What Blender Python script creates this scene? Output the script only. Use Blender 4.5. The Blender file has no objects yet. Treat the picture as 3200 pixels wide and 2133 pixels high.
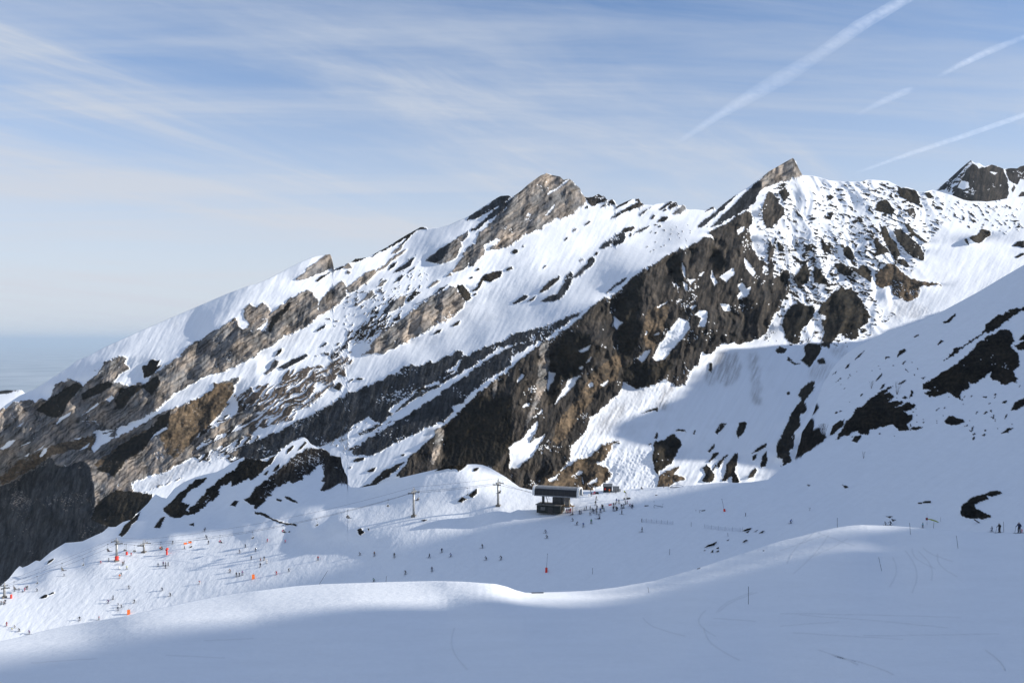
import bpy, math, random
import numpy as np

scene = bpy.context.scene
COL = scene.collection

# ------------------------------------------------------------------ camera, sky, sun, exposure
FPX = 3111.0                                  # focal length in survey pixels (35 mm lens on a 3200 px wide frame)
CX, CY = 1600.0, 1066.5
cam = bpy.data.cameras.new("camera")
cam.lens = 35.0
cam.sensor_width = 36.0
cam.clip_start = 0.5
cam.clip_end = 700000.0
cam_ob = bpy.data.objects.new("camera", cam)
cam_ob.location = (0, 0, 0)
cam_ob.rotation_euler = (math.pi / 2, 0, 0)
COL.objects.link(cam_ob)
scene.camera = cam_ob

SUN_EL = math.radians(20.0)
SUN_A = math.radians(5.0)                     # how far the sun stands behind the camera's right-hand side
LDIR = np.array([math.cos(SUN_EL) * math.cos(SUN_A), -math.cos(SUN_EL) * math.sin(SUN_A), math.sin(SUN_EL)])
sun = bpy.data.lights.new("sun", 'SUN')
sun.energy = 3.7
sun.angle = math.radians(0.53)
sun.color = (1.0, 0.925, 0.82)
sun_ob = bpy.data.objects.new("sun", sun)
from mathutils import Vector
sun_ob.rotation_euler = Vector(tuple(LDIR)).to_track_quat('Z', 'Y').to_euler()
COL.objects.link(sun_ob)

world = bpy.data.worlds.new("World")
scene.world = world
world.use_nodes = True
wn, wl = world.node_tree.nodes, world.node_tree.links
wn.clear()
def W(t, **kw):
    n = wn.new(t)
    for k, v in kw.items():
        setattr(n, k, v)
    return n
w_out = W('ShaderNodeOutputWorld')
w_bg = W('ShaderNodeBackground')
w_sky = W('ShaderNodeTexSky', sky_type='NISHITA', sun_disc=False, sun_elevation=SUN_EL,
          sun_rotation=math.radians(90) + SUN_A, altitude=1800.0, air_density=1.0, dust_density=0.6, ozone_density=4.5)
w_bg.inputs['Strength'].default_value = 0.088
def wmath(op, a, b=None, c=None, clamp=False):
    n = W('ShaderNodeMath', operation=op, use_clamp=clamp)
    for i, v in enumerate((a, b, c)):
        if v is None:
            continue
        if isinstance(v, (int, float)):
            n.inputs[i].default_value = v
        else:
            wl.new(v, n.inputs[i])
    return n.outputs[0]
w_tc = W('ShaderNodeTexCoord')
w_sep = W('ShaderNodeSeparateXYZ')
wl.new(w_tc.outputs['Generated'], w_sep.inputs[0])
zz = wmath('MAXIMUM', w_sep.outputs['Z'], 0.0)
zz = wmath('ADD', zz, 0.10)
pu = wmath('DIVIDE', w_sep.outputs['X'], zz)      # where the view ray meets the cirrus layer
pv = wmath('DIVIDE', w_sep.outputs['Y'], zz)
def cirrus(angle, sx, sy, detail, rough, lo, hi, off, dist=0.4):
    comb = W('ShaderNodeCombineXYZ')
    wl.new(pu, comb.inputs[0]); wl.new(pv, comb.inputs[1])
    mp = W('ShaderNodeMapping')
    mp.inputs['Rotation'].default_value = (0, 0, angle)
    mp0 = W('ShaderNodeMapping')
    mp0.inputs['Location'].default_value = (off, off * 0.37, 0)
    mp0.inputs['Scale'].default_value = (sx, sy, 1)
    wl.new(comb.outputs[0], mp.inputs[0]); wl.new(mp.outputs[0], mp0.inputs[0])
    nz = W('ShaderNodeTexNoise')
    nz.inputs['Scale'].default_value = 1.0
    nz.inputs['Detail'].default_value = detail
    nz.inputs['Roughness'].default_value = rough
    nz.inputs['Distortion'].default_value = dist
    wl.new(mp0.outputs[0], nz.inputs['Vector'])
    mr = W('ShaderNodeMapRange', interpolation_type='SMOOTHSTEP')
    mr.inputs['From Min'].default_value = lo
    mr.inputs['From Max'].default_value = hi
    wl.new(nz.outputs['Fac'], mr.inputs['Value'])
    return mr.outputs['Result']
c1 = cirrus(math.radians(-62), 0.22, 0.85, 10, 0.60, 0.44, 0.62, 9.9, 0.5)
c2 = cirrus(math.radians(-54), 0.8, 3.0, 10, 0.68, 0.30, 0.72, 11.7, 1.2)
c3 = cirrus(math.radians(-4), 0.22, 1.6, 9, 0.62, 0.42, 0.66, 27.1, 0.3)
c4 = cirrus(math.radians(-40), 0.35, 1.0, 9, 0.62, 0.46, 0.70, 41.3, 0.8)
cl = wmath('MULTIPLY', c1, wmath('ADD', wmath('MULTIPLY', c2, 0.7), 0.35))
cl = wmath('ADD', cl, wmath('MULTIPLY', c3, 0.55))
cl = wmath('ADD', cl, wmath('MULTIPLY', c4, 0.35), clamp=True)
veil = W('ShaderNodeMapRange', interpolation_type='SMOOTHSTEP')
veil.inputs['From Min'].default_value = 0.36
veil.inputs['From Max'].default_value = -0.03
veil.inputs['To Min'].default_value = 0.0
veil.inputs['To Max'].default_value = 0.92
wl.new(w_sep.outputs['Z'], veil.inputs['Value'])
cl = wmath('MULTIPLY', cl, 0.90)
w_mix = W('ShaderNodeMix', data_type='RGBA')
wl.new(cl, w_mix.inputs['Factor'])
wl.new(w_sky.outputs['Color'], w_mix.inputs['A'])
w_mix.inputs['B'].default_value = (3.35, 3.75, 4.45, 1)
w_veil = W('ShaderNodeMix', data_type='RGBA')
wl.new(veil.outputs['Result'], w_veil.inputs['Factor'])
wl.new(w_mix.outputs['Result'], w_veil.inputs['A'])
w_veil.inputs['B'].default_value = (4.35, 4.45, 4.75, 1)
wl.new(w_veil.outputs['Result'], w_bg.inputs['Color'])
wl.new(w_bg.outputs[0], w_out.inputs['Surface'])

vs = scene.view_settings
vs.view_transform = 'Standard'
vs.look = 'None'
vs.gamma = 1.0
vs.use_curve_mapping = False
vs.exposure = 0.90
scene.cycles.use_denoising = True
scene.cycles.max_bounces = 6
scene.cycles.volume_bounces = 0
scene.cycles.use_adaptive_sampling = False

# ------------------------------------------------------------------ helpers: objects
def mesh_from(name, verts, faces, mats=None, smooth=True):
    me = bpy.data.meshes.new(name)
    verts = np.asarray(verts, np.float32).reshape(-1, 3)
    me.vertices.add(len(verts))
    me.vertices.foreach_set('co', verts.ravel())
    if isinstance(faces, np.ndarray):
        k = faces.shape[1]
        n = len(faces)
        me.loops.add(n * k)
        me.loops.foreach_set('vertex_index', faces.astype(np.int32).ravel())
        me.polygons.add(n)
        me.polygons.foreach_set('loop_start', np.arange(0, n * k, k, dtype=np.int32))
    else:
        n = len(faces)
        ls = [len(f) for f in faces]
        st = np.concatenate([[0], np.cumsum(ls)[:-1]]).astype(np.int32) if n else np.zeros(0, np.int32)
        me.loops.add(int(sum(ls)))
        me.loops.foreach_set('vertex_index', np.array([i for f in faces for i in f], np.int32))
        me.polygons.add(n)
        me.polygons.foreach_set('loop_start', st)
    me.polygons.foreach_set('use_smooth', np.full(n, smooth, bool))
    for m in (mats or []):
        me.materials.append(m)
    me.update(calc_edges=True)
    return me
def add_obj(name, me, parent=None, loc=None):
    o = bpy.data.objects.new(name, me)
    COL.objects.link(o)
    if parent is not None:
        o.parent = parent
    if loc is not None:
        o.location = loc
    return o
def empty(name, loc=(0, 0, 0), rz=0.0):
    o = bpy.data.objects.new(name, None)
    o.location = loc
    o.rotation_euler = (0, 0, rz)
    o.empty_display_size = 0.5
    COL.objects.link(o)
    return o
def tag(o, label, cat, group=None, kind=None):
    o['label'] = label
    o['category'] = cat
    if group:
        o['group'] = group
    if kind:
        o['kind'] = kind
    return o

# ------------------------------------------------------------------ helpers: numpy noise
_rng = np.random.RandomState(7)
_perm = np.concatenate([_rng.permutation(512)] * 2).astype(np.int32)
_ga = _rng.rand(512) * 2 * np.pi
_gx, _gy = np.cos(_ga).astype(np.float32), np.sin(_ga).astype(np.float32)
def perlin(x, y):
    xf = np.floor(x); yf = np.floor(y)
    xi = xf.astype(np.int32) & 511; yi = yf.astype(np.int32) & 511
    fx = (x - xf).astype(np.float32); fy = (y - yf).astype(np.float32)
    x1 = (xi + 1) & 511; y1 = (yi + 1) & 511
    px0 = _perm[xi]; px1 = _perm[x1]
    h00 = _perm[px0 + yi]; h10 = _perm[px1 + yi]; h01 = _perm[px0 + y1]; h11 = _perm[px1 + y1]
    u = fx * fx * fx * (fx * (fx * 6 - 15) + 10); v = fy * fy * fy * (fy * (fy * 6 - 15) + 10)
    a = _gx[h00] * fx + _gy[h00] * fy
    b = _gx[h10] * (fx - 1) + _gy[h10] * fy
    c = _gx[h01] * fx + _gy[h01] * (fy - 1)
    d = _gx[h11] * (fx - 1) + _gy[h11] * (fy - 1)
    return (a + (b - a) * u + ((c + (d - c) * u) - (a + (b - a) * u)) * v) * 1.4
def fbm(x, y, o=4, r=0.5, off=0.0):
    s = np.zeros(np.shape(x), np.float32); a = 1.0; t = 0.0
    for i in range(o):
        s += a * perlin(x * (2.0 ** i) + 17.3 * i + off, y * (2.0 ** i) + 5.7 * i + off * 1.7)
        t += a; a *= r
    return s / t
def ridged(x, y, o=4, r=0.5, off=0.0):
    s = np.zeros(np.shape(x), np.float32); a = 1.0; t = 0.0
    for i in range(o):
        s += a * (1.0 - 2.0 * np.abs(perlin(x * (2.0 ** i) + 31.1 * i + off, y * (2.0 ** i) + 9.2 * i - off)))
        t += a; a *= r
    return s / t
def aniso(px, py, ang, sx, sy):
    """coordinates along and across a direction: ang in degrees, picture sense (positive = downwards to the right)"""
    c, s = math.cos(math.radians(ang)), math.sin(math.radians(ang))
    return (px * c + py * s) / sx, (-px * s + py * c) / sy
def sstep(a, b, x):
    t = np.clip((x - a) / (b - a), 0, 1)
    return t * t * (3 - 2 * t)
def inpoly(px, py, poly):
    res = np.zeros(px.shape, bool)
    n = len(poly)
    j = n - 1
    for i in range(n):
        xi, yi = poly[i]; xj, yj = poly[j]
        if yi != yj:
            c = ((yi > py) != (yj > py)) & (px < (xj - xi) * (py - yi) / (yj - yi) + xi)
            res ^= c
        j = i
    return res
def parse(segs, sc=0.34):
    pts = []
    for x0, y0, s in segs:
        v = [float(t) for t in s.split()]
        pts += [(x0 + v[i] * sc, y0 + v[i + 1] * sc) for i in range(0, len(v), 2)]
    return np.array(pts)

# ------------------------------------------------------------------ helpers: survey bearings -> terrain
# every terrain sheet is surveyed from one station: a bearing (px, py) and a distance give a point of the ground
def tps_fit(ctrl):
    c = np.array(ctrl, float)
    p = c[:, :2] / 1000.0
    val = 1000.0 / c[:, 2]
    n = len(p)
    r2 = ((p[:, None] - p[None]) ** 2).sum(-1)
    K = np.where(r2 > 0, r2 * np.log(r2 + 1e-12), 0) * 0.5
    P = np.c_[np.ones(n), p]
    A = np.zeros((n + 3, n + 3))
    A[:n, :n] = K + np.eye(n) * 1e-4
    A[:n, n:] = P; A[n:, :n] = P.T
    w = np.linalg.solve(A, np.r_[val, 0, 0, 0])
    def f(px, py):
        sh = np.shape(px)
        q = np.c_[np.ravel(px), np.ravel(py)] / 1000.0
        out = np.zeros(len(q))
        for k in range(0, len(q), 20000):
            d2 = ((q[k:k + 20000, None] - p[None]) ** 2).sum(-1)
            out[k:k + 20000] = (np.where(d2 > 0, d2 * np.log(d2 + 1e-12), 0) * 0.5) @ w[:n] + w[n] + q[k:k + 20000] @ w[n + 1:]
        return (1000.0 / np.maximum(out, 0.02)).reshape(sh)
    return f
def dct2(a, inv=False):
    # orthogonal-free DCT-II / its inverse along both axes by mirrored FFTs
    for ax in (0, 1):
        n = a.shape[ax]
        k = np.arange(n)
        sh = [1, 1]; sh[ax] = n
        if not inv:
            m = np.concatenate([a, np.flip(a, ax)], ax)
            F = np.fft.fft(m, axis=ax)
            F = np.take(F, k, ax)
            a = np.real(F * np.exp(-1j * np.pi * k / (2 * n)).reshape(sh)) * 0.5
        else:
            w = np.exp(1j * np.pi * k / (2 * n)).reshape(sh)
            c = a * w
            sl0 = [slice(None)] * 2; sl0[ax] = slice(0, 1)
            c = c.astype(complex)
            c[tuple(sl0)] *= 0.5
            sh2 = list(a.shape); sh2[ax] = 2 * n
            full = np.zeros(sh2, complex)
            sl = [slice(None)] * 2; sl[ax] = slice(0, n)
            full[tuple(sl)] = c
            a = np.take(np.real(np.fft.ifft(full, axis=ax)), k, ax) * 4.0
    return a
def screened_poisson(gx, gy, L0, ell, wx=1.0):
    """gx at [i, j+1/2], gy at [i+1/2, j]: find L with these steps, tied softly to L0 over ell cells"""
    h, w = L0.shape
    lam = 1.0 / (ell * ell)
    div = np.zeros_like(L0)
    ax_ = wx * 0.5 * (gx[:, 1:] + gx[:, :-1]); ay_ = 0.5 * (gy[1:] + gy[:-1])
    div[:, :-1] += ax_; div[:, 1:] -= ax_
    div[:-1] += ay_; div[1:] -= ay_
    rhs = -div + lam * L0
    ev = (2 - 2 * np.cos(np.pi * np.arange(h) / h))[:, None] + wx * (2 - 2 * np.cos(np.pi * np.arange(w) / w))[None]
    R = dct2(rhs)
    L = dct2(R / (ev + lam), inv=True)
    return L
class Depth:
    """distance as a function of bearing, on a regular grid of bearings"""
    def __init__(s, x0, x1, y0, y1, st):
        s.x0, s.y0, s.st = x0, y0, st
        s.gx = np.arange(x0, x1 + st, st, dtype=float); s.gy = np.arange(y0, y1 + st, st, dtype=float)
        s.PX, s.PY = np.meshgrid(s.gx, s.gy)
        s.D = None
    def base(s, ctrl):
        f = tps_fit(ctrl)
        k = 6
        cx = np.linspace(s.gx[0], s.gx[-1], len(s.gx) // k + 2); cy = np.linspace(s.gy[0], s.gy[-1], len(s.gy) // k + 2)
        A = f(*np.meshgrid(cx, cy))
        B = np.array([np.interp(s.gx, cx, r) for r in A])
        s.D = np.array([np.interp(s.gy, cy, c) for c in B.T]).T
    def refine(s, az, st, ell, wx=1.0, top=None, bot=None, iters=10):
        U = (s.PX - CX) / FPX; V = (CY - s.PY) / FPX
        th = np.degrees(np.arctan(U))
        az = np.clip(az, -82 - th, 82 - th)
        a, t = np.radians(az), np.radians(st)
        nx, ny, nz = np.sin(a) * np.sin(t), -np.cos(a) * np.sin(t), np.cos(t)
        nr = np.minimum(nx * U + ny + nz * V, -0.13)
        gx = (-nx / nr) * (s.st / FPX)
        gy = (-nz / nr) * (-s.st / FPX)
        L0 = np.log(s.D)
        L = L0.copy()
        if top is None:
            s.D = np.exp(screened_poisson(gx, gy, L0, ell, wx))
            return
        # only the ground that belongs to the sheet is tied to the notes; beyond it the surface runs on freely
        ins = (s.PY > np.interp(s.PX, top[:, 0], top[:, 1]) - 12) & (s.PY < np.interp(s.PX, bot[:, 0], bot[:, 1]) + 12)
        L = screened_poisson(gx, gy, L0, ell, wx)
        for _ in range(iters):
            cx = np.gradient(L, axis=1); cy = np.gradient(L, axis=0)
            L = screened_poisson(np.where(ins, gx, cx), np.where(ins, gy, cy), np.where(ins, L0, L), ell, wx)
        L += np.median((L0 - L)[ins])
        s.D = np.exp(L)
    def __call__(s, px, py):
        fx = np.clip((np.asarray(px, float) - s.x0) / s.st, 0, len(s.gx) - 1.001)
        fy = np.clip((np.asarray(py, float) - s.y0) / s.st, 0, len(s.gy) - 1.001)
        i = fx.astype(int); j = fy.astype(int); u = fx - i; v = fy - j
        D = s.D
        return (D[j, i] * (1 - u) + D[j, i + 1] * u) * (1 - v) + (D[j + 1, i] * (1 - u) + D[j + 1, i + 1] * u) * v
def point(px, py, d):
    return np.stack([np.asarray(d) * (np.asarray(px) - CX) / FPX, np.asarray(d) * np.ones_like(np.asarray(px, float)),
                     np.asarray(d) * (CY - np.asarray(py)) / FPX], -1)
def idw_field(pts, PX, PY, p=2.6):
    """smooth field of (azimuth, steepness) from scattered notes"""
    num_a = np.zeros(PX.shape); num_s = np.zeros(PX.shape); den = np.zeros(PX.shape)
    for x, y, a, s in pts:
        w = 1.0 / (((PX - x) ** 2 + (PY - y) ** 2) / 1e4 + 0.05) ** (p / 2)
        num_a += w * a; num_s += w * s; den += w
    return num_a / den, num_s / den
def blur(a, n):
    for _ in range(n):
        b = np.pad(a, 1, mode='edge')
        a = (b[1:-1, 1:-1] * 4 + b[:-2, 1:-1] * 2 + b[2:, 1:-1] * 2 + b[1:-1, :-2] * 2 + b[1:-1, 2:] * 2
             + b[:-2, :-2] + b[:-2, 2:] + b[2:, :-2] + b[2:, 2:]) / 16
    return a
# ------------------------------------------------------------------ survey notes: the mountain
A, B_, C_, D_ = (0, 750), (800, 500), (1600, 450), (2400, 450)
E_, F_, G_, H_ = (0, 1200), (800, 950), (1600, 950), (2400, 950)
I_, J_, K_, M_ = (0, 1600), (800, 1450), (1600, 1450), (2400, 1450)
def q(t, s):
    return (t[0], t[1], s)
SKY = parse([q((0, 0), "-100 1305 -60 1296 0 1279 21 1262 62 1235 105 1217 150 1189 173 1174 205 1154 240 1127 275 1113 330 1083 442 1033 544 989 646 945 714 916 782 891 800 888"),], 1.0)
SKY = np.vstack([SKY, parse([
    q(B_, "120 1090 270 1010 420 935 540 885 640 868 682 865 700 905 716 1000 800 965 848 944 865 945 915 905 955 903 1020 895 1080 865 1200 800 1350 708 1440 655 1510 617 1565 615 1580 630 1680 622 1780 596 1880 550 1950 520 2060 445 2220 345 2250 330 2280 328 2320 325 2345 338"),
    q(C_, "20 475 70 440 150 370 260 290 320 265 380 288 440 298 474 330 520 318 560 340 590 378 622 402 642 450 665 482 690 487 740 487 795 458 825 478 850 475 870 512 905 510 925 506 950 530 957 556 1000 550 1050 528 1110 503 1165 500 1180 530 1213 556 1290 560 1320 550 1400 540 1450 525 1510 530 1528 565 1575 556 1597 575 1602 600 1680 600 1760 610 1840 575 1858 576 1862 598 1890 598 1930 560 2010 500 2080 450 2170 398 2250 340 2353 258"),
    q(D_, "30 240 80 212 160 165 230 128 258 165 280 220 316 285 400 290 470 305 560 335 700 345 850 346 910 326 1010 332 1100 338 1180 378 1220 400 1270 395 1330 412 1380 440 1440 440 1510 420 1580 440 1690 470 1800 515 1860 525 1950 525 2010 530 2090 520 2200 500 2353 480 2700 470")])])
# the mountain's snow: bearing x, y, azimuth of the slope (0 = towards the station, + = to the right), steepness
SNOW_N = [
    (300, 1110, -24, 30), (100, 1230, -26, 30), (700, 925, -24, 30), (900, 830, -22, 30), (480, 1080, -4, 32), (420, 1130, -6, 32), (560, 1010, -14, 31), (640, 1010, -34, 33), (380, 1160, -36, 33),
    (760, 990, 6, 34), (1000, 880, 26, 36), (900, 880, 22, 35), (1080, 760, 30, 35), (1180, 790, 28, 35), (1290, 740, -28, 32), (1340, 720, -30, 32), (1240, 740, 10, 33),
    (1230, 830, -4, 34), (1380, 680, -24, 32), (1120, 930, -12, 36), (1000, 1030, 22, 36), (1250, 900, 10, 36), (1370, 850, -24, 34), (1310, 860, 6, 35),
    (1060, 1060, 14, 36), (900, 1150, 20, 36), (820, 1130, 26, 35), (1150, 1010, -14, 36), (1500, 850, 22, 37), (1700, 800, 24, 37), (1800, 760, 24, 37),
    (1950, 690, 24, 36), (2100, 660, 22, 35), (1500, 940, 22, 37), (1250, 1070, 24, 37), (1000, 1210, 22, 37), (1380, 1000, 18, 37),
    (1250, 1130, -30, 35), (1700, 940, -40, 36), (1900, 850, -40, 36), (2100, 730, -40, 35), (1500, 1060, -40, 36), (1000, 1290, -30, 35), (1380, 1070, -30, 35), (1600, 980, -30, 35),
    (600, 1420, -14, 36), (800, 1330, -20, 36), (1150, 1330, -24, 35), (1000, 1430, -26, 35), (1300, 1400, -22, 36), (1500, 1250, -20, 35),
    (2450, 600, 2, 36), (2600, 600, 0, 36), (2500, 800, 6, 38), (2700, 700, 2, 36), (2650, 900, 6, 38), (2900, 650, 4, 34), (2950, 800, 6, 33),
    (3050, 800, 2, 29), (3140, 720, 6, 30), (2950, 930, 2, 26), (3100, 880, 0, 24), (2850, 990, 4, 27), (2620, 1000, 20, 36), (2420, 1000, 20, 38), (3200, 1000, 4, 26), (2900, 1150, 6, 28), (3100, 1300, 6, 28), (2700, 1300, 4, 30),
    
    (2350, 1130, -4, 32), (2200, 1180, 0, 33), (2380, 1300, -10, 32), (2050, 1260, 2, 33), (1950, 1330, 6, 34), (1850, 1380, 8, 34), (2000, 1420, 6, 32),
    (2150, 1480, 6, 30), (2300, 1480, 4, 30), (1950, 1480, 8, 32), (1650, 1420, 14, 36), (2200, 1350, 0, 33), (2480, 1400, -10, 30)]
CTRL_C = [
    (0, 1275, 1750), (-100, 1310, 1760), (-100, 1900, 1020), (400, 1090, 1830), (1030, 800, 2030), (1500, 640, 1980), (1715, 545, 1960), (2000, 640, 1900), (2230, 640, 1800),
    (2490, 495, 1450), (2550, 560, 1450), (2850, 570, 1500), (3100, 640, 1650), (3270, 640, 1700), (3150, 850, 1400), (2990, 950, 1300), (2780, 1020, 1170),
    (2680, 1075, 1080), (2500, 1100, 1020), (2250, 1100, 1010), (2450, 1440, 790), (2200, 1350, 870), (2250, 1490, 800), (2050, 1450, 830), (1860, 1390, 890),
    (1700, 1500, 830), (1950, 1530, 790), (2110, 1240, 950), (2000, 1050, 1120), (1900, 950, 1250), (1600, 1150, 1080), (1400, 1350, 950), (1250, 1490, 880),
    (1750, 1000, 1240), (1900, 780, 1680), (1500, 1000, 1450), (1100, 1150, 1330), (1300, 1200, 1190), (1000, 1300, 1190), (800, 1420, 1160), (880, 1000, 1680),
    (1350, 950, 1560), (600, 1100, 1610), (700, 1200, 1420), (100, 1420, 1360), (200, 1600, 1130), (0, 1800, 1050), (500, 1480, 1180), (350, 1350, 1350),
    (1000, 1480, 1020), (1150, 1500, 950), (3280, 900, 1450), (3000, 1100, 1250), (3200, 1400, 1050), (2800, 1400, 950), (2600, 1300, 950)
    ]
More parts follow.
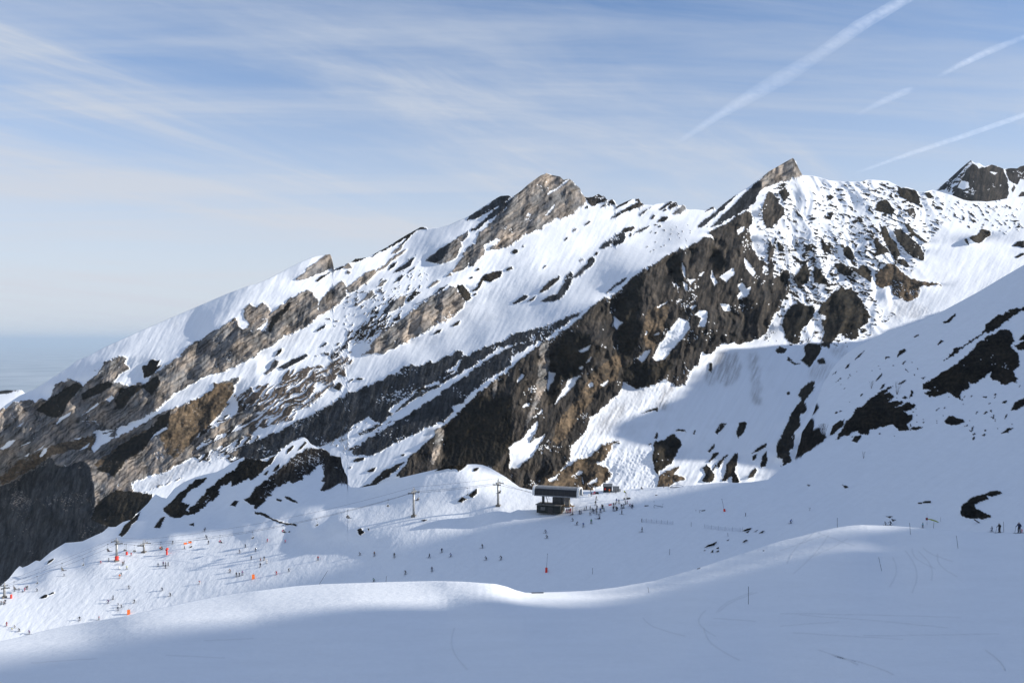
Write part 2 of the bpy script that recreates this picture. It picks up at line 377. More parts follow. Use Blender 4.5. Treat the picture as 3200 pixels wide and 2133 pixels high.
# bare ground on the mountain: material, part name, azimuth, steepness, outline; shaded parts carry their shade as a darker material
L, K, HE, GR, SN, DI = 'lime', 'slate', 'heath', 'turf', 'snow', 'dirt'
ROCKS = [
 # --- lower left massif
 (L, 'cliff', 14, 62, [q(A, "-300 1800 0 1568 60 1530 130 1490 200 1472 310 1462 330 1490 380 1450 430 1470 500 1330 650 1262 690 1290 740 1332 770 1300 830 1230 930 1170 960 1120 1050 1080 1130 1070 1160 1085 1148 1130 1188 1180 1100 1240 1050 1310 1110 1310 1200 1340 1262 1310 1320 1330 1400 1240 1500 1170 1560 1130 1660 1060 1700 1000 1790 940 1850 910 1950 840 2080 770 2160 715 2200 790 2250 825 2300 770 2360 690 2362 1060 2260 1110 2150 1170 2020 1222 1900 1242 1780 1310 1700 1370 1620 1420"), q(E_, "1500 175 1460 235 1200 360 1070 420 900 430 700 500 500 560 300 640 100 740 -300 860")]),
 (L, 'cliff', 20, 64, [q(E_, "-300 700 0 600 300 560 470 520 690 480 1060 420 1300 360 1480 262 1700 182 1800 100 1955 40 1960 0 2200 -60 2330 60 2353 240 2300 400 2353 640 2250 680 2000 640 1850 720 1750 800 1700 850 1500 925 1350 985 1260 1000 1400 1020 1392 1080 1250 1200 1100 1330 1000 1312 880 1400 780 1450 600 1470 450 1600 0 1900 -300 2000")]),
 (GR, 'grass_slope', 30, 44, [q(E_, "1450 470 1540 400 1565 280 1700 190 1800 105 1950 45 1920 0 2150 -20 2130 120 2080 200 1980 320 1800 490 1700 590 1610 700 1540 640 1500 560")]),
 (GR, 'grass_slope', 24, 46, [q(E_, "20 925 0 850 200 690 480 565 830 482 880 500 850 600 700 600 500 640 300 770 150 862")]),
 (GR, 'grass_slope', 20, 46, [q(E_, "860 740 950 660 1150 530 1330 425 1390 420 1200 560 1050 690 900 760")]),
 (HE, 'shade_painted_bank', -34, 60, [q(E_, "985 690 1100 560 1350 425 1480 285 1570 245 1550 380 1450 470 1380 500 1300 620 1150 700 1050 850 880 780")]),  # shade of a left-facing zone painted in heath colour
 (K, 'rock_wall', -52, 74, [q(E_, "-300 1050 0 935 150 882 300 782 460 662 540 760 680 732 760 700 830 762 870 800 880 1090 830 1230 1000 1312 880 1400 780 1450 600 1470 450 1600 0 1900 -300 2000")]),  # cool shade of this cliff painted in through the blue slate copy
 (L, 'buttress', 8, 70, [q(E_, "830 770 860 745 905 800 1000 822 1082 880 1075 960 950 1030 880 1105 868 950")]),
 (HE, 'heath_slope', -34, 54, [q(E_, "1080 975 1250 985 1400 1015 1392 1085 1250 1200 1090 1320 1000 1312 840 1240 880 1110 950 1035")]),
 (HE, 'shade_painted_bank', -34, 60, [q(A, "330 1560 470 1440 560 1390 700 1300 760 1340 700 1420 620 1500 560 1620 480 1640")]),
 (HE, 'shade_painted_bank', -34, 60, [q(A, "860 1340 1000 1290 1050 1330 900 1420 760 1470 740 1420")]),
 (HE, 'shade_painted_bank', -34, 60, [q(A, "1060 1480 1100 1370 1190 1340 1330 1330 1440 1240 1480 1300 1400 1420 1300 1360 1210 1440 1150 1530 1060 1560")]),
 (HE, 'rock_patch', -20, 50, [q(A, "1245 1230 1300 1150 1350 1150 1380 1095 1478 1100 1440 1160 1490 1150 1400 1230 1330 1270")]),
 (SN, 'snow', -10, 36, [q(E_, "1962 0 1950 45 1880 92 1700 182 1560 222 1480 262 1300 362 1100 482 1050 496 1070 420 1200 358 1460 232 1500 168 1600 100 1650 48 1800 -20")]),
 (SN, 'snow', 10, 36, [q(A, "1050 1320 1160 1200 1300 1130 1330 1290 1300 1300 1200 1330 1110 1305")]),
 (SN, 'snow', -20, 36, [q(A, "690 1285 930 1170 900 1220 760 1340 730 1300")]),
 (SN, 'snow', 10, 36, [q(E_, "840 592 880 510 885 430 925 428 950 460 1042 433 1000 480 1052 490 940 560 890 600 872 627")]),
 (SN, 'snow', -5, 36, [q(E_, "750 288 900 168 908 188 800 262")]), (SN, 'snow', 5, 36, [q(E_, "968 146 1030 98 1052 125 1010 162")]),
 (SN, 'snow', 10, 36, [q(E_, "360 660 400 590 432 583 422 632 372 672")]), (SN, 'snow', 0, 36, [q(E_, "188 572 290 518 262 547")]),
 (SN, 'snow', 0, 36, [q(E_, "508 372 560 298 662 248 642 280 530 362")]), (SN, 'snow', 0, 36, [q(E_, "0 592 80 518 152 508 100 562 30 602")]),
 (SN, 'snow', 0, 36, [q(E_, "148 396 216 344 192 386")]), (SN, 'snow', 0, 36, [q(E_, "288 637 412 558 380 592")]),
 (SN, 'snow', 0, 36, [q(E_, "676 500 752 488 720 512")]), (SN, 'snow', -10, 36, [q(E_, "1378 512 1440 438 1530 392 1540 415 1440 462")]),
 (SN, 'snow', 0, 36, [q(E_, "720 612 830 528 802 582")]), (SN, 'snow', 10, 36, [q(E_, "220 660 275 625 250 662")]),
 (SN, 'snow', -28, 37, [q(E_, "1205 902 1430 833 1560 790 1750 672 1900 630 2000 585 2353 438 2360 525 2100 642 1900 762 1700 852 1500 922 1350 987 1250 1002 1212 952")]),
 (SN, 'snow', -15, 37, [q(E_, "1800 490 1980 325 2080 205 2160 110 2353 60 2353 180 2200 260 2060 340 1900 440 1830 490")]),
 (SN, 'snow', -15, 37, [q(E_, "1780 590 1900 510 2100 430 2260 340 2330 318 2300 385 2150 440 1960 530 1820 600")]),
 (SN, 'snow', -15, 37, [q(E_, "1900 820 2030 730 2200 690 2300 640 2353 620 2353 650 2250 680 2080 760 2000 830")]),
 (SN, 'snow', 0, 36, [q(A, "2080 1500 2150 1400 2160 1330 2280 1180 2353 1090 2362 1300 2250 1400 2140 1500")]),
 # --- slabs left of the summit
 (L, 'rock_tooth', 26, 66, [q(B_, "350 1100 440 1040 470 990 560 930 640 880 682 862 702 905 717 1000 650 1010 560 1050 470 1090 430 1105 380 1100")]),
 (HE, 'rock_patch', 10, 50, [q(B_, "545 1110 600 1065 700 1020 800 972 830 985 740 1015 690 1030 640 1070 570 1118")]),
 (L, 'rock_cone', 20, 58, [q(B_, "800 985 848 942 892 990 840 1005")]), (L, 'rock_patch', 10, 58, [q(B_, "828 1045 842 1008 872 1030 866 1048")]),
 (HE, 'rock_patch', 0, 50, [q(B_, "865 945 915 902 960 902 1022 893 975 922 900 942")]),
 (L, 'rock_block', 26, 64, [q(B_, "-110 1370 -60 1320 0 1350 60 1310 112 1345 140 1390 122 1450 90 1500 30 1545 0 1560 -60 1500 -110 1440")]),
 (L, 'rock_block', 28, 64, [q(B_, "150 1392 210 1350 330 1260 400 1230 470 1195 522 1215 562 1280 580 1322 572 1400"), q(F_, "770 0 640 70 570 110 500 180 350 262 240 302 180 362 120 392 50 422 0 470 -60 440 -20 200 90 262 100 120")]),
 (HE, 'shade_painted_bank', -34, 62, [q(B_, "110 1568 145 1440 250 1370 300 1310 330 1300 300 1370 230 1450 170 1500 140 1590")]),  # shaded side of the block painted dark
 (L, 'rock_block', 28, 64, [q(B_, "565 1400 582 1320 620 1250 690 1182 790 1108 832 1150 836 1240 780 1310 690 1370 592 1422")]),
 (L, 'rock_band', 10, 62, [q(B_, "835 1172 900 1120 960 1070 1040 1020 1106 1000 1112 1040 1030 1110 940 1190 872 1226 838 1216")]),
 (L, 'rock_band', 14, 60, [q(B_, "1100 1035 1110 1012 1180 960 1270 880 1340 840 1402 808 1330 880 1260 920 1200 985 1150 1012")]),
 (L, 'rock_patch', 12, 60, [q(B_, "1243 862 1290 810 1330 773 1352 795 1340 822 1290 857")]), (HE, 'rock_patch', 0, 50, [q(B_, "1328 782 1400 698 1416 705 1350 782")]),
 (HE, 'ridge_rocks', -30, 50, [q(B_, "1040 892 1200 802 1350 708 1440 655 1520 612 1567 612 1560 630 1480 642 1400 712 1200 820 1080 884")]),
 (K, 'rock_rib', -34, 60, [q(B_, "1272 1026 1320 980 1400 930 1450 892 1462 900 1420 970 1340 1016 1290 1032")]), (K, 'rock_rib', -20, 60, [q(B_, "1218 1002 1240 960 1302 932 1280 972 1225 1012")]),
 (L, 'rock_block', 24, 62, [q(B_, "1558 926 1600 880 1700 810 1780 760 1850 713 1882 760 1892 800 1862 840 1866 860 1840 900 1800 922 1700 956 1640 948")]),
 (K, 'shade_painted_face', -36, 66, [q(B_, "1556 928 1700 810 1790 757 1760 850 1700 925 1640 948")]),  # shade on the block's left side painted as slate
 (L, 'rock_patch', -10, 62, [q(B_, "1848 712 1950 648 1952 690 1910 746 1880 746")]),
 (K, 'shade_painted_face', -34, 58, [q(B_, "1940 562 1960 518 2100 428 2220 340 2250 325 2320 320 2348 340 2240 422 2100 502 1990 552")]),
 (K, 'shade_painted_face', -34, 58, [q(B_, "1958 657 2100 550 2160 480 2353 350 2400 330 2353 392 2250 482 2130 562 2020 652")]),
 (L, 'summit_rock', 22, 66, [q(C_, "0 510 70 436 150 366 260 286 320 260 380 284 440 294 475 326 520 314 560 336 592 376 626 400 646 450 682 500 665 540 640 570 600 612 540 642 460 688 400 686 350 727 290 732 270 782 200 812 110 822 80 872 0 897"), q(B_, "2353 782 2300 800 2230 820 2215 770 2235 728 2170 732 2100 790 2092 870 2080 900 2010 960 1960 982 1962 920 1905 880 1900 862 1960 800 2022 760 2042 690 2130 600 2200 522 2300 440")]),
 (L, 'summit_rock', 26, 66, [q(B_, "2215 770 2290 700 2353 690 2400 740 2300 802 2230 822 2150 830 2160 790")]),
 (SN, 'snow', 10, 40, [q(C_, "322 470 350 430 420 400 480 345 530 320 470 380 400 420 345 465")]), (SN, 'snow', 10, 40, [q(C_, "300 660 400 545 380 590 320 655")]), (SN, 'snow', 0, 40, [q(C_, "135 662 155 632 178 662")]),
 (L, 'rock_block', 20, 62, [q(B_, "1798 1022 1850 960 1900 890 1962 920 1952 970 1900 1012 1820 1032")]), (L, 'rock_patch', 0, 60, [q(B_, "1742 1076 1790 1028 1802 1060")]),
 (L, 'rock_slab', 26, 64, [q(B_, "1190 1568 1300 1490 1500 1340 1650 1240 1780 1165 1850 1158 1862 1220 1932 1290"), q(F_, "1912 20 1880 60 1780 132 1640 192 1540 262 1400 342 1270 402 1160 452 1100 452 970 472 1040 420 1100 310 1150 240")]),
 (HE, 'heath_patch', 30, 50, [q(B_, "1850 1148 1900 1148 1970 1220 1977 1270 1932 1300 1870 1222")]),
 (L, 'rock_patch', 8, 60, [q(B_, "1568 1176 1660 1103 1692 1110 1620 1162")]), (L, 'rock_patch', 8, 60, [q(B_, "1108 1166 1160 1108 1217 1098 1150 1162")]),
 (L, 'rock_patch', 10, 60, [q(B_, "908 1342 980 1280 1060 1193 1097 1230 1060 1272 990 1292 930 1342")]),
 (L, 'rock_block', 14, 62, [q(B_, "1168 1392 1240 1310 1340 1243 1387 1250 1362 1320 1280 1382 1200 1402")]), (K, 'shade_painted_face', -34, 62, [q(B_, "1168 1394 1240 1310 1285 1290 1250 1350 1200 1404")]),
 (K, 'rock_rib', -30, 60, [q(B_, "1268 1128 1320 1075 1367 1058 1320 1112")]), (K, 'rock_rib', -30, 60, [q(B_, "1390 1035 1420 1010 1475 972 1450 1005 1400 1040")]),
 (K, 'rock_rib', -30, 60, [q(B_, "1620 1240 1690 1180 1770 1140 1730 1180 1640 1240 1440 1350 1500 1310")]), (HE, 'rock_patch', 0, 50, [q(B_, "1380 1290 1420 1240 1480 1175 1470 1210 1520 1210 1450 1270 1400 1310")]),
 (HE, 'heath_patch', 14, 46, [q(B_, "1980 1200 2030 1170 2072 1080 2110 1050 2180 1030 2262 1018 2242 1080 2150 1122 2092 1110 2060 1172 2020 1202")]),
 (HE, 'rock_patch', 14, 46, [q(B_, "2020 1010 2050 990 2062 1008 2035 1018")]), (HE, 'rock_patch', 14, 46, [q(B_, "1955 1085 1985 1065 2000 1080 1975 1095")]), (HE, 'rock_patch', 14, 46, [q(B_, "1990 1235 2020 1222 2040 1232 2010 1245")]),
 (HE, 'rock_patch', 14, 46, [q(B_, "2290 1010 2330 985 2353 975 2362 1000 2310 1018")]), (HE, 'rock_patch', 14, 46, [q(C_, "0 990 25 962 55 975 50 1000 10 1008")]), (HE, 'rock_patch', 10, 46, [q(C_, "92 940 105 925 112 945 98 952")]),
 (L, 'rock_patch', 0, 50, [q(F_, "70 630 130 590 140 540 180 507 218 525 200 570 150 610 100 648")]), (HE, 'rock_patch', 10, 46, [q(F_, "172 480 200 430 238 405 243 430 200 470")]),
 (K, 'rock_rib', -20, 60, [q(F_, "200 585 300 530 400 480 470 460 480 478 370 540 260 600")]), (K, 'rock_rib', -25, 60, [q(F_, "585 395 640 350 660 358 620 388")]), (K, 'rock_rib', -25, 60, [q(F_, "545 245 600 205 650 182 630 215 570 248")]),
 (HE, 'rock_patch', -5, 50, [q(F_, "1790 200 1850 160 1885 150 1860 190 1810 205")]), (HE, 'rock_patch', 5, 50, [q(F_, "1625 278 1660 240 1708 230 1690 262")]), (HE, 'rock_patch', 5, 50, [q(F_, "1460 800 1530 750 1560 770 1500 810")]),
 (HE, 'rock_patch', 5, 50, [q(F_, "710 770 760 715 800 740 770 790")]), (HE, 'rock_patch', 5, 50, [q(F_, "915 695 940 672 990 682 950 700")]), (HE, 'rock_patch', 5, 50, [q(F_, "832 722 880 690 905 685 870 715")]),
 # --- saddle rocks right of the summit
 (K, 'saddle_rock', 4, 58, [q(C_, "670 490 740 484 795 455 826 476 850 472 870 510 880 520 800 545 740 575 700 545")]), (K, 'saddle_rock', 4, 58, [q(C_, "808 582 860 540 925 503 957 556 880 568")]),
 (K, 'saddle_rock', -16, 58, [q(C_, "905 690 960 640 1050 590 1130 545 1170 528 1215 558 1180 582 1060 620 980 662")]), (K, 'saddle_rock', -20, 58, [q(C_, "925 612 980 560 1060 518 1108 502 1060 545 970 590")]), (K, 'saddle_rock', 10, 58, [q(C_, "1130 525 1140 502 1170 498 1182 530")]),
 (K, 'saddle_rock', -10, 58, [q(C_, "1350 600 1400 560 1460 525 1482 530 1420 580 1370 604")]), (K, 'saddle_rock', 14, 58, [q(C_, "1432 580 1480 540 1512 528 1530 566 1480 590 1452 608")]),
 (L, 'saddle_rock', 20, 60, [q(C_, "1468 650 1520 600 1572 555 1598 572 1600 602 1550 640 1500 652")]), (K, 'saddle_rock', 8, 56, [q(C_, "1332 718 1380 670 1430 660 1440 682 1400 712")]), (K, 'rock_patch', 0, 56, [q(C_, "1385 615 1408 590 1424 595 1415 615")]),
 (K, 'rock_patch', -15, 56, [q(C_, "1155 658 1200 620 1270 580 1300 562 1230 622 1180 655")]), (K, 'rock_patch', -5, 56, [q(C_, "1270 690 1300 650 1320 655 1305 690")]), (K, 'rock_patch', 0, 56, [q(C_, "662 752 690 718 720 706 726 720 690 745")]),
 (HE, 'rock_patch', -5, 50, [q(C_, "548 808 570 785 604 775 585 795")]), (HE, 'rock_patch', -5, 50, [q(C_, "475 893 495 862 522 853 512 880")]), (HE, 'rock_patch', 0, 50, [q(C_, "1760 628 1800 605 1856 575 1860 598 1800 615")]),
 (K, 'rock_patch', 5, 56, [q(C_, "1000 805 1040 770 1120 758 1130 775 1090 805 1040 812")]), (K, 'rock_rib', -20, 58, [q(C_, "1125 818 1170 785 1260 752 1300 730 1240 780 1190 812")]), (HE, 'rock_patch', -5, 50, [q(C_, "670 590 690 562 706 570 700 590")]),
 (K, 'rock_rib', -30, 60, [q(C_, "805 962 830 920 900 870 960 830 1035 805 1040 860 1020 910 930 950 880 940 850 960")]), (K, 'rock_patch', -20, 60, [q(C_, "1078 852 1090 815 1104 830 1096 852")]), (K, 'rock_patch', -20, 60, [q(C_, "755 1025 770 990 800 995 780 1025")]),
 (K, 'rock_rib', -24, 58, [q(C_, "545 1225 600 1180 650 1130 690 1090 705 1050 740 1035 775 1065 740 1110 680 1160 640 1200 590 1225")]), (K, 'rock_patch', -20, 56, [q(C_, "615 1078 655 1050 663 1060 630 1080")]),
 (K, 'rock_rib', 0, 56, [q(C_, "245 1368 290 1310 360 1250 430 1210 445 1222 400 1280 330 1340 280 1365")]), (K, 'rock_rib', -24, 58, [q(C_, "265 1450 340 1400 420 1375 430 1340 480 1270 490 1210 545 1170 560 1210 545 1290 500 1350 490 1390 430 1430 350 1448")]),
 (K, 'rock_rib', -24, 58, [q(C_, "0 1465 60 1420 120 1385 152 1400 100 1445 20 1470")]), (K, 'rock_patch', -20, 58, [q(C_, "130 1450 190 1410 225 1395 190 1435")]), (K, 'rock_rib', -24, 58, [q(C_, "860 1368 930 1300 1000 1250 1068 1212 1040 1262 960 1310 880 1365")]), (HE, 'rock_patch', -20, 50, [q(C_, "280 1140 320 1112 322 1120 295 1142")]),
 # --- shaded bands: limestone with its shade put into a dark slate colour
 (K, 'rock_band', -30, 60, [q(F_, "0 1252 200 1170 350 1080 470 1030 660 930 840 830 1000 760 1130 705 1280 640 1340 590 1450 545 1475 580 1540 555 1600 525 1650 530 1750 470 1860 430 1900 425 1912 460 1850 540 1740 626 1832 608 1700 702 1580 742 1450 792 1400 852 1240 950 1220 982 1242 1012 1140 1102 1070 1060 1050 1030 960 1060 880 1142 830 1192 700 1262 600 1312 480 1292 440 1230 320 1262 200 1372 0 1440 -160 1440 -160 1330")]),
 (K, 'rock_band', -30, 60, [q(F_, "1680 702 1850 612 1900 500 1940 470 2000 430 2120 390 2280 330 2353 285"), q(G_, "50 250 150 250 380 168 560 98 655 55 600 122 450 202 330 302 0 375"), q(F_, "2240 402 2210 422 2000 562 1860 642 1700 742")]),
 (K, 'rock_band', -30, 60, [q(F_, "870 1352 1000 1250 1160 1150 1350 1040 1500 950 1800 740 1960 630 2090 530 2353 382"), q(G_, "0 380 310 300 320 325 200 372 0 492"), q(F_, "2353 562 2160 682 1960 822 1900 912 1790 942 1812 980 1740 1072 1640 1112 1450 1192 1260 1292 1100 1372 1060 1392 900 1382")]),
 (K, 'rock_rib', -26, 58, [q(F_, "1450 832 1540 780 1680 735 1690 752 1560 815 1440 890 1300 985 1255 1010 1330 940")]), (K, 'rock_rib', -26, 58, [q(F_, "940 1195 1040 1140 1140 1100 1160 1108 1060 1170 960 1205")]),
 (HE, 'rock_patch', -20, 54, [q(F_, "885 1445 920 1415 1000 1405 990 1430 930 1450")]), (HE, 'rock_patch', -20, 54, [q(F_, "1015 1535 1060 1510 1110 1495 1090 1530 1050 1540")]), (HE, 'rock_patch', -20, 54, [q(F_, "1325 1395 1350 1375 1372 1380 1345 1398")]), (HE, 'rock_patch', -20, 54, [q(F_, "840 1512 880 1490 880 1505")]),
 (HE, 'rock_rib', -22, 56, [q(J_, "960 210 1060 170 1120 110 1170 60 1260 20 1370 -30 1290 60 1200 120 1140 160 1090 190 1000 215")]),
 # --- the near wall
 (K, 'rock_wall', 34, 56, [q(F_, "1290 1580 1420 1400 1580 1255 1640 1200 1722 1118 1850 1000 1970 880 2100 770 2200 690 2353 578"), q(G_, "0 562 130 472 260 362 300 330 342 330 520 212 650 102 750 0"), q(C_, "850 1410 900 1420 960 1370 1080 1250 1200 1150 1290 1120 1400 1040 1500 980 1550 960 1600 960 1780 850 1850 880 1810 800 1930 750 2020 690 2130 620 2200 620 2222 700 2182 760 2200 880 2212 950 2280 1060 2353 1102"), q(D_, "0 860 40 930 62 1000 42 1060 60 1240 150 1150 192 1160 202 1350 150 1430 100 1520 60 1568"), q(G_, "2353 230 2300 302 2200 342 2100 372 2030 350 1880 382 1850 452 1800 470 1740 442 1722 560 1650 592 1600 742 1500 752 1400 692 1300 742 1150 782 1020 702 1000 802 870 922 800 982 700 1082 650 1200 530 1330 540 1402 450 1530 360 1640 0 1800"), q(J_, "2000 300 1500 200")]),
 (GR, 'grass_slope', 36, 46, [q(G_, "660 760 720 640 830 560 960 450 1010 420 1000 600 960 700 840 760 760 800 650 900 600 860")]), (GR, 'grass_slope', 36, 46, [q(G_, "1240 60 1330 0 1450 20 1420 130 1380 280 1300 420 1230 400 1200 220")]),
 (GR, 'grass_slope', 36, 46, [q(G_, "400 1120 560 900 700 850 760 860 640 1000 520 1180 420 1300 380 1250")]),
 (HE, 'heath_slope', -22, 56, [q(F_, "1760 1120 1900 960 2050 860 2200 850 2353 830 2353 1300 2200 1480 2050 1480 1700 1560 1720 1350")]),
 (HE, 'heath_slope', -14, 56, [q(G_, "340 480 500 250 700 260 740 400 640 640 470 700 400 900 330 930 350 650")]), (HE, 'heath_slope', -14, 58, [q(G_, "960 120 1120 60 1190 200 1150 380 1050 520 980 420")]),
 (HE, 'heath_slope', -10, 58, [q(G_, "1020 560 1180 540 1330 560 1420 520 1500 560 1380 680 1290 742 1150 780 1030 700")]),
 (HE, 'heath_slope', -16, 58, [q(C_, "1020 1380 1100 1230 1230 1180 1200 1350 1180 1568 1000 1568 950 1500")]), (HE, 'heath_slope', -12, 58, [q(C_, "1430 1090 1550 990 1560 1120 1600 1330 1520 1300 1450 1180")]),
 (HE, 'heath_slope', -12, 58, [q(C_, "1830 900 1920 1000 1980 1100 1920 1200 1840 1150 1840 1000")]),
 (L, 'rock_pillar', 44, 68, [q(G_, "258 362 300 328 336 340 342 560 322 750 250 882 200 1002 130 1152 128 1060 200 900 240 600")]), (L, 'rock_pillar', 44, 68, [q(F_, "1640 1160 1720 1115 1724 1200 1682 1372 1632 1482 1600 1440 1640 1300")]),
 (L, 'rock_pillar', 44, 68, [q(F_, "2188 692 2222 698 2212 800 2182 872 2168 800")]), (K, 'rock_face', 36, 68, [q(C_, "1200 1500 1190 1330 1260 1200 1390 1060 1420 1130 1480 1280 1490 1400 1360 1470 1270 1520")]),
 (K, 'rock_face', 34, 68, [q(C_, "1640 980 1780 870 1840 900 1830 1100 1750 1140 1660 1190 1600 1100")]), (K, 'rock_face', 34, 68, [q(C_, "1940 760 2030 700 2080 830 2110 990 2050 1040 1990 900")]),
 (SN, 'snow', 10, 40, [q(G_, "938 110 970 140 1022 170 985 195 960 235 935 190")]), (SN, 'snow', 22, 40, [q(G_, "1300 492 1350 380 1480 200 1540 128 1622 150 1632 230 1560 332 1470 402 1410 502 1330 522")]),
 (SN, 'snow', 10, 40, [q(G_, "1158 502 1230 420 1277 418 1240 492 1190 532")]), (SN, 'snow', 10, 40, [q(G_, "1688 92 1790 58 1802 110 1770 212 1720 202 1740 130")]), (SN, 'snow', 20, 40, [q(G_, "320 772 340 620 402 628 380 702 330 792")]),
 (SN, 'snow', 24, 40, [q(G_, "378 922 440 840 520 700 642 648 560 752 470 852")]), (SN, 'snow', 10, 40, [q(G_, "600 432 722 373 700 422 650 442")]), (SN, 'snow', 10, 40, [q(G_, "678 542 737 478 712 532")]),
 (SN, 'snow', 16, 38, [q(G_, "-20 1310 100 1230 230 1065 238 1130 160 1272 312 1188 240 1302 180 1402 50 1502 -20 1510")]), (SN, 'snow', 10, 38, [q(G_, "610 590 640 565 660 570 640 600")]), (SN, 'snow', 10, 38, [q(G_, "700 740 730 715 750 720 745 755 715 760")]),
 (SN, 'snow', 10, 38, [q(G_, "815 745 890 695 880 725 840 755")]), (SN, 'snow', 10, 38, [q(G_, "40 710 90 640 115 650 90 690 50 720")]), (SN, 'snow', 10, 38, [q(G_, "90 945 140 905 168 910 150 940 110 950")]),
 (SN, 'snow', 10, 38, [q(G_, "240 1020 270 960 282 980 260 1010")]), (SN, 'snow', 10, 38, [q(G_, "1220 290 1240 232 1245 262 1230 285")]), (SN, 'snow', 10, 38, [q(G_, "1305 285 1350 252 1352 275 1330 288")]),
 (SN, 'snow', 10, 40, [q(C_, "1908 1222 2030 1138 2052 1190 1970 1262")]), (SN, 'snow', 10, 40, [q(C_, "2068 1392 2110 1340 2202 1308 2170 1392 2080 1432")]), (SN, 'snow', 10, 40, [q(C_, "1908 1462 2000 1478 2012 1530 1950 1532")]),
 (SN, 'snow', 10, 40, [q(C_, "2068 792 2142 748 2130 800 2080 832")]), (SN, 'snow', 14, 40, [q(C_, "2130 1040 2200 1120 2242 1180 2212 1222 2150 1130")]), (SN, 'snow', 10, 40, [q(C_, "1560 1088 1592 1140 1592 1232 1575 1202")]),
 (SN, 'snow', 10, 40, [q(C_, "1568 1260 1612 1290 1612 1352 1590 1342")]), (SN, 'snow', 10, 40, [q(C_, "1832 1140 1850 1200 1892 1270 1862 1302 1830 1230")]), (SN, 'snow', 12, 40, [q(C_, "2080 1290 2120 1270 2160 1330 2110 1370 2075 1310")]),
 (SN, 'snow', 10, 40, [q(C_, "1615 1240 1690 1245 1640 1290")]), (SN, 'snow', 10, 40, [q(C_, "1710 1210 1780 1165 1740 1215")]), (SN, 'snow', 10, 40, [q(C_, "1640 1490 1700 1480 1660 1525")]), (SN, 'snow', 10, 40, [q(C_, "1680 1568 1720 1530 1790 1530 1800 1568")]),
 (SN, 'snow', 10, 40, [q(C_, "1330 1500 1440 1440 1400 1475 1345 1505")]), (SN, 'snow', 10, 40, [q(C_, "2310 1120 2353 1120 2353 1220 2305 1180")]),
 # --- tower and its left-facing bands, their shade painted as dark slate
 (L, 'rock_tower', 26, 70, [q(C_, "2230 420 2260 350 2353 255"), q(D_, "30 236 80 208 160 160 230 122 262 165 284 220 320 285 290 307 230 302 200 332 120 352 0 392"), q(C_, "2320 392 2250 472")]),
 (K, 'shade_painted_face', -34, 60, [q(C_, "1818 772 1900 690 1990 610 2090 500 2170 420 2250 338 2290 340 2300 412 2250 472 2240 530 2160 602 2040 662 1900 742")]),
 (K, 'shade_painted_face', -34, 60, [q(C_, "1690 762 1880 610 1980 520 2082 457 2020 522 1900 642 1740 772")]),
 # --- right flank
 (K, 'rock_face', 24, 60, [q(D_, "0 440 60 450 100 540 157 590 150 642 90 722 40 762 -20 780 -60 600")]), (HE, 'rock_patch', 10, 46, [q(D_, "100 440 160 400 200 460 160 530 120 500")]),
 (HE, 'heath_patch', 6, 46, [q(D_, "1008 532 1090 508 1132 560 1172 610 1150 652 1090 642 988 612")]), (HE, 'rock_patch', 10, 50, [q(D_, "1190 400 1280 408 1352 420 1402 490 1390 562 1320 542 1200 462")]),
 (K, 'rock_patch', 16, 58, [q(D_, "1278 600 1340 583 1362 650 1350 692 1290 652")]), (HE, 'heath_strip', 10, 44, [q(D_, "1040 772 1080 740 1110 830 1180 920 1222 1000 1190 1060 1250 1050 1312 1132 1240 1122 1170 1090 1130 990 1060 880")]),
 (HE, 'heath_strip', 10, 44, [q(D_, "1150 800 1220 780 1300 850 1390 930 1437 1010 1432 1072 1340 1042 1260 982 1190 882")]), (HE, 'heath_strip', 10, 44, [q(D_, "1250 730 1290 738 1360 820 1430 870 1482 912 1440 912 1350 852 1280 792")]),
 (HE, 'heath_patch', 10, 44, [q(D_, "968 870 1000 858 1030 910 1100 960 1122 990 1000 1022 958 1022 1000 980")]), (GR, 'grass_slope', 20, 40, [q(D_, "988 1200 1040 1150 1090 1110 1160 1100 1240 1180 1310 1230 1420 1260 1560 1280 1602 1300 1440 1302 1400 1322 1380 1412 1280 1442 1180 1402 1130 1352 1140 1302 1060 1322 990 1292")]),
 (HE, 'heath_patch', 10, 46, [q(D_, "608 1100 680 1088 760 1150 772 1220 700 1212 640 1172")]), (HE, 'heath_patch', 10, 46, [q(D_, "808 1160 870 1108 952 1160 952 1282 900 1242 830 1192")]),
 (HE, 'heath_slope', 14, 50, [q(D_, "540 1420 640 1330 760 1318 830 1390 900 1500 932 1568"), q(H_, "947 110 900 182 830 232 820 322 700 312 690 262 560 352 570 392 490 382 520 232 490 182 540 130 470 70"), q(D_, "490 1480")]),
 (HE, 'heath_slope', 12, 50, [q(D_, "150 1568 230 1470 320 1468 430 1500 442 1568"), q(H_, "442 60 380 162 300 252 290 352 240 372 160 312 130 202 150 92 200 42")]),
 (HE, 'heath_patch', 12, 50, [q(D_, "230 1240 310 1130 350 1078 387 1200 370 1272 280 1312")]), (HE, 'heath_patch', 8, 50, [q(D_, "420 1118 470 1150 540 1250 562 1292 420 1272")]), (HE, 'heath_patch', 8, 50, [q(D_, "488 850 520 900 570 960 592 1012 500 982")]),
 (HE, 'heath_patch', 8, 50, [q(D_, "688 960 740 928 802 1030 772 1082 700 1022")]), (HE, 'rock_patch', 8, 50, [q(D_, "530 492 575 462 612 485 570 505")]), (HE, 'rock_patch', 8, 50, [q(D_, "545 632 600 620 602 650 575 700 560 680")]), (HE, 'rock_patch', 8, 50, [q(D_, "370 700 400 670 452 680 420 702")]),
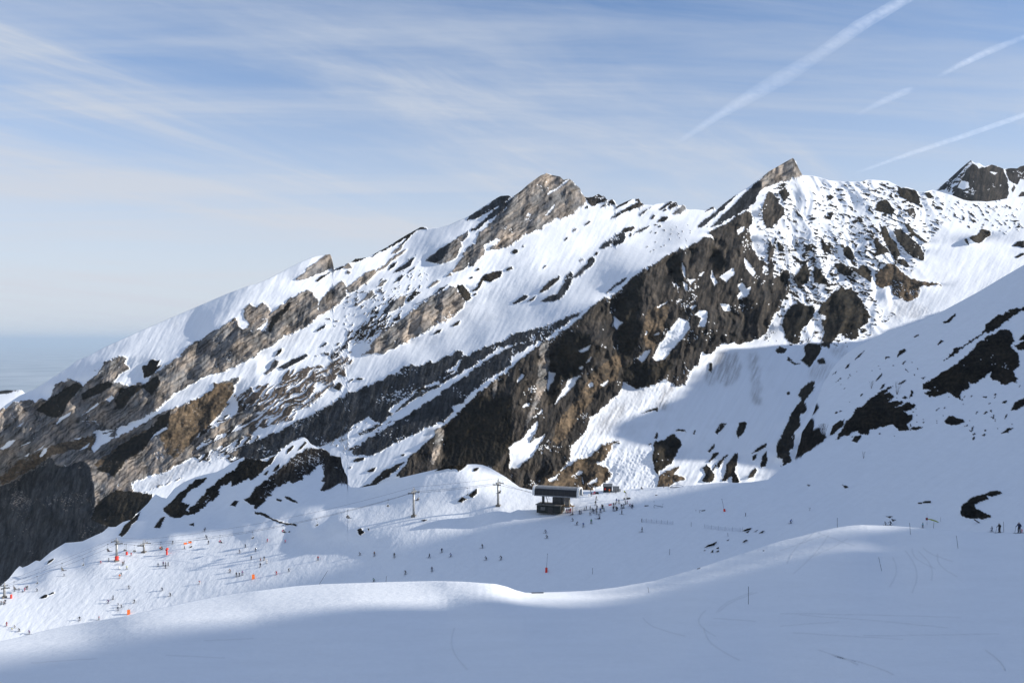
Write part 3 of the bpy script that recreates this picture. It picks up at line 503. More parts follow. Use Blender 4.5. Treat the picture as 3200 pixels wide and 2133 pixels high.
 (HE, 'rock_patch', 12, 50, [q(D_, "245 620 265 605 300 650 330 685 280 670")]), (HE, 'rock_patch', 8, 50, [q(D_, "80 920 110 905 150 950 130 990 100 985")]), (HE, 'rock_patch', 8, 50, [q(D_, "1430 455 1480 440 1530 490 1480 500")]), (HE, 'rock_patch', 8, 50, [q(D_, "760 715 800 692 835 710 800 730")]),
 (HE, 'heath_patch', 4, 44, [q(D_, "1848 860 1920 830 1960 778 2040 800 2048 840 1990 872 1950 912 1902 907")]), (HE, 'rock_patch', 4, 44, [q(D_, "1800 880 1830 865 1852 930 1830 920")]), (HE, 'rock_patch', 4, 44, [q(D_, "1865 695 1895 690 1920 715 1890 728")]),
 (HE, 'rock_patch', 4, 44, [q(D_, "2230 705 2320 698 2270 720")]), (HE, 'rock_patch', 4, 44, [q(D_, "2280 760 2310 738 2318 765 2290 772")]), (HE, 'rock_patch', -30, 44, [q(D_, "2245 940 2290 895 2353 890 2362 950 2300 940")]), (HE, 'rock_patch', -30, 44, [q(D_, "2265 1035 2330 1000 2353 1000 2353 1020 2300 1045")]),
 # --- gully and the shaded slopes below
 (HE, 'heath_patch', -10, 50, [q(H_, "330 380 380 358 470 370 497 410 440 502 380 582 298 512 340 470")]), (HE, 'heath_patch', -10, 50, [q(H_, "448 512 510 493 532 545 470 552")]), (HE, 'heath_patch', -10, 50, [q(H_, "68 422 110 388 177 410 150 447 90 452")]),
 (HE, 'heath_patch', -10, 50, [q(H_, "175 515 185 480 240 535 310 548 240 555")]),
 (HE, 'gully_bank', 20, 50, [q(H_, "278 840 310 778 370 738 400 703 432 720 410 800 350 860 338 890 360 920 350 982 300 1022 290 1112 250 1172 242 1312 200 1342 212 1442 120 1487 130 1430 90 1400 73 1310 110 1230 160 1130 210 1000 250 940 310 888")]),
  
 
 
 
   
   
   
    
    
   (HE, 'rock_patch', -10, 46, [q(H_, "165 825 185 798 208 815 190 835")]), 
    
 (HE, 'heath_patch', 4, 44, [q(G_, "2058 1182 2090 1090 2140 1073 2162 1090 2140 1162 2080 1237")]), (HE, 'heath_patch', 4, 44, [q(G_, "1868 1172 1920 1083 1977 1095 1930 1152 1890 1192")]),
 (HE, 'heath_slope', 22, 44, [q(G_, "1300 1350 1310 1260 1390 1245 1440 1218 1480 1188 1552 1250 1557 1290 1530 1352 1500 1402 1470 1462 1400 1500"), q(K_, "1352 60 1340 110 1300 20 1290 -40")]),
 (GR, 'grass_slope', 26, 42, [q(K_, "1330 212 1352 120 1370 85 1440 58 1550 8 1542 32 1490 92 1560 108 1600 142 1500 160 1470 190 1440 215")]),
 (GR, 'grass_slope', 24, 42, [q(G_, "450 1532 600 1430 720 1400 830 1288 900 1268 1000 1270 920 1292 922 1322 870 1382 850 1432 770 1470 870 1512 920 1568"), q(K_, "870 62 1002 110 930 82 870 172 760 212 700 300 400 300 0 300 400 60")]),
 (SN, 'snow', 20, 38, [q(K_, "585 90 620 55 655 65 640 90 600 98")]), (SN, 'snow', 22, 38, [q(K_, "690 185 740 140 790 125 780 160 720 185")]), (SN, 'snow', 22, 38, [q(K_, "330 140 400 110 425 90 400 140 350 160")]),
 (HE, 'heath_patch', 10, 44, [q(G_, "1798 1352 1862 1277 1867 1310 1820 1362")]), (HE, 'heath_patch', 10, 44, [q(G_, "1808 1442 1850 1370 1902 1355 1900 1372 1870 1402 1820 1447")]),
 (HE, 'heath_patch', 16, 44, [q(G_, "1850 1542 1900 1448 1980 1368 1987 1380 1970 1402 1900 1502"), q(K_, "1870 0 1832 60 1872 90 1840 162 1798 167 1740 152 1780 100 1748 30 1800 0")]),
 (HE, 'heath_patch', 16, 44, [q(G_, "1950 1568 1970 1478 2050 1368 2080 1372 2060 1502"), q(K_, "2062 0 2050 70 2092 162 2030 172 2018 110 1960 152 1928 150 1960 80 1988 0")]),
 (HE, 'heath_patch', 10, 44, [q(G_, "2208 1370 2250 1328 2342 1268 2330 1312 2260 1352")]), (HE, 'heath_patch', 10, 44, [q(G_, "2278 1482 2300 1400 2340 1345 2352 1420 2330 1482 2290 1502")]), (HE, 'heath_patch', 10, 44, [q(G_, "2208 1442 2210 1390 2252 1378 2242 1422")]),
 (HE, 'heath_patch', 10, 44, [q(K_, "2168 132 2190 80 2240 28 2252 60 2220 122")]), (HE, 'rock_patch', 0, 44, [q(G_, "1490 1165 1530 1148 1590 1150 1600 1168 1540 1165")]), (HE, 'rock_patch', 0, 44, [q(G_, "1310 1230 1330 1170 1348 1200 1335 1240")]), (HE, 'rock_patch', 0, 44, [q(G_, "1665 1195 1680 1150 1690 1165 1675 1200")]),
 (HE, 'rock_patch', 20, 44, [q(G_, "1250 968 1310 960 1340 940 1350 990 1310 975 1200 1000")]), (HE, 'rock_patch', 0, 44, [q(G_, "1805 610 1815 540 1840 530 1840 600 1830 630")]), (HE, 'rock_patch', 0, 44, [q(G_, "905 1268 940 1258 1000 1275 990 1285 940 1272")]), (HE, 'rock_patch', 0, 44, [q(G_, "1255 1290 1270 1275 1288 1280 1265 1298")]),
]
# bare ground on the near slope to the right of the gully
ROCKS_R = [
 (HE, 'gully_bank', -50, 50, [q(H_, "393 1000 400 950 450 918 467 950 430 1002 405 1022")]),
 (HE, 'gully_bank', -50, 50, [q(H_, "248 1422 290 1270 310 1180 400 1048 422 1080 420 1150 470 1128 492 1180 537 1230 470 1282 380 1352")]),
 (HE, 'heath_slope', -40, 48, [q(H_, "628 1242 650 1190 730 1070 810 970 890 920 990 828 1130 758 1142 770 1060 832 1112 808 1152 850 1110 892 1200 890 1242 900 1160 952 1300 898 1362 930 1330 962 1250 982 1290 1010 1332 1018 1320 1062 1270 1112 1320 1142 1380 1118 1422 1130 1360 1157 1300 1150 1210 1167 1160 1120 1150 1092 1040 1132 940 1152 930 1192 840 1192 830 1160 740 1202 680 1212")]),
 (HE, 'heath_slope', -40, 48, [q(H_, "1418 780 1430 738 1560 648 1700 568 1780 508 1850 448 1930 358 2020 288 2100 263 2170 223 2242 270 2262 330 2240 402 2302 450 2312 560 2250 622 2292 680 2260 722 2140 737 2110 692 2040 682 2060 622 1960 682 1910 737 1840 712 1860 752 1780 812 1780 872 1720 852 1640 812 1560 852 1480 852 1440 812 1500 795")]),
 (HE, 'heath_strip', -40, 48, [q(H_, "1608 532 1720 418 1850 338 1970 268 2000 198 2100 108 2250 48 2353 26 2420 10 2353 52 2270 92 2180 162 2100 232 1990 262 1920 312 1800 382 1700 472")]),
 (HE, 'heath_patch', -40, 48, [q(H_, "2258 382 2353 338 2420 320 2400 410 2300 422")]),
 (HE, 'heath_patch', -40, 48, [q(H_, "2298 332 2353 278 2420 270 2400 330")]),
 (HE, 'heath_patch', -50, 46, [q(H_, "1618 1080 1660 1030 1700 1018 1720 1040 1790 1058 1812 1080 1730 1112 1660 1107")]),
 (HE, 'rock_patch', -50, 46, [q(H_, "2140 1190 2200 1138 2252 1133 2200 1172")]),
 (HE, 'heath_patch', -50, 46, [q(H_, "2228 982 2270 898 2353 858 2420 850 2353 932 2290 972")]),
 (HE, 'rock_patch', -50, 46, [q(H_, "1183 492 1210 428 1262 408 1267 430 1210 472")]),
 (HE, 'rock_patch', -50, 46, [q(H_, "1338 302 1380 278 1387 290 1345 312")]),
 (HE, 'rock_patch', -50, 46, [q(H_, "1548 382 1590 323 1617 340 1570 372")]),
 (HE, 'rock_patch', -50, 46, [q(H_, "1605 165 1640 150 1720 88 1727 105 1670 162 1620 177")]),
 (HE, 'rock_patch', -50, 46, [q(H_, "1300 850 1320 785 1333 800 1325 845")]),
 (HE, 'rock_patch', -50, 46, [q(H_, "1230 858 1260 842 1282 860 1260 872")]),
 (HE, 'rock_patch', -50, 46, [q(H_, "985 712 1020 660 1050 632 1040 665 1000 705")]),
 (HE, 'rock_patch', -50, 46, [q(H_, "1190 738 1235 705 1268 698 1230 730")]),
 (HE, 'rock_patch', -50, 46, [q(H_, "2150 905 2165 885 2200 888 2180 912")]),
 (HE, 'rock_patch', -50, 46, [q(H_, "612 1005 625 985 640 990 630 1006")]),
 (HE, 'rock_patch', -50, 46, [q(H_, "570 1200 590 1120 660 1065 700 1070 690 1120 640 1150 600 1190")]),
 (HE, 'rock_patch', -50, 46, [q(H_, "770 1255 800 1215 855 1200 850 1225 820 1275")]),
 (HE, 'rock_patch', -50, 46, [q(H_, "708 592 730 555 752 545 735 580")]),
 (HE, 'rock_patch', -50, 46, [q(H_, "792 512 840 465 888 422 850 475 800 515")]),
 (HE, 'rock_patch', -50, 46, [q(H_, "1025 782 1050 740 1078 728 1060 765")]),
 (HE, 'rock_patch', -50, 46, [q(H_, "1880 1195 1895 1180 1905 1190 1890 1205")]),
 (HE, 'rock_patch', -50, 46, [q(H_, "1875 1240 1895 1212 1900 1230 1885 1250")]),
 (HE, 'rock_patch', -50, 46, [q(H_, "1970 1205 1990 1190 2003 1195 1985 1212")]),
 (HE, 'rock_patch', -50, 46, [q(H_, "1970 850 2010 848 2015 860 1980 860")]),
]
# broken ground: outline, share of bare ground, grain direction, grain length, grain width, material
MIXED = [
 ([q(D_, "-100 420 200 330 560 360 850 346 910 326 1180 378 1380 440 1560 480 1700 640 1560 800 1500 960 1420 1100 1300 1200 1000 1300 1060 1568"), q(H_, "1180 100 820 330 560 400 300 400 0 330 -100 200")], 0.16, 14, 24, 9, HE),
 ([q(D_, "250 900 700 850 950 880 1000 1100 950 1300 900 1568 200 1568 100 1200")], 0.20, 16, 26, 11, HE),
 ([q(D_, "850 340 1180 380 1400 440 1420 560 1300 720 1100 780 950 700 900 500")], 0.17, 14, 26, 10, HE),
 ([q(F_, "600 500 800 330 950 220 1050 180 1200 80 1380 60 1230 180 1080 300 940 380 850 430 700 490")], 0.52, -40, 34, 8, K),
 ([q(B_, "1010 1450 1100 1350 1200 1320 1290 1260 1280 1350 1150 1400 1140 1470 1300 1480 1370 1440 1300 1540 1100 1600 950 1600")], 0.42, -38, 28, 7, K),
 ([q(B_, "600 1480 900 1250 1200 1050 1500 900 1560 1000 1500 1200 1300 1400 1000 1560")], 0.09, -38, 26, 9, K),
 ([q(C_, "1100 820 1300 740 1800 700 1600 900 1500 900 1300 1000")], 0.03, -35, 24, 8, K),
 ([q(D_, "1560 480 1900 520 2353 520 2353 800 1900 800 1700 700")], 0.09, 40, 22, 9, HE),
 ([q(E_, "1700 620 2000 330 2353 100 2353 660 2000 700 1850 720")], 0.45, -36, 40, 9, K),
 ([q(F_, "-160 830 0 765 130 720 280 640 440 580 560 540 640 560 700 520 850 490 920 530 840 590 760 640 720 720 660 800 560 860 460 940 330 1010 180 1090 0 1172 -160 1220")], 0.66, -34, 60, 9, DI),
 ([q(F_, "500 1000 900 1100 1300 1030 1500 1160 900 1380 700 1330")], 0.10, -34, 34, 9, K),
]
MIXED_R = [
 ([q(H_, "600 600 1300 400 2000 700 2353 800 2353 1250 1500 1150 700 1250")], 0.012, -50, 26, 10, HE),
]
DIRT = [([q(G_, "1790 700 1820 560 1890 470 2060 430 2105 550 2085 660 1990 752 1900 712 1830 735")], 0.55), ([q(G_, "2170 440 2260 430 2265 600 2292 800 2275 920 2205 900 2190 650")], 0.5),
        ([q(G_, "715 1210 800 1050 960 920 1055 890 1045 1010 900 1140 750 1270")], 0.5), ([q(G_, "1330 910 1380 790 1420 735 1485 770 1445 860 1425 960 1340 960")], 0.7),
        ([q(H_, "390 560 500 520 600 560 560 700 450 690 380 640")], 0.4), ([q(H_, "560 400 700 380 720 470 640 510")], 0.45), ([q(F_, "640 560 900 500 900 560 720 740 600 800")], 0.4), ([q(E_, "1350 900 1900 640 2353 470 2353 520 1900 720 1400 960")], 0.32),
        ([q(G_, "1060 900 1130 790 1230 760 1200 900 1100 960")], 0.25), ([q(D_, "1100 1420 1400 1440 1500 1568 1100 1600")], 0.35), ([q(D_, "100 850 220 900 240 1150 180 1100")], 0.3), ([q(F_, "1560 1170 1660 1110 1680 1130 1560 1260 1500 1300")], 0.4)]
# ------------------------------------------------------------------ materials for the ground
def nmat(name):
    m = bpy.data.materials.new(name)
    m.use_nodes = True
    n, l = m.node_tree.nodes, m.node_tree.links
    b = n['Principled BSDF']
    return m, n, l, b
def ground_material(name, bump_rock, bump_snow, sc_rock, sc_snow, stretch=(1, 1, 1), rot=0.0):
    m, n, l, b = nmat(name)
    at = n.new('ShaderNodeAttribute'); at.attribute_name = 'tint'
    ba = n.new('ShaderNodeAttribute'); ba.attribute_name = 'bare'
    tc = n.new('ShaderNodeTexCoord')
    def noise(scale, detail, rough, vec=None):
        z = n.new('ShaderNodeTexNoise')
        z.inputs['Scale'].default_value = scale; z.inputs['Detail'].default_value = detail; z.inputs['Roughness'].default_value = rough
        l.new(vec or tc.outputs['Object'], z.inputs['Vector'])
        return z.outputs['Fac']
    n1 = noise(sc_rock, 8, 0.65)
    mr = n.new('ShaderNodeMapRange'); l.new(n1, mr.inputs['Value'])
    mr.inputs['From Min'].default_value = 0.25; mr.inputs['From Max'].default_value = 0.75
    mr.inputs['To Min'].default_value = 0.45; mr.inputs['To Max'].default_value = 1.55
    mx = n.new('ShaderNodeMix'); mx.data_type = 'FLOAT'
    l.new(ba.outputs['Fac'], mx.inputs['Factor']); mx.inputs['A'].default_value = 1.0
    l.new(mr.outputs['Result'], mx.inputs['B'])
    sv = n.new('ShaderNodeVectorMath'); sv.operation = 'SCALE'
    l.new(at.outputs['Color'], sv.inputs[0]); l.new(mx.outputs['Result'], sv.inputs['Scale'])
    l.new(sv.outputs[0], b.inputs['Base Color'])
    b.inputs['Roughness'].default_value = 0.9
    b.inputs['Specular IOR Level'].default_value = 0.12
    mp = n.new('ShaderNodeMapping'); mp.inputs['Scale'].default_value = stretch; mp.inputs['Rotation'].default_value = (0, 0, rot)
    l.new(tc.outputs['Object'], mp.inputs[0])
    n2 = noise(sc_snow, 6, 0.6, mp.outputs[0])
    n3 = noise(sc_rock * 1.7, 6, 0.7)
    h1 = n.new('ShaderNodeMath'); h1.operation = 'MULTIPLY'; l.new(n2, h1.inputs[0]); h1.inputs[1].default_value = bump_snow
    h2 = n.new('ShaderNodeMath'); h2.operation = 'MULTIPLY'; l.new(n3, h2.inputs[0]); h2.inputs[1].default_value = bump_rock
    hm = n.new('ShaderNodeMix'); hm.data_type = 'FLOAT'
    l.new(ba.outputs['Fac'], hm.inputs['Factor']); l.new(h1.outputs[0], hm.inputs['A']); l.new(h2.outputs[0], hm.inputs['B'])
    bp = n.new('ShaderNodeBump'); bp.inputs['Strength'].default_value = 1.0; bp.inputs['Distance'].default_value = 1.0
    l.new(hm.outputs['Result'], bp.inputs['Height'])
    l.new(bp.outputs[0], b.inputs['Normal'])
    return m
M_MOUNT = ground_material('mountain_snow_and_rock', 1.7, 0.9, 0.055, 0.03)

# ------------------------------------------------------------------ generic sheet of ground
def colours(kind, px, py):
    """base colour of bare ground by kind: limestone, dark slate and its shaded copy, heath, dry turf, debris"""
    n1 = fbm(px / 60, py / 60, 4, 0.55, 3.0)
    n2 = fbm(*aniso(px, py, -40, 90, 16), 4, 0.6, 8.0)
    n3 = fbm(px / 9, py / 9, 3, 0.6, 21.0)
    vst = fbm(*aniso(px, py, 100, 60, 6), 3, 0.6, 33.0)
    def lerp(a, b, t):
        t = np.clip(t, 0, 1)[..., None]
        return np.array(a) * (1 - t) + np.array(b) * t
    strat = fbm(*aniso(px + 10 * n1, py + 14 * n1, -37, 320, 8), 5, 0.62, 43.0)
    crv = ridged(*aniso(px + 22 * n1, py, 103, 130, 15), 4, 0.6, 53.0)
    crs = ridged(*aniso(px, py + 20 * n1, -37, 170, 15), 4, 0.6, 63.0)
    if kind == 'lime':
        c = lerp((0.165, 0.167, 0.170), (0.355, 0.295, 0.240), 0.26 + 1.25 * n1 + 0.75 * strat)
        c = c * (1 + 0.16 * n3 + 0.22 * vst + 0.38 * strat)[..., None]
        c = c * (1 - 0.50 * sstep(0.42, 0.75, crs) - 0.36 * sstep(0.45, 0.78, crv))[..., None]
    elif kind == 'blue':  # shaded copy of slate: cool shade put into the colour
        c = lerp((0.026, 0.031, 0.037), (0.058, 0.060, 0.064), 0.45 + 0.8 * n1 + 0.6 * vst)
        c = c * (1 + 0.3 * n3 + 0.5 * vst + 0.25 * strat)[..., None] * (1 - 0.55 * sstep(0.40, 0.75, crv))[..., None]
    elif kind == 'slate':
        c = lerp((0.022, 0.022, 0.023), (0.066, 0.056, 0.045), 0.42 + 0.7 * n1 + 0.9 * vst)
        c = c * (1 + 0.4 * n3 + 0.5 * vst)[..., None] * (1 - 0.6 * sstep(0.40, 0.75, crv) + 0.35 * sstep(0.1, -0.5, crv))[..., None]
    elif kind == 'heath':
        c = lerp((0.010, 0.010, 0.009), (0.034, 0.028, 0.019), 0.35 + 1.0 * n1 + 0.8 * n3) * (1 + 0.4 * n3)[..., None]
    elif kind == 'turf':
        c = lerp((0.040, 0.033, 0.025), (0.125, 0.092, 0.060), 0.5 + 1.0 * n1 + 0.8 * n3) * (1 + 0.5 * n3)[..., None]
    else:
        c = lerp((0.075, 0.06, 0.048), (0.14, 0.115, 0.095), 0.5 + n1 + n3)
    return np.clip(c, 0.008, 0.6)
SNOWC = np.array([0.79, 0.83, 0.88])
class Sheet:
    def __init__(s, name, depth, x0, x1, nx, top, bot, ny, rowpow=1.0):
        s.name = name; s.depth = depth
        xs = np.linspace(x0, x1, nx)
        t = np.linspace(0, 1, ny) ** rowpow
        tp = np.interp(xs, top[:, 0], top[:, 1]); bt = np.interp(xs, bot[:, 0], bot[:, 1])
        s.xs = xs
        s.PX = np.broadcast_to(xs, (ny, nx)).copy()
        s.PY = tp[None] * (1 - t[:, None]) + bt[None] * t[:, None]
        s.D = depth(s.PX, s.PY)
        s.kind = np.zeros((ny, nx), np.int16)          # 0 snow
        s.part = np.full((ny, nx), -1, np.int16)
        s.tint = np.broadcast_to(SNOWC, (ny, nx, 3)).copy()
        s.bare = np.zeros((ny, nx), np.float32)
        s.names = []
    def window(s, poly, pad):
        x0, y0 = poly.min(0) - pad; x1, y1 = poly.max(0) + pad
        i0 = max(np.searchsorted(s.xs, x0) - 1, 0); i1 = min(np.searchsorted(s.xs, x1) + 1, len(s.xs))
        if i1 <= i0:
            return None
        rows = np.where(((s.PY[:, i0:i1] > y0) & (s.PY[:, i0:i1] < y1)).any(1))[0]
        if len(rows) == 0:
            return None
        return slice(rows[0], rows[-1] + 1), slice(i0, i1)
    def lay(s, rocks, seed=0.0, amp=1.0):
        for k, (kind, nm, az, st, segs) in enumerate(rocks):
            poly = parse(segs)
            w = s.window(poly, 14)
            pid = -1
            if kind != 'snow':
                s.names.append(nm); pid = len(s.names) - 1
            if w is None:
                continue
            px, py = s.PX[w], s.PY[w]
            d = poly.max(0) - poly.min(0)
            a = amp * min(9.0, 1.6 + 0.035 * math.sqrt(d[0] * d[1]))
            wx = a * (fbm(px / 26, py / 26, 5, 0.70, 1.1 + k) * 1.6); wy = a * (fbm(px / 26, py / 26, 5, 0.70, 77.7 + k) * 1.6)
            m = inpoly(px + wx, py + wy, poly)
            if kind == 'snow':
                s.part[w][m] = -1
                s.bare[w][m] = 0.0
                s.tint[w][m] = SNOWC
            else:
                if kind in ('heath', 'turf', 'slate', 'lime', 'dirt') and d[0] * d[1] > 900:
                    # ledges and hollows of the bare ground that hold snow
                    pk = fbm(*aniso(px + 6 * wx, py + 6 * wy, -34, 40, 11), 4, 0.58, 50.0 + k) + 0.55 * fbm(px / 110, py / 70, 2, 0.5, 60.0 + k)
                    thr = {'heath': 0.62, 'turf': 0.44, 'slate': 0.47, 'lime': 0.58, 'dirt': 0.34}[kind]
                    m &= pk < thr
                c = colours('blue' if kind == 'slate' and az < 0 and nm in ('rock_wall', 'rock_band', 'shade_painted_face', 'rock_rib') else kind, px, py)  # slate turned from the sun takes the bluish shaded copy
                s.tint[w][m] = c[m]
                s.bare[w][m] = 1.0
                s.part[w][m] = pid
    def scatter(s, mixed, name):
        s.names.append(name); pid = len(s.names) - 1
        for k, (segs, dens, ang, gl, gw, kind) in enumerate(mixed):
            rib_w = 1.0 if k < 3 else 0.0
            poly = parse(segs)
            w = s.window(poly, 40)
            if w is None:
                continue
            px, py = s.PX[w], s.PY[w]
            wx = 40 * fbm(px / 60, py / 60, 3, 0.6, 5.0 + k); wy = 40 * fbm(px / 60, py / 60, 3, 0.6, 55.0 + k)
            inside = inpoly(px + wx, py + wy, poly)
            bends = 14 * fbm(px / 70, py / 70, 2, 0.5, 13.0 + k)
            nz = fbm(*aniso(px + bends, py + bends, ang, gl, gw), 5, 0.62, 91.0 + k * 3)
            cl = (fbm(px / 75, py / 75, 3, 0.5, 41.0 + k) + 1.3 * rib_w * ridged(*aniso(px + bends, py, 64, 300, 36), 2, 0.5, 14.0 + k)) * 0.22
            srt = np.sort(nz[inside]) if inside.any() else np.array([0, 1])
            nz = nz + cl
            srt = np.sort(nz[inside]) if inside.any() else srt
            thr = srt[int(np.clip(1 - dens, 0, 0.999) * (len(srt) - 1))]
            m = inside & (nz > thr) & (s.bare[w] < 0.5)
            c = colours(kind, px, py)
            s.tint[w][m] = c[m]
            s.bare[w][m] = 1.0
            s.part[w][m] = pid
    def dirty(s, dirt):
        for k, (segs, amt) in enumerate(dirt):
            poly = parse(segs)
            w = s.window(poly, 30)
            if w is None:
                continue
            px, py = s.PX[w], s.PY[w]
            m = inpoly(px + 22 * fbm(px / 40, py / 40, 4, 0.6, 3.0 + k), py + 22 * fbm(px / 40, py / 40, 4, 0.6, 13.0 + k), poly).astype(float)
            m = blur(m, 6)
            g = np.clip(0.55 + 1.5 * fbm(*aniso(px, py, 112, 60, 7), 5, 0.65, 7.0 + k), 0, 1)
            t = (m * g * amt * (s.bare[w] < 0.5))[..., None]
            s.tint[w] = s.tint[w] * (1 - t) + np.array((0.16, 0.145, 0.135)) * t
    def build(s, mat, kindname, back=None, under=None):
        ny, nx = s.PX.shape
        P = point(s.PX, s.PY, s.D)
        tint, bare, part = s.tint, s.bare, s.part
        if back:            # the far side of the crest, falling away behind it
            dy, dz = back
            extra = []
            for f in (0.15, 0.4, 1.0):
                Q = P[0].copy(); Q[:, 1] += dy * f; Q[:, 0] *= (1 + dy * f / s.D[0]); Q[:, 2] -= dz * f
                extra.insert(0, Q)
            P = np.concatenate([np.array(extra), P]); e = len(extra)
            tint = np.concatenate([np.repeat(tint[:1], e, 0), tint]); bare = np.concatenate([np.repeat(bare[:1], e, 0), bare])
            part = np.concatenate([np.full((e, nx), -1, np.int16), part])
        if under is not None:   # ground that dips out of view below
            Q = P[-1].copy(); Q[:, 2] -= under
            P = np.concatenate([P, Q[None]])
            tint = np.concatenate([tint, tint[-1:]]); bare = np.concatenate([bare, bare[-1:]]); part = np.concatenate([part, part[-1:]])
        ny = P.shape[0]
        idx = np.arange(ny * nx, dtype=np.int32).reshape(ny, nx)
        F = np.stack([idx[:-1, :-1], idx[1:, :-1], idx[1:, 1:], idx[:-1, 1:]], -1).reshape(-1, 4)
        fp = part[:-1, :-1].ravel()
        V = P.reshape(-1, 3); T = tint.reshape(-1, 3); Bv = bare.ravel()
        root = None
        for pid in [-1] + list(range(len(s.names))):
            f = F[fp == pid]
            if len(f) == 0:
                continue
            u, inv = np.unique(f, return_inverse=True)
            me = mesh_from(kindname if pid < 0 else s.names[pid], V[u], inv.reshape(-1, 4).astype(np.int32), [mat])
            a = me.attributes.new('tint', 'FLOAT_COLOR', 'POINT')
            a.data.foreach_set('color', np.c_[T[u], np.ones(len(u))].astype(np.float32).ravel())
            b = me.attributes.new('bare', 'FLOAT', 'POINT')
            b.data.foreach_set('value', Bv[u].astype(np.float32))
            o = add_obj(kindname if pid < 0 else s.names[pid], me, root)
            if pid < 0:
                root = o
                o['kind'] = 'structure'
            elif s.names[pid] in ('rock_scatter',):
                o['kind'] = 'stuff'
        return root

# ------------------------------------------------------------------ the mountain
DTOP = np.vstack([np.array([(-100, 1872), (0, 1831), (28, 1806), (48, 1780), (61, 1767), (70, 1772), (86, 1766), (112, 1750), (125, 1752), (160, 1722), (204, 1695), (232, 1693), (258, 1690), (299, 1671), (320, 1662),
    (340, 1646), (362, 1645), (384, 1630), (412, 1622), (442, 1591), (462, 1572), (476, 1553), (486, 1543), (505, 1553), (520, 1556), (545, 1525), (575, 1505), (610, 1490), (646, 1480), (675, 1474), (700, 1462), (728, 1442), (760, 1428), (800, 1436)], float),
    parse([q(F_, "110 1415 200 1370 320 1272 380 1245 440 1222 470 1240 500 1280 560 1318 610 1325 650 1342 700 1388 745 1400 780 1402 790 1480 815 1520")]),
    parse([q(J_, "805 60 838 100 842 178 870 210 960 212 1100 188 1200 158 1300 130 1500 82 1620 55 1740 25 1850 8 1950 0 2020 -2 2080 5 2140 25 2200 60 2300 120 2353 160")]),
    parse([q(K_, "70 210 200 240 330 240 650 236 840 240 985 240 1100 225 1230 215 1390 205 1500 200 1700 190 1800 178 1900 168 2000 168 2100 170 2200 162 2353 140")]),
    np.array([(2425, 1478), (2445, 1456), (2476, 1442), (2486, 1428), (2492, 1400), (2499, 1380), (2506, 1350), (2520, 1328), (2536, 1304), (2545, 1280), (2556, 1240), (2575, 1195), (2605, 1145), (2640, 1108), (2680, 1082), (2730, 1056), (2780, 1030), (2830, 1018), (2870, 1006), (2930, 980), (2990, 948), (3060, 910), (3130, 868), (3195, 830), (3300, 775)], float)])
CBOT = DTOP.copy(); CBOT[:, 1] += 55; CBOT = CBOT[~((CBOT[:, 0] > 2480) & (CBOT[:, 0] < 2560))]; CBOT[CBOT[:, 0] > 2430, 1] += 40
dC = Depth(-120, 3320, 460, 1960, 3.0)
dC.base(CTRL_C)
az, st = idw_field(SNOW_N, dC.PX[::6, ::6], dC.PY[::6, ::6])
def up6(a):
    gx, gy = dC.gx[::6], dC.gy[::6]
    B = np.array([np.interp(dC.gx, gx, r) for r in a])
    return np.array([np.interp(dC.gy, gy, c) for c in B.T]).T
az, st = up6(az), up6(st)
sm = fbm(*aniso(dC.PX, dC.PY, -42, 220, 60), 3, 0.5, 2.0)
az = az + 14 * sm + 7 * fbm(dC.PX / 40, dC.PY / 40, 3, 0.5, 4.0)
st = st + 3.0 * fbm(dC.PX / 70, dC.PY / 70, 3, 0.5, 6.0)
# gullies that run down the right flank
gul = ridged(*aniso(dC.PX + 90 * fbm(dC.PX / 170, dC.PY / 170, 3, 0.5, 9.0), dC.PY + 40 * fbm(dC.PX / 130, dC.PY / 130, 2, 0.5, 29.0), 64, 380, 84), 3, 0.5, 14.0)
flank = sstep(2380, 2460, dC.PX) * sstep(3000, 2820, dC.PX + 0.4 * (dC.PY - 700)) * sstep(1120, 1030, dC.PY)
gg = np.gradient(gul, axis=1)
az = az - flank * np.clip(gg * 800, -34, 34)
rk = np.zeros(dC.PX.shape)
for kind, nm, a_, s_, segs in ROCKS:
    poly = parse(segs)
    x0, y0 = poly.min(0); x1, y1 = poly.max(0)
    i0, i1 = np.searchsorted(dC.gx, (x0, x1)); j0, j1 = np.searchsorted(dC.gy, (y0, y1))
    if i1 <= i0 or j1 <= j0:
        continue
    sl = (slice(j0, j1), slice(i0, i1))
    m = inpoly(dC.PX[sl], dC.PY[sl], poly)
    if kind == 'snow':
        rk[sl][m] = 0; az[sl][m] = a_; st[sl][m] = s_
    else:
        rk[sl][m] = 1 if a_ > -20 else 0.38; az[sl][m] = a_; st[sl][m] = s_
wall = inpoly(dC.PX, dC.PY, parse([r for r in ROCKS if r[1] == 'rock_wall' and r[2] == 34][0][4])) * rk
n_bed = ridged(*aniso(dC.PX, dC.PY, -40, 130, 34), 4, 0.55, 61.0)
n_rib = ridged(*aniso(dC.PX + 80 * fbm(dC.PX / 150, dC.PY / 150, 3, 0.55, 19.0), dC.PY + 50 * fbm(dC.PX / 120, dC.PY / 120, 3, 0.55, 39.0), 106, 210, 58), 5, 0.58, 71.0)
n_iso = fbm(dC.PX / 26, dC.PY / 26, 4, 0.6, 81.0)
rib = n_bed * 0.45 * (1 - wall) + n_rib * (0.55 + 0.6 * wall)
az = az + rk * (8 * n_iso - np.clip(np.gradient(rib, axis=1) * 560, -44, 44))
fac = np.tanh(3.2 * fbm(*aniso(dC.PX + 50 * fbm(dC.PX / 90, dC.PY / 90, 3, 0.5, 119.0), dC.PY, 106, 150, 46), 3, 0.5, 121.0))
az = az + np.where(rk > 0.9, 38 - 14 * wall, 10 * rk) * fac * sstep(0.2, 0.6, blur(rk, 2))
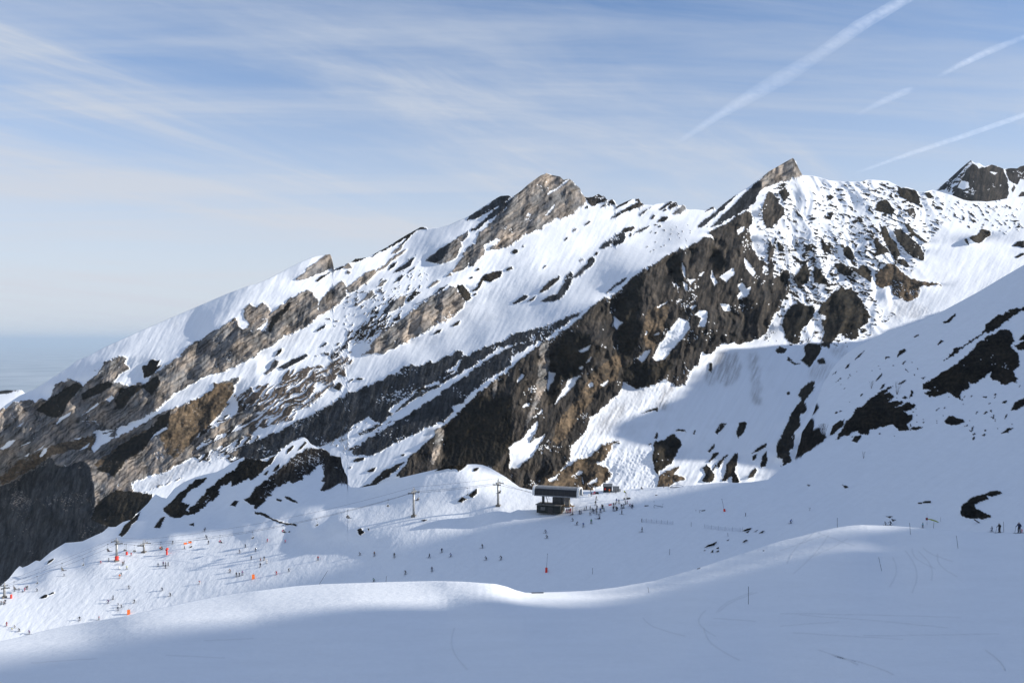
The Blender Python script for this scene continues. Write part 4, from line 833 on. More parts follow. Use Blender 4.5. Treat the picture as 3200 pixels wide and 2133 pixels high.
st = st + rk * (7 * fbm(dC.PX / 30, dC.PY / 30, 4, 0.55, 101.0) + 13 * n_bed)
st = np.clip(st, 12, 84)
dC.refine(blur(az, 1), blur(st, 1), 200.0, 10.0, SKY, CBOT)
shC = Sheet('mountain', dC, -95, 3285, 1353, SKY, CBOT, 410)
shC.lay(ROCKS)
shC.scatter(MIXED, 'rock_scatter')
shC.dirty(DIRT)
run = 1 + 0.07 * fbm(*aniso(shC.PX, shC.PY, 120, 120, 9), 4, 0.65, 24.0) - 0.10 * sstep(0.1, 0.6, fbm(shC.PX / 120, shC.PY / 90, 4, 0.6, 34.0))
shC.tint = np.where(shC.bare[..., None] > 0.5, shC.tint, shC.tint * run[..., None])
px, py = shC.PX, shC.PY
hb = blur(shC.bare.astype(float), 1)
rel = 1.9 * (ridged(*aniso(px, py, -40, 95, 22), 4, 0.55, 61.0) * 0.7 + ridged(*aniso(px, py, 104, 90, 19), 4, 0.55, 71.0) * 0.8) + 0.4 * fbm(px / 16, py / 16, 3, 0.55, 3.0)
wv = inpoly(px, py, parse([r for r in ROCKS if r[1] == 'rock_wall' and r[2] == 34][0][4])) * hb
rel = rel + wv * (2.0 * ridged(*aniso(px + 16 * fbm(px / 50, py / 50, 3, 0.5, 2.0), py, 108, 85, 13), 4, 0.62, 171.0) + 1.2 * ridged(*aniso(px, py, 70, 40, 12), 3, 0.6, 181.0))
shC.D = shC.D - hb * (1.2 + rel) + (1 - hb) * (0.9 * fbm(*aniso(px, py, 118, 90, 16), 4, 0.6, 44.0) + 0.5 * fbm(*aniso(px, py, -45, 50, 18), 4, 0.6, 48.0))
aval = np.zeros(px.shape)
for sg in ([q(G_, "450 1530 700 1080 870 920 1000 800 1020 700 1400 690 1500 760 1480 900 1200 1000 900 1300 700 1450")], [q(G_, "850 1420 920 1300 1250 1320 1400 1500 1340 1800 900 1800 780 1480")], [q(E_, "1205 902 1430 833 1750 672 2000 585 2353 438 2360 525 1900 762 1500 922 1250 1002")], [q(D_, "1130 1568 1150 1450 1400 1430 1560 1568"), q(H_, "1560 60 1130 200")], [q(C_, "1910 1568 2000 1400 2100 1300 2200 1450 2353 1568")], [q(G_, "1300 492 1350 380 1480 200 1540 128 1622 150 1632 230 1560 332 1470 402 1410 502")]):
    aval = np.maximum(aval, inpoly(px + 20 * fbm(px / 40, py / 40, 3, 0.6, 3.0), py + 20 * fbm(px / 40, py / 40, 3, 0.6, 9.0), parse(sg)).astype(float))
aval = blur(aval, 3) * (1 - hb)
shC.D = shC.D + aval * (1.1 * fbm(px / 9, py / 8, 4, 0.65, 83.0) + 1.0 * fbm(*aniso(px, py, 118, 70, 10), 4, 0.6, 93.0))
mountain = shC.build(M_MOUNT, 'mountain', back=(420.0, 260.0), under=60.0)
# ------------------------------------------------------------------ the ski slope across the hollow
CTRL_D = [(-100, 1880, 410), (0, 1850, 432), (200, 1800, 462), (360, 1752, 497), (540, 1690, 548), (60, 1772, 640), (340, 1650, 690), (480, 1560, 700), (560, 1520, 720), (700, 1455, 740), (950, 1372, 720), (1000, 1520, 610), (1096, 1521, 575), (1310, 1480, 525),
    (1463, 1450, 512), (1548, 1470, 492), (1668, 1531, 440), (1745, 1600, 388), (1885, 1540, 458), (1850, 1562, 440), (1930, 1577, 430), (1850, 1596, 392), (2073, 1520, 440), (2246, 1507, 405), (2400, 1498, 405), (1800, 1660, 345), (2000, 1650, 325),
    (1700, 1700, 340), (1350, 1700, 400), (1350, 1780, 375), (1600, 1830, 330), (1100, 1780, 402), (1000, 1720, 440), (1293, 1612, 405), (1557, 1580, 402), (800, 1830, 405), (700, 1730, 472), (700, 1650, 570),
    (350, 1880, 438), (100, 1930, 425), (0, 1980, 405), (-100, 2000, 395), (600, 1850, 425), (2484, 1440, 470), (2600, 1356, 520), (2800, 1378, 480), (3000, 1345, 455), (3200, 1312, 420),
    (3300, 1300, 405), (3200, 830, 575), (3300, 775, 585), (2990, 950, 600), (2780, 1030, 620), (2640, 1110, 615), (2540, 1300, 555), (2700, 1250, 535), (3000, 1100, 530), (3200, 1100, 485), (3200, 1480, 330), (2700, 1480, 390), (2900, 1560, 285), (3200, 1620, 235), (2400, 1600, 290), (2600, 1620, 262), (2200, 1680, 282), (3100, 1650, 215), (3300, 1650, 215), (2000, 1780, 280), (1700, 1900, 300), (2400, 1740, 240)]
SNOW_D = [(3150, 900, -62, 29), (2950, 1020, -64, 29), (2780, 1080, -64, 29), (2700, 1180, -66, 30), (3000, 1120, -66, 29), (3180, 1050, -66, 28), (3100, 1250, -64, 28), (2600, 1300, -66, 31), (2900, 1300, -60, 26), (2560, 1400, -50, 26), (300, 1880, 22, 14), (100, 1900, 16, 15), (500, 1800, 24, 13), (700, 1780, 26, 13), (1000, 1760, 26, 11), (450, 1740, 20, 11), (900, 1718, 24, 11), (750, 1722, 22, 11), (600, 1722, 20, 11), (1060, 1728, 24, 11), (850, 1770, 26, 12), (400, 1800, 20, 13), (200, 1860, 16, 14), (250, 1715, -62, 34), (120, 1770, -60, 34), (400, 1660, -62, 34), (600, 1630, -62, 34), (850, 1610, -64, 40), (500, 1660, -64, 36), (750, 1650, -64, 38), (950, 1640, -62, 40), (1050, 1640, -60, 38),
    (800, 1500, -44, 30), (1050, 1560, -30, 24), (1150, 1610, -40, 22), (1000, 1540, 10, 22), (1250, 1540, -44, 28), (1400, 1510, -30, 28), (1560, 1510, 46, 28), (1500, 1480, 34, 24), (1600, 1550, 30, 18), (1300, 1660, 6, 16), (1420, 1640, 24, 15), (1500, 1600, -30, 18),
    (1200, 1690, -10, 14), (1400, 1740, 0, 9), (1650, 1700, 4, 9), (1850, 1620, 0, 10), (1900, 1545, 20, 8), (2050, 1600, 0, 12), (2200, 1570, -6, 12), (2400, 1540, -14, 14), (2600, 1450, -50, 24), (2800, 1450, -54, 25), (3000, 1420, -58, 27),
    (3150, 1400, -60, 28), (3100, 1560, -46, 22), (2800, 1580, -36, 18), (2600, 1600, -20, 12), (2300, 1680, 4, 10), (2000, 1760, 4, 10)]
ETOP = np.array([(-120, 2012), (0, 2003), (61, 1989), (153, 1966), (204, 1955), (306, 1937), (408, 1920), (476, 1904), (578, 1882), (680, 1862), (800, 1845), (919, 1830), (1004, 1824), (1208, 1817), (1361, 1814), (1446, 1816), (1548, 1823),
    (1582, 1831), (1610, 1842), (1640, 1850), (1702, 1849), (1770, 1847), (1838, 1844), (1923, 1834), (2042, 1814), (2144, 1785), (2229, 1758), (2310, 1732), (2400, 1701), (2434, 1691), (2502, 1674), (2550, 1661), (2604, 1649), (2650, 1642), (2689, 1639), (2774, 1641), (2910, 1651), (3080, 1661), (3200, 1665), (3300, 1668)], float)
ROCKS_D = [
 (K, 'rock_spur', 16, 58, [q(F_, "170 1568 260 1480 380 1362 430 1345 480 1332 520 1318 560 1322 650 1345 700 1392 650 1482 560 1478 545 1512 500 1560"), q(J_, "550 32 500 90 430 98 420 142 340 177 310 150 240 190 150 242 140 272 90 312 0 402 -10 300 0 210 130 110 200 50")]),
 (K, 'rock_spur', 22, 56, [q(F_, "620 1480 650 1420 700 1392 780 1400 792 1480 837 1568"), q(J_, "812 60 840 98 842 195 780 168 700 212 660 235 620 243 590 232 640 160 598 158 632 100 608 40 620 -20")]),
 (HE, 'rock_rib', -30, 56, [q(E_, "1560 1222 1500 1150 1560 1088 1650 1000 1800 880 1902 850 1870 900 1752 970 1680 1050 1672 1090 1742 1100 1700 1150 1762 1190 1650 1222")]),
 (HE, 'rock_rib', -30, 56, [q(E_, "1730 1152 1830 1060 1900 970 2060 840 2150 780 2250 680 2353 640 2400 640 2353 802 2250 882 2140 932 2112 890 1990 970 2032 1010 1900 1100 1800 1197 1750 1190")]),
 (HE, 'rock_rib', -30, 56, [q(F_, "-60 1480 0 1432 100 1440 200 1372 150 1450 60 1530 0 1590 -60 1620")]), (HE, 'rock_patch', -20, 50, [q(F_, "380 1345 430 1280 450 1262 470 1268 420 1330")]), (HE, 'rock_patch', -20, 50, [q(F_, "150 1535 190 1480 220 1465 215 1500 180 1535")]),
 (HE, 'rock_patch', -30, 50, [q(F_, "60 1568 90 1540 115 1525 100 1568")]), (HE, 'rock_patch', -30, 50, [q(F_, "290 1330 340 1295 355 1300 320 1345 280 1380")]),
 (HE, 'rock_patch', -30, 50, [q(E_, "2113 1112 2160 1063 2192 1070 2160 1122")]), (HE, 'rock_patch', -30, 50, [q(E_, "2240 1055 2290 1040 2310 1000 2353 950 2400 960 2360 1110 2300 1105")]),
 (HE, 'rock_patch', -30, 50, [q(E_, "1413 1312 1480 1228 1522 1213 1500 1262 1465 1322")]), (HE, 'rock_patch', -30, 50, [q(E_, "1733 1292 1790 1268 1782 1302")]), (HE, 'rock_patch', -30, 50, [q(E_, "1088 1392 1140 1300 1230 1220 1290 1165 1262 1240 1200 1302 1180 1352 1120 1402")]),
 (HE, 'rock_patch', -30, 50, [q(J_, "-10 345 80 300 92 330 0 412 -20 400")]), (HE, 'rock_bar', -10, 50, [q(J_, "262 292 300 300 360 330 387 355 340 347 280 317")]), (HE, 'rock_patch', -10, 50, [q(J_, "187 310 240 325 232 342 195 332")]),
 (HE, 'rock_bar', -10, 50, [q(J_, "-10 432 80 452 150 498 250 530 383 552 370 567 280 552 150 517 60 472 -10 452")]),
 (HE, 'rock_patch', -10, 50, [q(J_, "933 600 965 583 972 605 997 625 960 652 943 640")]), (HE, 'rock_patch', -10, 50, [q(J_, "1028 590 1042 588 1042 622")]), (HE, 'rock_outcrop', 14, 50, [q(J_, "1848 345 1900 298 1942 320 1890 347")]),
 (HE, 'rock_outcrop', 14, 50, [q(J_, "1953 290 1990 250 2037 223 2032 270 1990 312")]), (HE, 'rock_patch', 10, 50, [q(J_, "1645 62 1700 18 1800 -6 1948 -6 1930 22 1860 68 1838 40 1740 45")]), (HE, 'rock_patch', 20, 50, [q(J_, "2000 50 2010 32 2050 28 2030 60 2005 66")]),
 (HE, 'rock_patch', 10, 50, [q(J_, "1522 515 1545 505 1580 508 1545 523")]), (HE, 'rock_patch', 10, 50, [q(J_, "300 622 305 612 316 616 308 630")]),
 (HE, 'rock_patch', -10, 46, [q(I_, "368 787 410 755 442 753 430 777 390 792")]), (HE, 'rock_patch', -10, 46, [q(I_, "443 752 490 728 496 742 470 752")]), (HE, 'rock_patch', -50, 46, [q(I_, "428 480 450 445 492 418 496 428 470 457")]),
 (HE, 'rock_outcrop', -30, 56, [q(M_, "1773 470 1768 420 1790 370 1850 320 1950 273 2000 273 2022 320 1950 347 1898 372 1912 402 1960 430 1990 450 2047 465 2040 487 1980 502 1930 490 1820 492")]),
 (HE, 'rock_outcrop', -30, 56, [q(M_, "1993 270 2050 243 2130 246 2152 265 2060 294 2010 287")]), (HE, 'rock_patch', -40, 50, [q(M_, "1368 353 1420 348 1412 364")]), (HE, 'rock_patch', -40, 50, [q(M_, "1418 347 1450 333 1497 336 1492 353 1440 357")]),
 (HE, 'rock_patch', -40, 50, [q(M_, "673 185 690 195 730 200 738 215 710 222")]), (HE, 'rock_patch', -40, 50, [q(M_, "348 185 392 190 376 200")]), (HE, 'rock_patch', -40, 50, [q(M_, "1088 480 1152 473 1120 490")]), (HE, 'rock_patch', -40, 50, [q(M_, "1130 500 1178 510 1140 522")]),
 (HE, 'rock_patch', 0, 46, [q(K_, "2118 612 2160 588 2202 581 2190 597 2140 614")]), (HE, 'rock_patch', 0, 46, [q(K_, "2148 626 2182 611 2170 629")]), (HE, 'rock_patch', 0, 46, [q(K_, "2223 619 2262 600 2240 620")]), (HE, 'rock_patch', 0, 46, [q(K_, "2267 636 2300 613 2322 611 2300 630")]),
 (HE, 'rock_patch', 0, 46, [q(K_, "2117 714 2150 691 2168 700 2130 717")]), (HE, 'rock_patch', 0, 46, [q(K_, "1768 767 1800 740 1882 708 1860 742 1800 757")]), (HE, 'rock_patch', 0, 46, [q(K_, "1872 772 1902 755 1897 774")]), (HE, 'rock_patch', 0, 46, [q(K_, "1828 806 1852 778 1847 806")]),
 (HE, 'rock_patch', 0, 46, [q(K_, "1868 807 1902 784 1897 802")]), (HE, 'rock_patch', 0, 46, [q(K_, "1968 698 1998 684 1982 701")]), (HE, 'rock_patch', 0, 46, [q(K_, "1764 792 1780 782 1776 796")]),
 (HE, 'rock_outcrop', 10, 56, [(1640, 1480, "720 585 760 545 800 527 835 545 858 570 825 605 760 612")][:1]),
]
ROCKS_D[-1] = (HE, 'rock_outcrop', 10, 56, [(1640 , 1480, " ".join("%.1f %.1f" % (a * 0.5009, b * 0.5009) for a, b in [(720, 590), (760, 545), (800, 525), (838, 545), (860, 570), (828, 606), (760, 612)]))])
DBOT = ETOP.copy(); DBOT[:, 1] += 45
dD = Depth(-130, 3330, 740, 2080, 3.0)
dD.base(CTRL_D)
a6, s6 = idw_field(SNOW_D, dD.PX[::6, ::6], dD.PY[::6, ::6], 3.6)
def up6d(a):
    gx, gy = dD.gx[::6], dD.gy[::6]
    B = np.array([np.interp(dD.gx, gx, r) for r in a])
    return np.array([np.interp(dD.gy, gy, c) for c in B.T]).T
azd, std = up6d(a6), up6d(s6)
ruf = sstep(1760, 1600, dD.PY) * sstep(2000, 1750, dD.PX)
azd = azd + ruf * 26 * fbm(*aniso(dD.PX, dD.PY, -48, 90, 26), 4, 0.6, 2.0) + 5 * fbm(dD.PX / 90, dD.PY / 60, 3, 0.5, 7.0)
std = std + ruf * 5 * fbm(*aniso(dD.PX, dD.PY, -48, 70, 30), 4, 0.55, 12.0)
rk = np.zeros(dD.PX.shape)
ROCKS_D += ROCKS_R
for kind, nm, a_, s_, segs in ROCKS_D:
    poly = parse(segs)
    x0, y0 = poly.min(0); x1, y1 = poly.max(0)
    i0, i1 = np.searchsorted(dD.gx, (x0, x1)); j0, j1 = np.searchsorted(dD.gy, (y0, y1))
    if i1 > i0 and j1 > j0:
        sl = (slice(j0, j1), slice(i0, i1))
        m = inpoly(dD.PX[sl], dD.PY[sl], poly)
        azd[sl][m] = a_; std[sl][m] = s_; rk[sl][m] = 1
rr = fbm(*aniso(dD.PX, dD.PY, 100, 40, 14), 4, 0.6, 31.0)
azd = azd + rk * 60 * rr
std = np.clip(std + rk * 20 * fbm(dD.PX / 16, dD.PY / 16, 3, 0.6, 41.0), 4, 80)
dD.refine(blur(azd, 1), blur(std, 1), 120.0, 8.0, DTOP, DBOT)
M_SLOPE = ground_material('piste_snow', 1.2, 0.22, 0.25, 0.42, (1, 0.42, 1), 0.5)
shD = Sheet('ski_slope', dD, -95, 3285, 1353, DTOP, DBOT, 330)
shD.lay(ROCKS_D, amp=0.9)
shD.scatter(MIXED_R, 'rock_scatter')
px, py = shD.PX, shD.PY
var = 1 + 0.05 * fbm(*aniso(px, py, -34, 90, 8), 5, 0.65, 64.0) + 0.04 * fbm(px / 30, py / 9, 4, 0.65, 74.0)
shD.tint = np.where(shD.bare[..., None] > 0.5, shD.tint, shD.tint * var[..., None])
hb = blur(shD.bare.astype(float), 1)
lit_tracks = sstep(1180, 900, px) * sstep(1690, 1740, py) * (0.15 + 1.1 * sstep(-0.15, 0.3, fbm(px / 190, py / 70, 3, 0.5, 6.0)))
trk = ridged(*aniso(px, py, -38 + 0 * px[0, 0], 120, 7), 3, 0.6, 5.0) * 0.5 + fbm(*aniso(px, py, -30, 40, 5), 3, 0.6, 15.0)
shD.D = shD.D - hb * (0.5 + 1.0 * ridged(px / 14, py / 14, 3, 0.6, 3.0)) + (1 - hb) * (0.22 * fbm(*aniso(px, py, -50, 40, 14), 4, 0.6, 44.0) + 0.10 * lit_tracks * trk)
ski_slope = shD.build(M_SLOPE, 'ski_slope', back=(110.0, 70.0), under=8.0)

# ------------------------------------------------------------------ the rounded snow in front of the station point
CTRL_E = [(-130, 2012, 134), (0, 2003, 135), (400, 1921, 150), (800, 1846, 165), (1100, 1821, 168), (1400, 1815, 160), (1548, 1823, 158), (1640, 1850, 165), (1840, 1844, 185), (2040, 1814, 195), (2230, 1758, 200), (2430, 1691, 205), (2604, 1649, 206),
    (2700, 1639, 202), (2900, 1650, 187), (3080, 1661, 172), (3200, 1665, 165), (3300, 1668, 160), (0, 2133, 90), (800, 2133, 71), (1600, 2133, 61), (2400, 2133, 58), (3200, 2133, 56), (1400, 1900, 128), (800, 1960, 118), (300, 2030, 112), (2200, 1900, 104),
    (2700, 1800, 118), (3000, 1800, 110), (2750, 1760, 137), (2990, 1690, 152), (2339, 1860, 112), (1640, 1950, 98), (1600, 2500, 28), (0, 2500, 36), (3200, 2500, 28), (-130, 2300, 60), (3300, 2300, 40), (800, 2300, 46), (2400, 2300, 40)]
dE = Depth(-130, 3330, 1610, 2620, 4.0)
dE.base(CTRL_E)
EBOT = np.array([(-120, 2600), (3300, 2600)], float)
M_NEAR = ground_material('near_snow', 0.2, 0.13, 1.2, 0.8, (1, 0.6, 1), 0.3)
shE = Sheet('snow_field', dE, -95, 3285, 1353, ETOP, EBOT, 330)
ROCKS_E = [(HE, 'rock_patch', 0, 46, [q(K_, "2233 822 2280 805 2322 789 2270 814")]), (HE, 'rock_patch', 0, 46, [q(K_, "1700 962 1715 950 1735 948 1715 962")]), (HE, 'rock_patch', 0, 46, [q(K_, "160 1177 200 1156 270 1158 302 1172 280 1184 180 1184")])]
shE.lay(ROCKS_E, amp=0.3)
var = 1 + 0.045 * fbm(shE.PX / 260, shE.PY / 26, 5, 0.62, 64.0) + 0.03 * fbm(shE.PX / 24, shE.PY / 7, 4, 0.65, 74.0)
shE.tint = shE.tint * var[..., None]
px, py = shE.PX, shE.PY
hgt = 0.35 * fbm(px / 320, py / 70, 3, 0.5, 3.0) + 0.05 * fbm(px / 60, py / 18, 3, 0.5, 13.0)
def groove(pts, wid, depth_):
    """ski tracks: shallow furrows pressed along a line of bearings"""
    global hgt
    p = np.array(pts, float)
    x0, y0 = p.min(0) - wid * 4; x1, y1 = p.max(0) + wid * 4
    i0, i1 = np.searchsorted(shE.xs, (x0, x1))
    rows = np.where(((py > y0) & (py < y1)).any(1))[0]
    if len(rows) == 0 or i1 <= i0:
        return
    sl = (slice(rows[0], rows[-1] + 1), slice(i0, i1))
    X, Y = px[sl], py[sl]
    best = np.full(X.shape, 1e9)
    for (ax, ay), (bx, by) in zip(p[:-1], p[1:]):
        dx, dy = bx - ax, by - ay
        t = np.clip(((X - ax) * dx + (Y - ay) * dy) / (dx * dx + dy * dy + 1e-9), 0, 1)
        best = np.minimum(best, np.hypot(X - ax - t * dx, (Y - ay - t * dy) * 1.6))
    shE.tint[sl] *= (1 - 0.13 * np.exp(-(best / (wid * 0.9)) ** 2))[..., None]
    hgt[sl] += depth_ * np.exp(-(best / wid) ** 2) - 0.5 * depth_ * np.exp(-((best - wid * 1.8) / wid) ** 2)
rg = random.Random(5)
def trackline(x, y, dx, dy, bend, n=9):
    pts = []
    for i in range(n):
        f = i / (n - 1)
        pts.append((x + dx * f + bend * math.sin(f * math.pi), y + dy * f + rg.uniform(-1, 1)))
    return pts
for x, y, dx, dy, b in [(2440, 1660, 1, 1, 0)] + [(2240 + i * 7, 1910, 110 + i * 9, -60, -20) for i in range(2)] + [
        (2830, 1720, 20, 130, 24), (2850, 1715, 70, 60, -20), (2885, 1712, 90, 40, -14), (2870, 1722, 40, 90, 18), (2930, 1730, 60, 70, -22), (2790, 1740, -10, 90, 16), (2440, 1915, 560, 12, 60), (2440, 1955, 180, -14, 0), (2500, 1920, 460, 40, 30),
        (2010, 1930, 130, 55, -30), (2205, 1905, 30, 80, -36), (2230, 1930, 130, 10, 10), (2200, 1960, 110, 100, -30), (2560, 2030, 120, 45, 10), (2600, 2045, 190, 60, 20), (3080, 2030, 60, 60, 10), (2480, 1975, 340, 20, 0), (2700, 1985, 420, -6, 0),
        (1420, 1960, 40, 130, -26), (640, 2000, 150, -6, 0), (520, 2046, 180, 8, 0), (100, 2070, 200, -14, 0), (2460, 1760, 90, -100, -16), (2480, 1790, 110, -120, 10), (2530, 1740, 120, -60, 10), (2440, 1720, 150, -56, 0), (2560, 1665, 110, 40, 0)]:
    groove(trackline(x, y, dx, dy, b), 2.6, 0.10)
for cx0, cy0, dd in [(1995, 1900, 1), (1470, 1990, 0.7)]:
    pass
hgt = hgt - 0.10 * sstep(-60, 60, px - 1460 - 0.35 * (py - 1950)) * sstep(1880, 1960, py) * sstep(2200, 1500, px) * sstep(2133, 2080, py)
Wz = blur(shE.bare.astype(float), 1)
U = (CY - py) / FPX
shE.D = shE.D - hgt * 2.2 - Wz * 0.6
snow_field = shE.build(M_NEAR, 'snow_field', back=(60.0, 26.0))
# ground under and behind the station point
def ring(n=40):
    xs = np.linspace(-0.62, 0.62, n)
    rows = []
    base = point(np.linspace(-95, 3285, n), np.full(n, 2598.0), dE(np.linspace(-95, 3285, n), np.full(n, 2598.0)))
    rows.append(base)
    for f, y, z in ((0.6, 12, -7.0), (1.2, 0, -2.2), (2.5, -40, 2.0), (6, -160, 14.0), (14, -420, 60.0)):
        rows.append(np.stack([np.linspace(-1, 1, n) * (14 + f * 40), np.full(n, y), np.full(n, z)], -1))
    return np.array(rows)
R_ = ring()
idx = np.arange(R_.shape[0] * R_.shape[1]).reshape(R_.shape[:2])
Fq = np.stack([idx[:-1, :-1], idx[1:, :-1], idx[1:, 1:], idx[:-1, 1:]], -1).reshape(-1, 4)
me = mesh_from('snow_bank', R_.reshape(-1, 3), Fq, [M_NEAR])
a = me.attributes.new('tint', 'FLOAT_COLOR', 'POINT'); a.data.foreach_set('color', np.tile(np.r_[SNOWC, 1.0], len(R_.reshape(-1, 3))).astype(np.float32))
o = add_obj('snow_bank', me); o['kind'] = 'structure'

# ------------------------------------------------------------------ mountain side on the right, out of the frame, that shades the hollow
# skyline of that unseen mountain, shaped to lay the shade edges: how high the ray that just clears it passes over each strip of the hollow
SHADE = np.array([(-600, 40), (-200, 20), (60, 4), (90, -8), (110, -16), (122, -22), (132, -33), (140, -39), (150, -43), (160, -50), (170, -51), (178, -51.5), (188, -55.5), (196, -60), (203, -65.5), (211, -66), (220, -58), (235, -52), (330, -48), (362, -54), (378, -58), (388, -60), (400, -64), (407, -67),
    (412, -70), (415, -79), (418, -81.5), (421, -84), (425, -87.5), (432, -92), (457, -92), (464, -56), (471, -25), (500, -22), (600, -22), (640, -60), (700, -120), (900, -130), (1000, -200), (1040, -240), (1066, -235), (1072, -165), (1080, -139), (1107, -131), (1128, -133), (1167, -134),
    (1235, -119), (1269, -109), (1284, -110), (1321, -132), (1338, -160), (1363, -169), (1390, -171), (1450, -178), (1500, -192), (1640, -240)], float)
XR = 1000.0
def side_mountain():
    ss = np.linspace(-560, 1640, 560)
    T = np.interp(ss, SHADE[:, 0], SHADE[:, 1])
    kx = XR / math.cos(0)
    zr = T + XR * math.tan(SUN_EL) / math.cos(SUN_A)
    yr = ss - XR * math.tan(SUN_A)
    rough = 1.0 * fbm(ss / 22, ss * 0 + 3.3, 4, 0.55)
    zr = zr + rough + 4.5 * fbm(ss / 17, ss * 0 + 7.7, 3, 0.6) * sstep(1000, 1090, ss)
    rows = []
    xf = np.maximum(0.548 * yr + 22, 60)
    zf = np.array([point(3282, min(1700, 1660 + 0 * y), 1)[2] * max(y, 30) for y in yr])
    zf = np.interp(yr, [-600, -100, 0, 60, 160, 230, 340, 450, 540, 620, 800, 1200, 1800], [60, 10, -6, -18, -33, -38, -44, -30, -20, -70, -110, -130, -60]) - 10
    nn = 42
    for i in range(nn):
        f = i / (nn - 1)
        x = xf + (XR - xf) * f
        x = np.where(xf > XR - 40, XR + (f - 1) * 40, x)
        g = f ** 2.3
        z = zf + (zr - zf) * g
        nz = 9 * fbm(x / 90, yr / 90, 5, 0.55, 3.0) * math.sin(f * math.pi) ** 0.7
        rows.append(np.stack([x, yr, z + nz - 6 * math.sin(f * math.pi)], -1))
    for f in (0.2, 0.6, 1.3):
        rows.append(np.stack([np.full_like(yr, XR + 500 * f), yr, zr - 330 * f], -1))
    P = np.array(rows)
    idx = np.arange(P.shape[0] * P.shape[1]).reshape(P.shape[:2])
    F = np.stack([idx[:-1, :-1], idx[:-1, 1:], idx[1:, 1:], idx[1:, :-1]], -1).reshape(-1, 4)
    me = mesh_from('mountain_side', P.reshape(-1, 3), F, [M_MOUNT])
    px_, py_ = P[..., 0].ravel(), P[..., 1].ravel()
    b = (fbm(px_ / 120, py_ / 120, 5, 0.6, 8.0) > 0.28).astype(np.float32)
    c = np.where(b[:, None] > 0.5, np.array((0.06, 0.052, 0.042)), SNOWC)
    a = me.attributes.new('tint', 'FLOAT_COLOR', 'POINT'); a.data.foreach_set('color', np.c_[c, np.ones(len(c))].astype(np.float32).ravel())
    a = me.attributes.new('bare', 'FLOAT', 'POINT'); a.data.foreach_set('value', b)
    o = add_obj('mountain_side', me); o['kind'] = 'structure'
side_mountain()

# ------------------------------------------------------------------ the peak behind, the hill and the plain far away
PSKY = np.vstack([np.array([(2880, 690), (2915, 605)], float), parse([q(D_, "1540 430 1580 395 1640 345 1700 290 1760 235 1800 200 1830 172 1865 150 1890 168 1905 175 1940 175 1978 202 2000 205 2020 195 2060 190 2110 205 2170 230 2230 222 2290 225 2320 205 2353 198 2500 170 2700 200")])])
CTRL_P = [(2880, 700, 2900), (2960, 560, 3000), (3035, 500, 3050), (3200, 520, 3100), (3300, 520, 3150), (3000, 640, 2750), (3200, 640, 2800), (3300, 760, 2600), (2880, 800, 2600)]
dP = Depth(2860, 3340, 480, 820, 3.0)
dP.base(CTRL_P)
ap, sp = idw_field([(2930, 580, -34, 52), (2990, 540, -30, 54), (3060, 560, 12, 58), (3120, 580, 20, 60), (3180, 540, -10, 56), (3160, 620, 10, 40), (3250, 560, 10, 55)], dP.PX, dP.PY)
ap = ap + 40 * fbm(*aniso(dP.PX, dP.PY, 104, 60, 16), 4, 0.6, 3.0); sp = sp + 12 * fbm(dP.PX / 20, dP.PY / 20, 4, 0.6, 4.0)
dP.refine(ap, np.clip(sp, 15, 80), 60)
PBOT = np.array([(2880, 720), (3300, 720)], float)
shP = Sheet('far_peak', dP, 2885, 3285, 230, PSKY, PBOT, 110)
shP.lay([(K, 'rock_face', 10, 60, [q(D_, "1690 480 1740 380 1800 300 1822 240 1885 172 1930 210 1990 215 2060 185 2165 228 2205 330 2215 450 2190 525 2000 560 1850 530")]), (K, 'rock_face', -10, 56, [q(D_, "2180 235 2230 215 2353 190 2700 190 2700 330 2400 330 2320 320 2290 372 2250 360 2210 332")]),
    (K, 'rock_rib', -34, 54, [q(D_, "1550 430 1640 340 1760 230 1870 145 1830 200 1760 280 1680 360 1620 420")]), (K, 'rock_patch', 0, 50, [q(D_, "2235 420 2260 370 2275 400 2250 450")]), (K, 'rock_patch', 0, 50, [q(D_, "2300 480 2330 440 2400 440 2400 500 2330 505")]),
    (SN, 'snow', 5, 45, [q(D_, "1740 400 1780 335 1840 350 1850 400 1800 420")]), (SN, 'snow', 5, 45, [q(D_, "2035 255 2080 260 2112 262 2080 282")]), (SN, 'snow', 5, 45, [q(D_, "1905 180 1950 178 1975 205 1940 225")]), (SN, 'snow', 5, 45, [q(D_, "1800 440 1850 430 1830 452")])], amp=0.5)
shP.scatter([([q(D_, "1550 440 1700 300 1870 150 1800 300 1700 460")], 0.45, -45, 40, 6, K)], 'rock_scatter')
shP.build(M_MOUNT, 'far_peak', back=(500.0, 350.0))
FSKY = np.array([(-120, 1228), (-20, 1222), (0, 1221), (20, 1218), (45, 1219), (66, 1216), (80, 1230), (140, 1262)], float)
dF = Depth(-130, 150, 1200, 1330, 3.0)
dF.base([(-120, 1228, 2600), (0, 1221, 2600), (66, 1216, 2600), (0, 1290, 2300), (-120, 1300, 2300), (120, 1300, 2300), (100, 1250, 2500)])
shF = Sheet('far_hill', dF, -110, 130, 90, FSKY, np.array([(-120, 1310), (140, 1310)], float), 40)
shF.lay([(K, 'rock_band', 0, 50, [q(A, "-300 1370 0 1375 60 1378 120 1368 195 1370 150 1395 60 1410 0 1412 -300 1420")])], amp=0.4)
shF.build(M_MOUNT, 'far_hill', back=(600.0, 200.0))

